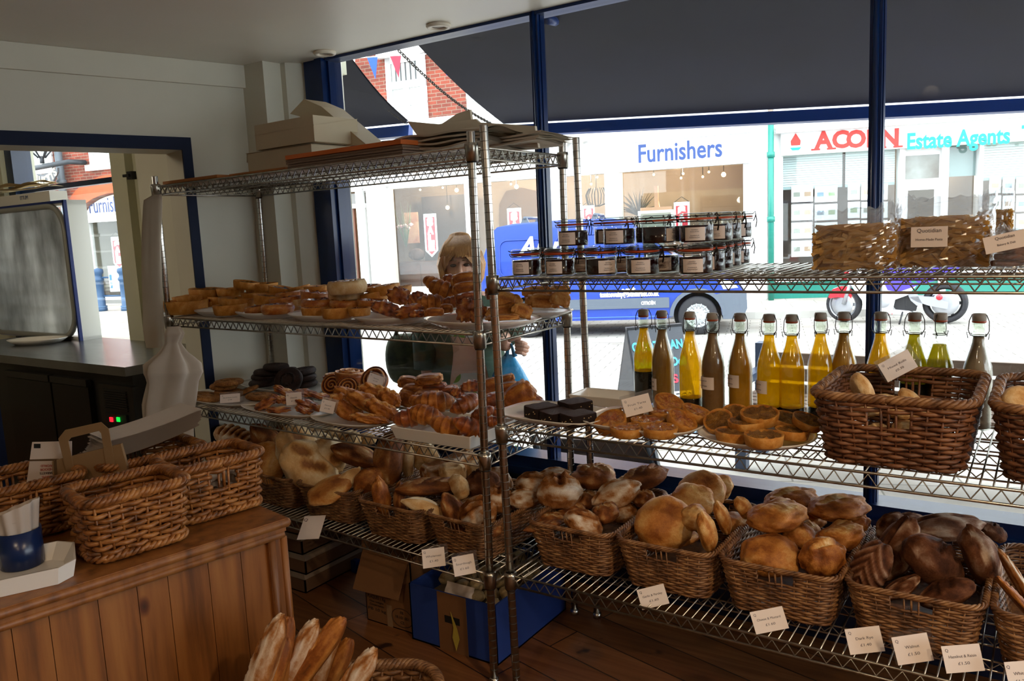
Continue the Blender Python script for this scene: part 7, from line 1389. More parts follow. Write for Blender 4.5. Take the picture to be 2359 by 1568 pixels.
def bottle(px, pbase, ly, kind, label, turn=0, lab=None, H=.312):
    pb_ = UR.at(px, pbase, ly, MR); c = V((pb_.x, UR.o.y + ly, MR)); p = onpl(px, 800, UR.o + UR.uy * ly, UR.n); c.x = p.x
    t = thing('swing_top_bottle', label, 'bottle', M=Matrix.Translation(c) @ Matrix.Rotation(turn, 4, 'Z') @ Matrix.Scale(H / .325, 4), group='swing top bottles along the window shelf')
    g = MB(); g.lathe(BODY + [(.0135, .302), (.0135, .27)], 24, caps=False); g.build('glass_body', M_BGL, t)
    def fill(z0, z1, m, nm):
        n = 14; pr = [(.001, z0)] + [(r_at(z0 + (z1 - z0) * i / n + 1e-5) - .0022, z0 + (z1 - z0) * i / n) for i in range(n + 1)] + [(.001, z1)]
        MB().lathe(pr, 20, caps=False).build(nm, m, t)
    top = {'oil': .262, 'must': .262, 'oilvin': .262, 'tan': .255, 'yel': .25}
    K = kind.split('/'); fill(.005 if len(K) == 1 else float(K[2]), float(K[3]) if len(K) > 3 else .262, {'oil': L_OIL, 'must': L_MUST, 'tan': L_TAN, 'yel': L_YEL, 'olive': L_OLIV, 'milk': L_MILK}[K[0]], 'liquid')
    if len(K) > 1: fill(.005, float(K[2]) - .0005, {'vin': L_VIN, 'herb': M_HERBD, 'dark': mat('steeped_oil', '#3a2f08', .2, coat=.4)}[K[1]], 'sediment')
    s = MB(); s.lathe([(.013, .303), (.0175, .306), (.0185, .318), (.016, .325), (.001, .326)], 20); s.build('stopper', M_STOP, t); MB().lathe([(.0165, .3), (.0185, .303), (.0165, .307)], 20, caps=False).build('rubber_seal', M_SEAL, t)
    w = MB()
    for sx in (-1, 1):
        w.tube([(sx * .019, 0, .322), (sx * .026, 0, .305), (sx * .0275, -.002, .278), (sx * .02, -.004, .262), (sx * .018, 0, .27)], .0013, 5); w.tube([(sx * .018, 0, .268), (sx * .03, -.006, .272), (sx * .027, -.004, .255)], .0012, 5)
    w.tube([(-.019, 0, .322), (0, 0, .3235), (.019, 0, .322)], .0013, 5); w.tube([(.0185 * cos(a), .0185 * sin(a), .264) for a in [2 * pi * i / 16 for i in range(16)]], .0011, 4, True); w.build('wire_bail', M_WIRE, t)
    if lab:
        a0, aw, z0, z1 = lab; l = MB(); l.grid(lambda u, v_: V((.0382 * sin(a0 + (u - .5) * aw), -.0382 * cos(a0 + (u - .5) * aw), z0 + (z1 - z0) * v_)), 10, 1); lo = l.build('paper_label', M_PAPERW, t)
        for k, (tx, sz) in enumerate((('Bakery & Deli', .005), ('Salad Dressing', .005))): text(tx, sz, M_INK, t, Matrix.Rotation(a0, 4, 'Z') @ frame((-.008, -.039, z1 - .012 - k * .016), (1, 0, 0), (0, 0, 1), (0, -1, 0)), depth_=.0001)
VT = RAD(-20)
BT = [(1484, 905, .46, 'oil/herb/.115', 'oil bottle with a cloud of dark herbs, first from the corner posts', .9, (.5, .9, .0, .0)), (1526, 925, .44, 'must', 'opaque mustard coloured bottle, second from the corner posts', 1.3, (-1.6, .9, .06, .1)), (1590, 937, .42, 'oil/vin/.045', 'golden oil bottle over black vinegar behind the fruit tarts', 1.4, None),
      (1642, 942, .4, 'tan/x', 'opaque brown dressing bottle with a white label behind the fruit tarts', 0, (.0, 1.5, .085, .125)), (1705, 944, .41, 'yel/x', 'opaque ochre dressing bottle with a white label above the quiches', .1, (-.25, 1.4, .095, .135)), (1772, 947, .4, 'oil/vin/.042', 'golden oil bottle with a white label and black base above the quiches', 0, (-.2, 1.3, .085, .125)), (1824, 950, .4, 'oil/vin/.045', 'golden oil bottle touching the labelled one, low label on its black base', 0, (.1, 1.6, .006, .024)),
      (1890, 945, .46, 'oil/vin/.04', 'plain golden oil bottle just before the wicker basket', 1.4, None), (1944, 950, .49, 'yel/x', 'cloudy yellow dressing bottle behind the corner of the roll basket', 0, (-.3, 1.3, .075, .115)), (2028, 948, .505, 'oil/dark/.145', 'oil bottle half hidden by the tilted rolls price card', .8, None), (2106, 950, .505, 'olive/herb/.12', 'oil bottle with herb stalks behind the roll basket', .2, None), (2165, 952, .505, 'olive/dark/.17/.235', 'part filled oil bottle with dark herbs behind the roll basket', 1.5, None), (2254, 955, .505, 'milk/x', 'milky brown dressing bottle furthest from the corner posts', 0, None)]
for px, pb_, ly, k, l, tu, lab in BT:
    k = k.replace('/x', ''); bottle(px, pb_, ly, k, l, VT + tu, lab if lab and lab[3] else None)
# ================================================================== CLIP-TOP JAM JARS
M_JGL = glass_mat('jar_glass', (.9, .93, .92), refl=.16); M_JAM = mat('dark_jam', '#1c0508', .2, coat=.5, col2='#2c070b', scale=12); M_RUB = mat('orange_rubber_ring', '#b4471c', .45)
def jar_proto():
    t = thing('jam_jar', 'x', 'jar'); MB().lathe([(.001, 0), (.04, 0), (.044, .005), (.044, .05), (.042, .056), (.042, .06)], 28, caps=False).build('glass_body', M_JGL, t)
    MB().lathe([(.001, .004), (.0405, .004), (.042, .008), (.042, .046), (.001, .047)], 24, caps=False).build('jam', M_JAM, t); MB().lathe([(.042, .0605), (.0455, .061), (.0455, .0655), (.042, .066)], 28, caps=False).build('rubber_ring', M_RUB, t)
    MB().lathe([(.041, .066), (.0455, .0665), (.0455, .072), (.041, .078), (.034, .079), (.033, .077), (.001, .077)], 28, caps=False).build('glass_lid', M_JGL, t)
    w = MB(); w.tube([(.046 * cos(a), .046 * sin(a), .057) for a in [2 * pi * i / 24 for i in range(24)]], .0011, 4, True); w.tube([(.046 * cos(a), .046 * sin(a), .071) for a in [2 * pi * i / 24 for i in range(24)]], .0011, 4, True)
    for sy in (-1, 1): w.tube([(.046, sy * .009, .071), (.052, sy * .012, .078), (.054, sy * .008, .068), (.05, sy * .01, .055), (.047, sy * .009, .05)], .0013, 5)
    w.tube([(.054, -.008, .066), (.057, -.008, .05), (.054, -.008, .032), (.054, .008, .032), (.057, .008, .05), (.054, .008, .066)], .0014, 5); w.tube([(-.046, -.012, .057), (-.052, -.008, .064), (-.052, .008, .064), (-.046, .012, .057)], .0013, 5); w.tube([(-.046, -.01, .071), (-.054, -.01, .074), (-.054, .01, .068), (-.046, .01, .071)], .0013, 5); w.build('wire_clip', M_WIRE, t)
    l = MB(); l.grid(lambda u, v_: V((.0446 * sin((u - .5) * 1.2), -.0446 * cos((u - .5) * 1.2), .008 + .034 * v_)), 10, 1); l.build('paper_label', M_PAPERW, t)
    flush_texts()
    for tx, z, sz in (('Quotidian', .036, .0042), ('Bakery & Deli', .031, .004), ('Strawberry &', .021, .0042), ('Redcurrant Jam', .016, .0042)): text(tx, sz, M_INK, t, frame((0, -.0462, z), (1, 0, 0), (0, 0, 1), (0, -1, 0)), depth_=.0001)
    flush_texts(); return t
JP = jar_proto(); JZ = ZR[0] + .001; JH = .0795; nj = 0
def jar(px, ly, tier, ang, label):
    global nj
    p = onpl(px, 600, UR.o + UR.uy * ly, UR.n); M = Matrix.Translation((p.x, p.y, JZ + tier * JH)) @ Matrix.Rotation(ang, 4, 'Z'); nj += 1
    if nj == 1: JP.matrix_world = M; return tag(JP, label, 'jar', 'clip top jam jars on the upper window shelf')
    return tag(dup(JP, M), label, 'jar', 'clip top jam jars on the upper window shelf')
fr = [(1213, .06, -.25), (1290, .06, -.3), (1385, .06, .55), (1480, .06, -.05), (1602, .06, -.15)]
for i, (x, ly, a) in enumerate(fr): jar(x, ly, 0, a + VT * 0 + .35, 'dark jam jar, %s from the corner posts, front row of the lower tier' % ORD[i])
for i, (x, ly, a) in enumerate([(1258, .16, .2), (1342, .16, .1), (1428, .16, .3), (1528, .16, 0), (1632, .165, -.2)]): jar(x, ly, 0, a + .3, 'dark jam jar, %s from the corner posts, second row of the lower tier' % ORD[i])
for i, (x, ly, a) in enumerate([(1652, .27, -.2), (1672, .37, 0), (1694, .475, 0)]): jar(x, ly, 0, a + .3, 'dark jam jar ending the %s row of the lower tier' % ['third', 'fourth', 'fifth'][i])
for i, (x, ly, a) in enumerate([(1322, .1, -.3), (1428, .1, -.25), (1518, .1, 1.15), (1606, .1, -.1)]): jar(x, ly, 1, a + .35, 'dark jam jar, %s from the corner posts, front row of the upper tier' % ORD[i])
for i, (x, ly, a) in enumerate([(1405, .2, 0), (1500, .2, .2), (1590, .2, 0), (1650, .2, 0)]): jar(x, ly, 1, a + .3, 'dark jam jar, %s from the corner posts, rear row of the upper tier' % ORD[i])
for i, (x, ly, a) in enumerate([(1672, .32, -.1), (1698, .43, 0)]): jar(x, ly, 1, a + .3, 'dark jam jar of the upper tier, %s behind its rear row' % ['first', 'last'][i])
# ================================================================== BAGS OF PASTA AND BISCUITS
M_FILM = glass_mat('cellophane', (.96, .97, .98), refl=.45, rough=.14, milky=.16)
_q = NT('dried_pasta'); _c = _q.ramp(_q.noise(_q.coord(), 20), [(.3, '#e3c078'), (.7, '#d2a65a')]); _d = _q.n.new('ShaderNodeBsdfTranslucent'); _q.link(_c, _d.inputs['Color']); _q.link(_c, _q.b.inputs['Base Color']); _x = _q.node('ShaderNodeMixShader'); _x.inputs['Fac'].default_value = .55
_q.link(_q.b.outputs[0], _x.inputs[1]); _q.link(_d.outputs[0], _x.inputs[2]); _q.link(_x.outputs[0], _q.out.inputs['Surface']); M_PASTA = _q.m; M_BISC = mat('brown_biscuit', '#8a5c3e', .8, col2='#6e452c', scale=16)
def film_bag(px0, px1, pyt, pyb, ly, dpt, label, cat, fill, seed, tilt=0):
    p = UR.o + UR.uy * ly; a = onpl(px0, pyb, p, UR.n); b = onpl(px1, pyb, p, UR.n); tp = onpl((px0 + px1) / 2, pyt, p, UR.n).z; c = (a + b) / 2; c.z = JZ + .002; W = (b - a).length; H = tp - JZ
    t = thing(fill[0], label, cat, M=Matrix.Translation(c) @ Matrix.Rotation(RAD(tilt), 4, 'Z')); R = random.Random(seed); o = V((seed, seed * 2, 0))
    def f(u, v_):
        a_ = 2 * pi * v_; z = u * H; k = (1 - max(0, (u - .72) / .28) ** 1.4 * .96); k *= min(1, .75 + u * 3); x = cos(a_); y = sin(a_); cx = sgp(x, .75); cy = sgp(y, .9)
        nz = noise.noise(V((x * 4, y * 4, u * 6)) + o) * .5 + .5 * noise.noise(V((x * 11, y * 11, u * 15)) + o)
        return V((cx * W / 2 * (1 + .03 * nz + .05 * (u > .85) * sin(a_ * 2)), cy * (dpt / 2 * k + .002) + .012 * nz + .02 * max(0, u - .8), z + (.03 * u * u * noise.noise(V((x * 2.2, 1, 1)) + o)) + .004 * (u > .99) * sin(x * 40)))
    g = MB(); g.grid(f, 34, 60, cv=True, smooth=False); bag = g.build('film_bag', M_FILM, t)
    if fill[1] == 'pasta':
        s = MB()
        for i in range(420):
            z = R.uniform(.012, H * .66); wl = 1 - .25 * (z / H); x = R.uniform(-.46, .46) * W * wl; y = R.uniform(-.42, .42) * dpt * (1 - .35 * z / H); L = R.uniform(.05, .13) * .5; an = R.gauss(.25, .55); yw = R.gauss(0, .5)
            d = V((cos(an) * cos(yw), cos(an) * sin(yw) * .6, sin(an) * .8)); p0 = V((x, y, z)); q = [p0 - d * L, p0 + V((0, 0, R.uniform(-.01, .012))), p0 + d * L]
            q = [V((max(-W * .47, min(W * .47, w_.x)), max(-dpt * .44, min(dpt * .44, w_.y)), max(.008, min(H * .72, w_.z)))) for w_ in q]; n_ = V((R.uniform(-.4, .4), -1, R.uniform(-.6, .6))).normalized(); wd = .0042
            e = (q[2] - q[0]).normalized().cross(n_).normalized() * wd; s.add([w_ + e for w_ in q] + [w_ - e for w_ in q] + [w_ + e * .9 + n_ * .0018 for w_ in q] + [w_ - e * .9 + n_ * .0018 for w_ in q], [(0, 1, 4, 3), (1, 2, 5, 4), (6, 9, 10, 7), (7, 10, 11, 8), (0, 6, 7, 1), (1, 7, 8, 2), (3, 4, 10, 9), (4, 5, 11, 10)])
        o_ = s.build('pasta_ribbons', M_PASTA, t, recalc=False); o_['kind'] = 'stuff'
        core = MB(); core.grid(lambda u, v_: V((sgp(cos(2 * pi * v_), .8) * W * .4 * (1 - .25 * u), sin(2 * pi * v_) * dpt * .33 * (1 - .4 * u), .01 + u * H * .56 + .012 * noise.noise(V((cos(2 * pi * v_) * 5, u * 6, seed))))), 8, 24, cv=True); core.build('pasta_mass', M_PASTA, t)
    else:
        for i in range(14):
            z = .008 + (i % 7) * H * .085; s = MB(); s.lathe([(.001, 0), (W * .2, 0), (W * .21, .006), (W * .2, .011), (.001, .012)], 16, (R.uniform(-.02, .02) + (-.22 if i < 7 else .22) * W, R.uniform(-.01, .01), z)); s.build('biscuit', M_BISC, t)
    return t, W, H, dpt
def bag_label(t, W, H, dpt, lines, x, z, w_, h_, rot=0):
    yl = -dpt / 2 - .006; M = Matrix.Translation((x, yl, z)) @ Matrix.Rotation(rot, 4, 'Y'); l = MB(); l.box((0, 0, 0), (w_, .0012, h_)); l.build('paper_label', M_PAPERW, t, M=M)
    for tx, sz, dz in lines: text(tx, sz, M_INK, t, M @ frame((0, -.001, dz), (1, 0, 0), (0, 0, 1), (0, -1, 0)), depth_=.0002)
film_bag(1872, 2072, 478, 628, .1, .1, 'cellophane bag of pale pasta ribbons without a label on the upper window shelf', 'pasta', ('pasta_bag', 'pasta'), 5, 4)
t, W, H, dp = film_bag(2060, 2290, 455, 622, .17, .11, 'cellophane bag of pasta ribbons with a white name label', 'pasta', ('pasta_bag', 'pasta'), 8, -3)
bag_label(t, W, H, dp, (('Quotidian', .0125, .014), ('Home-Made Pasta', .0075, -.006)), -.02, H * .46, .075, .046)
film_bag(2248, 2330, 440, 612, .38, .08, 'cellophane bag of pasta ribbons standing behind the labelled one', 'pasta', ('pasta_bag', 'pasta'), 11, 0)
t, W, H, dp = film_bag(2286, 2480, 528, 626, .12, .12, 'cellophane bag of brown biscuits at the photo edge of the upper window shelf', 'biscuits', ('biscuit_bag', 'biscuits'), 14, 0)
bag_label(t, W, H, dp, (('Quotidian', .009, .01), ('Bakery & Deli', .006, -.004)), -.05, H * .72, .08, .036, -.22)
# ================================================================== PRICE CARDS
M_SLEEVE = glass_mat('card_sleeve', (.96, .96, .96), refl=.3, rough=.1, milky=.06)
def card(unit, zs, px, py, ly, w, h, lean, roll, lines, label, yaw=0, raise_=0, sleeve=True, up=0):
    p = unit.at(px, py, ly, zs + .012 + raise_); R = Matrix((RH, FH, V((0, 0, 1)))).transposed().to_4x4(); s = depth(p) / F_PX
    M = Matrix.Translation(p) @ R @ Matrix.Rotation(RAD(yaw), 4, 'Z') @ Matrix.Rotation(RAD(-roll), 4, 'Y') @ Matrix.Rotation(RAD(-lean), 4, 'X'); t = thing('price_card', label, 'price card', M=M, group='price cards'); W, Hh = w * s, h * s / max(.35, cos(RAD(lean - 14)))
    MB().box((0, 0, 0), (W, .0012, Hh)).build('card', M_PAPERW, t)
    if sleeve: MB().box((.004, .0016, .006), (W * 1.2, .0008, Hh * 1.16)).build('plastic_sleeve', M_SLEEVE, t)
    Mf = lambda x, z: frame((x, -.0009, z), (1, 0, 0), (0, 0, 1), (0, -1, 0))
    text('Q', Hh * .16, M_INK, t, Mf(-W * .38, Hh * .32), depth_=.0002)
    for k, tx in enumerate(lines): text(tx, Hh * .15, M_INK, t, Mf(.0, Hh * (.08 - .26 * k)), depth_=.0002, ext_w=min(W * .72, Hh * .09 * len(tx)))
fl = lambda unit, p: p - unit.o.y
card(UL, ZBL, 718, 1214, -.0, 50, 44, 72, 0, (), 'blank price card lying nearly flat on the bottom shelf near the counter', sleeve=False)
card(UL, ZBL, 999, 1284, .0, 52, 40, 38, 4, ('Wholemeal', '\u00a31.40'), 'tilted white price card at the bottom shelf edge, the one further from the corner posts', yaw=4)
card(UL, ZBL, 1069, 1301, .0, 50, 42, 34, 6, ('Sourdough', '\u00a31.60'), 'tilted white price card at the bottom shelf edge next to the corner posts', yaw=6)
card(UR, ZB, 1504, 1374, .04, 64, 40, 48, 12, ('Garlic & Parsley', '\u00a31.60'), 'price card lying below the flat golden bread basket', sleeve=False)
card(UR, ZB, 1772, 1428, .03, 76, 46, 36, 9, ('Cheese & Mustard', '\u00a31.60'), 'price card reading Cheese and Mustard below its basket', sleeve=False)
card(UR, ZB, 1992, 1474, .03, 80, 54, 28, 4, ('Dark Rye', '\u00a31.40'), 'price card reading Dark Rye below the rye basket', sleeve=False)
card(UR, ZB, 2102, 1494, .02, 82, 60, 24, 6, ('Walnut', '\u00a31.50'), 'price card reading Walnut in a glinting sleeve below the rye basket')
card(UR, ZB, 2218, 1516, .02, 88, 58, 24, 2, ('Hazelnut & Raisin', '\u00a31.50'), 'price card reading Hazelnut and Raisin below the rye basket corner', sleeve=False)
card(UR, ZB, 2350, 1556, .02, 60, 62, 24, 2, ('White', '\u00a31.20'), 'price card cut off by the photo edge on the bottom shelf', sleeve=False)
card(UR, MR, 1468, 933, .16, 64, 42, 24, 12, ('Fruit Tarts', '\u00a31.40'), 'price card reading Fruit Tarts standing in a clear sleeve on the tarts', yaw=0, raise_=.05)
card(UR, MR, 2068, 842, .33, 76, 46, 14, 26, ('Mixed Rolls', '\u00a30.30'), 'tilted price card reading Mixed Rolls above the roll basket')
MB().tube([UR.at(2068, 862, .335), UR.at(2062, 905, .335), UR.at(2062, 990, .335)], .002, 5).build('card_holder', M_PLASTIC, [o for o in bpy.data.objects if o.name.startswith('price_card')][-1]).matrix_parent_inverse = Matrix.Identity(4)
_h = bpy.data.objects['card_holder']; _pc = _h.parent; upd(); _h.matrix_parent_inverse = _pc.matrix_world.inverted()
card(UL, LL_, 530, 917, .035, 46, 20, 24, 2, ('Oat & Raisin Cookie', '\u00a31.00'), 'price card in front of the oat cookies', raise_=.018)
card(UL, LL_, 677, 918, .07, 36, 28, 16, 3, ('Danish', '\u00a31.20'), 'price card standing among the danish pastries', raise_=.02)
card(UL, LL_, 755, 936, .05, 32, 28, 16, -16, ('Almond', '\u00a31.40'), 'price card leaning between danish pastries and almond croissants', raise_=.02)
card(UL, LL_, 866, 874, .30, 36, 22, 20, -22, ('Swirls', '\u00a31.30'), 'price card tilted against the raisin swirls', raise_=.06)
# ================================================================== TOP SHELF: BOXES, CARDS AND PAPER
TZ = ZL[0] + .001
M_BOXC = mat('cream_carton', '#cbbd9f', .6, col2='#c3b495', scale=2); M_BOXI = mat('carton_inside', '#bfa878', .7)
def cakebox(label, bl, br, py_top, ly, d, z0, open_=0):
    p = UL.o + UL.uy * ly; a = onpl(*bl, p, UL.n); b = onpl(*br, p, UL.n); c = (a + b) / 2; x = (b - a).normalized(); x.z = 0; y = V((-x.y, x.x, 0)); W = (b - a).length; H = onpl((bl[0] + br[0]) / 2, py_top, p, UL.n).z - z0
    t = thing('cake_box', label, 'box', M=frame(V((c.x, c.y, z0)), x, y, (0, 0, 1)), group='cream cake boxes on the top shelf'); th = .0012; q = MB()
    q.bx(-W / 2, W / 2, 0, d, 0, th); q.bx(-W / 2, W / 2, 0, th, 0, H); q.bx(-W / 2, W / 2, d - th, d, 0, H); q.bx(-W / 2, -W / 2 + th, 0, d, 0, H); q.bx(W / 2 - th, W / 2, 0, d, 0, H); q.build('tray', M_BOXC, t)
    R = Matrix.Rotation(RAD(open_), 4, 'X'); l = MB(); Z = Matrix.Translation((0, d, H + .001)) @ R; P = lambda x_, y_, z_: Z @ V((x_, y_, z_)); e = .0012
    l.hexa([P(-W / 2 - .004, -d - .004, 0), P(W / 2 + .004, -d - .004, 0), P(W / 2 + .004, 0, 0), P(-W / 2 - .004, 0, 0), P(-W / 2 - .004, -d - .004, e), P(W / 2 + .004, -d - .004, e), P(W / 2 + .004, 0, e), P(-W / 2 - .004, 0, e)]); l.build('lid', M_BOXC, t)
    f = MB(); fl_ = [P(-W / 2 - .004, -d, .0006), P(-W / 2 - .004, -.02, .0006), P(-W / 2 - .05, -.05, -.03), P(-W / 2 - .05, -d + .03, -.03)]; f.prism(fl_, (0, 0, .0012)); f.build('lid_flap', M_BOXC, t); return t, W, H
zb = TZ + .008
t1, w1, h1 = cakebox('lower closed cream cake box on the top shelf', (571, 372), (718, 356), 343, .16, .22, zb + .002, 0)
cakebox('upper cream cake box with its lid ajar on the top shelf', (589, 328), (725, 330), 276, .15, .22, zb + .002 + h1 + .006, 10)
# tilted box lid leaning against the window corner
def lidbox():
    ly = .33; p = UL.o + UL.uy * ly; g = lambda px, py: onpl(px, py, p, UL.n); A, B, C_, D = g(740, 245), g(845, 334), g(783, 336), g(676, 256); t = thing('box_lid', 'open cream box lid tilted on end behind the orange cards', 'box', M=Matrix.Translation((A + B + C_ + D) / 4)); upd()
    k = UL.uy * .12; q = MB(); n_ = V((0, .0012, 0)); q.prism([A, B, C_, g(690, 268)], n_); q.prism([A, B, B + k, A + k], (0, 0, -.0012)); q.prism([g(740, 245), g(700, 228), g(668, 262), g(690, 268)], V((0, .0012, 0))); q.prism([g(700, 228) , g(700, 228) + k, A + k, A], (0, 0, -.0012)); bm_local(q, 'lid_panels', M_BOXC, t)
lidbox()
M_ORC = mat('orange_card', '#e2762f', .6, col2='#d06a2a', scale=4); M_ORE = mat('card_edges', '#8f7766', .7)
def cards(name, label, pts_, ly, d, n, hs, m=M_ORC):
    p = UL.o + UL.uy * ly; a = onpl(*pts_[0], p, UL.n); b = onpl(*pts_[1], p, UL.n); c = (a + b) / 2; x = (b - a); x.z = 0; W = x.length; x.normalize(); y = V((-x.y, x.x, 0)); t = thing(name, label, 'card', M=frame(V((c.x, c.y, TZ)), x, y, (0, 0, 1)))
    for i in range(n): q = MB(); q.bx(-W / 2 + rnd.uniform(0, .012), W / 2 - rnd.uniform(0, .012), 0 if i == n - 1 else rnd.uniform(.002, .008), d, i * hs, i * hs + hs * (.8 if i < n - 1 else 1.7)); q.build('folded_card', M_ORE if i < n - 1 else m, t)
cards('flat_carton', 'orange flat-packed cartons stacked along the front of the top shelf', ((655, 370), (930, 345)), .02, .17, 5, .0085)
cards('flat_carton', 'brown flat-packed card sheets under the cream cake boxes', ((525, 380), (655, 372)), .03, .36, 2, .004, mat('brown_card', '#b8763f', .7))
cards('flat_carton', 'thin brown flat carton at the doorway end of the top shelf', ((372, 402), (500, 392)), .05, .3, 2, .007, mat('brown_card', '#b8763f', .7))
M_GREYP = mat('grey_kraft_paper', '#cdc1ac', .75, col2='#bdb09b', scale=5)
def paperbag(label, pts_, ly, d, z, hgt, seed, m=M_GREYP, thick=.006, n=3):
    p = UL.o + UL.uy * ly; a = onpl(*pts_[0], p, UL.n); b = onpl(*pts_[1], p, UL.n); c = (a + b) / 2; x = (b - a); x.z = 0; W = x.length; x.normalize(); y = V((-x.y, x.x, 0)); t = thing('paper_bag', label, 'paper bag', M=frame(V((c.x, c.y, z)), x, y, (0, 0, 1)), group='flat paper bags heaped on the top shelf')
    for i in range(n):
        o = V((seed + i * 3, i, 0)); q = MB(); zz = lambda u, v_: i * hgt / n + hgt * .35 * (noise.noise(V((u * 2.5, v_ * 2, 0)) + o) + .4) + .0
        q.grid(lambda u, v_: V(((u - .5) * W + .01 * i + .004 * (round(v_ * 40) % 2) * (u < .01), v_ * d, zz(u, v_) + .012)), 20, 10); q.grid(lambda u, v_: V(((u - .5) * W + .01 * i, v_ * d, zz(u, v_) + .012 + thick)), 20, 10, flip=True)
        q.grid(lambda u, v_: V(((u - .5) * W + .01 * i, 0, zz(u, 0) + .012 + thick * v_)), 20, 1); q.build('paper_fold', m, t)
paperbag('heap of grey brown paper bags on the top shelf before the corner posts', ((893, 335), (1100, 318)), .1, .26, TZ, .05, 3, n=4)
paperbag('flat pale paper bags at the corner end of the top shelf', ((960, 340), (1235, 330)), .22, .2, TZ, .03, 9, m=mat('pale_kraft', '#d8cdb9', .75), n=3)
def upbag(label, pts, ly, m, name='paper_bag'):
    p = UL.o + UL.uy * ly; g = [onpl(*q, p, UL.n) for q in pts]; c = sum(g, V()) / len(g); t = thing(name, label, 'paper bag', M=Matrix.Translation(V((c.x, c.y, TZ))), group='flat paper bags heaped on the top shelf'); upd(); q = MB(); q.prism(g, V((0, .012, 0))); bm_local(q, 'paper_fold', m, t)
upbag('pale grey paper bag standing on its edge behind the top of the corner posts', [(938, 279), (1010, 286), (1095, 274), (1104, 282), (1232, 290), (1240, 340), (975, 332)], .3, mat('pale_kraft', '#d8cdb9', .75))
upbag('brown paper bag curling up at the top of the heap', [(1018, 285), (1052, 262), (1082, 252), (1086, 280), (1050, 292)], .36, M_GREYP)
# ================================================================== HANGING CLOTHS BY THE DOORWAY
M_CLOTH = mat('white_cotton', '#cfc4b6', .85, col2='#c3b7a8', scale=5); M_TOWEL = mat('cream_towel', '#b8ac98', .9, col2='#a99c88', scale=4)
def hang(name, label, cat, prof, y, m, flat, seed, folds=5, amp=.18):
    """prof: (px, py, width px) down the cloth, seen in a plane y; a closed sleeve of cloth with folds"""
    pts = [(ony(x, py, y), w_ * depth(ony(x, py, y)) / F_PX) for x, py, w_ in prof]; o = pts[-1][0].copy(); t = thing(name, label, cat, M=Matrix.Translation(o)); n = len(pts) - 1
    def f(u, v_):
        i = min(int(u * n), n - 1); q = u * n - i; c = pts[i][0].lerp(pts[i + 1][0], q); w_ = pts[i][1] * (1 - q) + pts[i + 1][1] * q; a = 2 * pi * v_
        k = 1 + amp * sin(a * folds + u * 3 + seed) * min(1, u * 2 + .3) + .12 * noise.noise(V((cos(a) * 2, sin(a) * 2, u * 4 + seed)))
        return c - o + RH * (cos(a) * w_ / 2 * k) + FH * (sin(a) * w_ / 2 * flat * k)
    MB().grid(f, 36, 60, cv=True).build('cloth', m, t); return t
hang('apron', 'white cotton apron hanging bunched from the shelving post beside the doorway', 'apron', [(400, 752, 30), (402, 768, 46), (398, 790, 34), (398, 812, 60), (396, 838, 118), (398, 858, 128), (396, 880, 112), (390, 930, 116), (390, 985, 112), (392, 1060, 116)], 1.965, M_CLOTH, .3, 1, 6, .16)
hang('towel', 'long cream towel hanging down the shelving post in front of the doorway', 'towel', [(362, 448, 20), (353, 460, 44), (351, 560, 46), (352, 660, 46), (355, 760, 46), (360, 800, 44)], 1.985, M_TOWEL, .3, 3, 3, .1)
# ================================================================== ON THE PINE COUNTER
M_KRAFT = mat('kraft_paper', '#8a6a44', .75, col2='#7d5f3c', scale=4); M_KRD = mat('kraft_fold', '#5e4529', .8)
def facing(px, py, z): p = onz(px, py, z); return p
kp = facing(210, 1118, ZC + .11)
def gk(px, py, off=0): return onpl(px, py, kp + FH * off, FH)
t = thing('kraft_carrier', 'brown kraft paper carrier with flat handles standing behind the front basket', 'paper bag', M=Matrix.Translation(gk(205, 1160))); upd()
q = MB(); q.prism([gk(120, 1062), gk(278, 1022), gk(292, 1074), gk(292, 1150), (gk(140, 1170)), gk(124, 1150)], FH * .012); bm_local(q, 'bag_body', M_KRAFT, t)
q = MB(); out = [(152, 1085), (134, 1010), (150, 990), (232, 972), (250, 988), (266, 1075)]; inn = [(170, 1080), (157, 1016), (163, 1008), (228, 992), (233, 998), (246, 1080)]
for i in range(5): q.prism([gk(*out[i], -.004), gk(*out[i + 1], -.004), gk(*inn[i + 1], -.004), gk(*inn[i], -.004)], FH * .003)
bm_local(q, 'flat_handle', M_KRAFT, t); q = MB(); q.prism([gk(120, 1062, .002), gk(130, 1058, -.001), gk(136, 1150, -.001), gk(124, 1150, .002)], FH * -.001); bm_local(q, 'side_gusset', M_KRD, t)
t = thing('leaflet', 'white leaflet with red and black upside down lettering tucked behind the kraft carrier', 'leaflet', M=Matrix.Translation(gk(100, 1120, .03))); upd()
q = MB(); q.prism([gk(74, 1018, .03), gk(165, 1016, .03), gk(165, 1120, .03), gk(60, 1120, .03)], FH * .002); bm_local(q, 'sheet', mat('leaflet_white', '#d9c8bb', .6), t)
q = MB(); q.prism([gk(78, 1022, .0285), gk(93, 1022, .0285), gk(93, 1032, .0285), gk(78, 1032, .0285)], FH * .001); bm_local(q, 'logo', M_DARK, t)
q = MB(); q.prism([gk(68, 1058, .0285), gk(160, 1056, .0285), gk(160, 1060, .0285), gk(67, 1062, .0285)], FH * .001); bm_local(q, 'brown_rule', M_KRD, t)
for i, (tx, c) in enumerate((('WORLD', '#b8402a'), ('INDOOR', '#b8402a'), ('MARKETS', '#3a2a28'), ('FARMS', '#b8402a'), ('FRESH', '#b8402a'))):
    p = gk(108, 1072 + i * 8.5, .027); text(tx, .0105, mat('leaf' + c, c, .7), t, t.matrix_world.inverted() @ frame(p, -RH, (0, 0, -1), -FH), depth_=.0002)
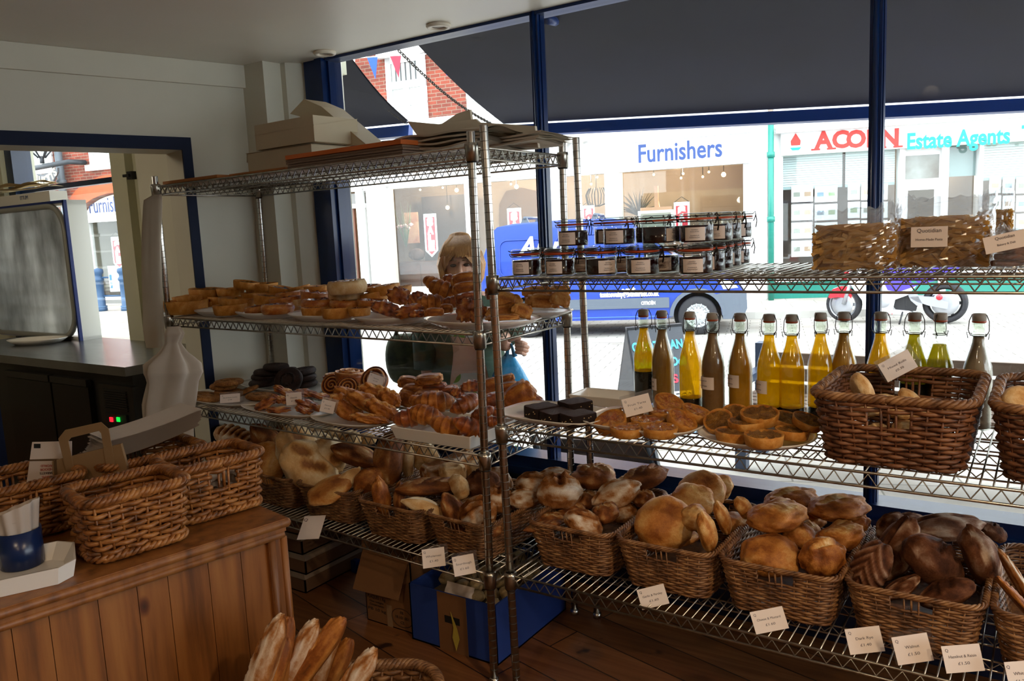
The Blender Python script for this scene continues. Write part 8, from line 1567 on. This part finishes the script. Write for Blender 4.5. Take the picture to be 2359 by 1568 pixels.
# stack of white paper bags in the rear basket
t = thing('paper_bag_stack', 'thick wad of white paper bags sticking out of the rear counter basket', 'paper bags', M=frame(V((D_c.x, D_c.y, D_c.z + .165)), CU, CN * -1, (0, 0, 1))); t.name = 'paper_bag_wad'; M_WP = mat('white_paper', '#cbbcae', .7, col2='#bfb0a2', scale=3)
for i in range(14):
    q = MB(); z = .004 + i * .0042; ox = rnd.uniform(-.008, .01) + i * .002; q.grid(lambda u, v_: V(((u - .5) * .3 + ox, (v_ - .5) * .17, z + .035 * (u - .3) ** 2 + .03 * u)), 8, 2); q.grid(lambda u, v_: V(((u - .5) * .3 + ox, (v_ - .5) * .17, z + .003 + .035 * (u - .3) ** 2 + .03 * u)), 8, 2, flip=True); q.build('paper_bag', M_WP, t)
for i, (dx, dy, rz) in enumerate(((-.05, .0, .3), (.01, .03, 1.2), (.05, -.02, 2.1))):
    crumpled('paper_scrap', ['white paper scrap, first from the front corner, inside the handled counter basket', 'white paper scrap in the middle of the handled counter basket', 'white paper scrap at the end of the handled counter basket'][i], 'paper', B_c + CU * dx - CN * dy + V((0, 0, .07)), .08, .05, .05, M_WP, 20 + i, 'paper scraps in the handled basket', 2).rotation_euler = (.5, .2, rz)
# white tray with brown stirrers, and a blue cup of napkins
ta, tb, tc = onz(8, 1378, ZC), onz(150, 1346, ZC), onz(176, 1292, ZC); ux = (tb - ta).normalized(); uy = V((-ux.y, ux.x, 0)); Wt = .34; Dt = max((tc - tb).length, .12) + .06
cc = tb + ux * .03 - ux * Wt / 2 + uy * Dt / 2; t = thing('serving_tray', 'white angular tray of dark brown stirrers at the near end of the counter', 'tray', M=frame(V((cc.x, cc.y, ZC + .001)), ux, uy, (0, 0, 1)))
def octo(w_, d, c, z): return [V((x, y, z)) for x, y in ((-w_ / 2 + c, -d / 2), (w_ / 2 - c, -d / 2), (w_ / 2, -d / 2 + c), (w_ / 2, d / 2 - c), (w_ / 2 - c, d / 2), (-w_ / 2 + c, d / 2), (-w_ / 2, d / 2 - c), (-w_ / 2, -d / 2 + c))]
q = MB(); R_ = [octo(Wt - .02, Dt - .02, .035, 0), octo(Wt, Dt, .04, .045), octo(Wt - .01, Dt - .01, .037, .045), octo(Wt - .06, Dt - .06, .028, .006)]; q.add([p for r in R_ for p in r], [tuple(range(7, -1, -1))] + [(8 * k + i, 8 * k + (i + 1) % 8, 8 * k + 8 + (i + 1) % 8, 8 * k + 8 + i) for k in range(3) for i in range(8)] + [tuple(range(24, 32))]); q.build('tray_body', M_CERAM, t)
for i in range(13):
    o = tag(MB().box((0, 0, 0), (.19, .0055, .0035)).build('stirrer', mat('stirrer_brown', '#3b2116', .6)), 'dark brown wooden stirrer lying in the white angular tray', 'stirrer', 'brown stirrers in the white tray'); o.matrix_world = t.matrix_world @ Matrix.Translation((.045 + rnd.uniform(-.006, .006), -Dt / 2 + .036 + (i % 7) * .008, .012 + (i // 7) * .006)) @ Matrix.Rotation(rnd.uniform(-.05, .05), 4, 'Z')
cp = onz(52, 1298, ZC + .01); t = thing('cup', 'dark blue cylindrical cup holding white napkins beside the counter basket', 'cup', M=Matrix.Translation((cp.x, cp.y, ZC + .007)))
MB().lathe([(.001, 0), (.05, 0), (.053, .004), (.054, .1), (.05, .1), (.048, .008), (.001, .008)], 28, caps=False).build('cup_body', mat('navy_glaze', '#14264f', .25), t)
q = tag(MB().build('x', M_WP) if False else MB().grid(lambda u, v_: V((cos(2 * pi * v_) * (.035 + .022 * u + .004 * sin(v_ * 60)), sin(2 * pi * v_) * (.035 + .022 * u + .004 * sin(v_ * 60)), .02 + .135 * u + .02 * sin(2 * pi * v_ + 1) * u)), 8, 60, cv=True).build('napkin_bundle', mat('napkin_white', '#bdb1a6', .8)), 'white paper napkins fanned in the dark blue cup', 'napkins'); q.location = (cp.x, cp.y, ZC + .01); q.name = 'napkin_fan'
q2 = MB().lathe([(.001, .1), (.05, .128)], 20, caps=False).build('napkin_core', mat('napkin_white', '#bdb1a6', .8), q)
# ================================================================== UNDER THE SHELVES
M_CARDB = mat('corrugated_card', '#7c5430', .8, col2='#6c4827', scale=3); M_CARDI = mat('card_inside', '#5a3b20', .9); M_PRINT = mat('dark_print', '#2a1c16', .8)
f0 = V((-2.11, 2.02, 0)); f1 = V((-1.885, 2.02, 0)); bw = .24; bh = ony(900, 1292, 2.02).z
t = thing('cardboard_box', 'brown printed cardboard box with its flap folded out under the shelving', 'box', (-1.998, 2.0, 0)); upd(); d = .3; e = .004; x0, x1 = -2.115, -1.88; y0 = 2.06
q = MB(); q.bx(x0, x1, y0, y0 + d, 0, e); q.bx(x0, x1, y0, y0 + e, 0, bh); q.bx(x0, x1, y0 + d - e, y0 + d, 0, bh + .05); q.bx(x0, x0 + e, y0, y0 + d, 0, bh + .03); q.bx(x1 - e, x1, y0, y0 + d, 0, bh); bm_local(q, 'box_body', M_CARDB, t)
q = MB(); q.prism([(x0 + .01, y0 - .002, bh), (x1 - .005, y0 - .002, bh - .005), (x1 - .02, y0 - .05, bh * .52), (x0 - .01, y0 - .05, bh * .5)], (0, -.004, .001)); bm_local(q, 'flap', M_CARDB, t)
Mf = lambda x, z, y=y0 - .001: frame((x, y, z), (1, 0, 0), (0, 0, 1), (0, -1, 0)); I = t.matrix_world.inverted()
for i, (tx, z, sz) in enumerate((('PLAQUES 1 Kg', .1, .018), ('Net weight', .083, .01), ('Conservation', .07, .01), ('PB 10 kg', .052, .016))): text(tx, sz, M_PRINT, t, I @ Mf(x0 + .055, z), depth_=.0004, ext_w=.09 if sz > .012 else .07)
for tx, z in (('FR', .068), ('18.101.001', .049), ('CE', .03)): text(tx, .016, M_PRINT, t, I @ Mf(x1 - .055, z), depth_=.0004)
q = MB(); q.tube([(x1 - .055 + .05 * cos(a), y0 - .001, .049 + .036 * sin(a)) for a in [2 * pi * i / 28 for i in range(28)]], .0012, 4, True); bm_local(q, 'oval_stamp', M_PRINT, t)
q = MB(); q.bx(x0 + .105, x0 + .13, y0 - .0012, y0, .0, .085); bm_local(q, 'tape', mat('parcel_tape', '#8d7458', .3), t)
# blue box of potatoes
M_BB = mat('blue_card_box', '#1c3c8c', .7, col2='#183477', scale=4); x0, x1, y0, d = -1.865, -1.49, 2.03, .46; bh = ony(1050, 1372, 2.03).z
t = thing('produce_box', 'blue card box of small potatoes on the floor under the shelving', 'box', ((x0 + x1) / 2, y0 + d / 2, 0)); upd(); e = .006
q = MB(); q.bx(x0, x1, y0, y0 + d, 0, e); q.bx(x0, x1, y0, y0 + e, 0, bh); q.bx(x0, x1, y0 + d - e, y0 + d, 0, bh); q.bx(x0, x0 + e, y0, y0 + d, 0, bh); q.bx(x1 - e, x1, y0, y0 + d, 0, bh); bm_local(q, 'box_body', M_BB, t)
q = MB(); q.bx(x0 + .13, x0 + .255, y0 - .002, y0, 0, bh); bm_local(q, 'brown_band', M_CARDB, t); q = MB(); q.bx(x0 + .16, x0 + .225, y0 - .003, y0 - .0015, bh * .5, bh * .62); bm_local(q, 'hand_slot', M_DARK, t)
q = MB(); q.prism([(x0 + .19, y0 - .006, bh * .72), (x0 + .215, y0 - .006, bh * .45), (x0 + .225, y0 - .008, .06), (x0 + .21, y0 - .01, .015), (x0 + .195, y0 - .008, .06), (x0 + .2, y0 - .006, bh * .45)], (0, -.001, 0)); bm_local(q, 'yellow_tag', mat('tag_yellow', '#a8953a', .6), t)
n = 0
for iy in range(6):
    for ix in range(5):
        if ix < 2 and iy == 0: continue
        z = bh - .034 + .018 * ((ix + iy) % 2) ; p = V((x0 + .06 + ix * .066 + (iy % 2) * .016, y0 + .055 + iy * .07, z)); n += 1
        put('potato', p, .066, .05, 'small pale potato, %s along %s row from the aisle in the blue box' % (ORD[ix], ORD[iy]), 'potato', 'potatoes in the blue box', roll=rnd.uniform(-30, 30), yaw=rnd.uniform(0, 180), var=0, dims=(.066, .052, .05))
o = crumpled('paper_sheet', 'white paper sheet tucked over the potatoes in the blue box', 'paper', V((x0 + .2, y0 + .05, bh - .01)), .12, .05, .05, M_WP, 31, sheets=1); o.rotation_euler = (1.1, 0, 0)
# filled base so that the potatoes rest on something
q = MB(); q.bx(x0 + .008, x1 - .008, y0 + .008, y0 + d - .008, .008, bh - .072); bm_local(q, 'paper_filling', mat('brown_filling', '#6d5a40', .9), t)
# blue crate and shallow trays
x0, y0 = -2.47, 2.36; t = thing('plastic_crate', 'small dark blue plastic crate behind the cardboard box on the floor', 'crate', (x0 + .15, y0 + .12, 0)); upd(); M_CR = mat('crate_blue', '#12307a', .45); ch = ony(795, 1290, y0).z
q = MB(); q.bx(x0, x0 + .3, y0, y0 + .26, 0, .01)
for k in range(4):
    for a_, b_ in (((x0, y0), (x0 + .3, y0)), ((x0, y0 + .26), (x0 + .3, y0 + .26)), ((x0, y0), (x0, y0 + .26)), ((x0 + .3, y0), (x0 + .3, y0 + .26))):
        z = ch * (.12 + .25 * k); q.tube([(*a_, z), (*b_, z)], .011, 4)
for i in range(9): q.tube([(x0 + .3 * i / 8, y0, 0), (x0 + .3 * i / 8, y0, ch)], .007, 4); q.tube([(x0, y0 + .26 * i / 8, 0), (x0, y0 + .26 * i / 8, ch)], .007, 4); q.tube([(x0 + .3, y0 + .26 * i / 8, 0), (x0 + .3, y0 + .26 * i / 8, ch)], .007, 4)
for cx, cy in ((x0, y0), (x0 + .3, y0), (x0, y0 + .26), (x0 + .3, y0 + .26)): q.bx(cx - .014, cx + .014, cy - .014, cy + .014, 0, ch + .015)
bm_local(q, 'crate_frame', M_CR, t)
x0, x1, y0 = -2.86, -2.5, 2.1; M_TR = mat('tray_brown', '#5f4430', .7, col2='#6f5139', scale=3); M_TRR = mat('tray_rim', '#9a8b7a', .5)
for k in range(4):
    z = k * .083; t = thing('bakery_tray', 'shallow pale rimmed tray, %s, stacked beside the counter end' % ['lowest', 'second from the floor', 'third from the floor', 'topmost'][k], 'tray', ((x0 + x1) / 2, y0 + .15, z), group='stacked bakery trays'); upd()
    ox = .012 * ((k * 3) % 2) ; q = MB(); q.bx(x0 + ox, x1 + ox, y0, y0 + .34, z + .001, z + .006); q.bx(x0 + ox, x1 + ox, y0, y0 + .006, z + .001, z + .06); q.bx(x0 + ox, x1 + ox, y0 + .334, y0 + .34, z + .001, z + .06); q.bx(x0 + ox, x0 + ox + .006, y0, y0 + .34, z + .001, z + .06); q.bx(x1 + ox - .006, x1 + ox, y0, y0 + .34, z + .001, z + .06); bm_local(q, 'tray_body', M_TR, t)
    q = MB(); q.bx(x0 + ox - .003, x1 + ox + .003, y0 - .003, y0 + .343, z + .06, z + .082); bm_local(q, 'lid_rim', M_TRR, t)
# ================================================================== BAGUETTES ON THE FLOOR BY THE COUNTER
bc = onz(768, 1618, .2); bc.z = .002; basket('wicker_basket', 'wicker basket of baguettes on the floor in front of the pine counter', 'basket', .56, .36, .2, .04, 13, (M_WB, M_WB), frame(bc, RH, FH, (0, 0, 1)), r=.12, hole=None)
for i, (px, py, zc, roll, yaw, pt) in enumerate(((594, 1530, 0, 68, 0, -8), (626, 1545, 1, 74, 0, -4), (655, 1535, 0, 60, 0, 10), (690, 1560, 1, 78, 0, -6), (716, 1545, 0, 66, 0, 12), (742, 1575, 1, 64, 0, -4), (664, 1590, 0, 70, 0, -14), (612, 1590, 1, 72, 0, -16), (776, 1590, 0, 56, 0, 0), (690, 1515, 1, 50, 0, 18))):
    dd_ = -.10 + .032 * (i % 7); p = onpl(px, py + 40, bc + FH * dd_, FH)
    put('baguette', p, .4, .07, '%s baguette from the counter side in the basket on the floor' % ORD[i], 'bread', 'baguettes in the floor basket', roll=roll, pitch=pt, var=zc, dims=(.4, .075, .07))
settle({'bread', 'pastry', 'cake', 'potato'}, None)
flush_texts()
bpy.context.view_layer.update()
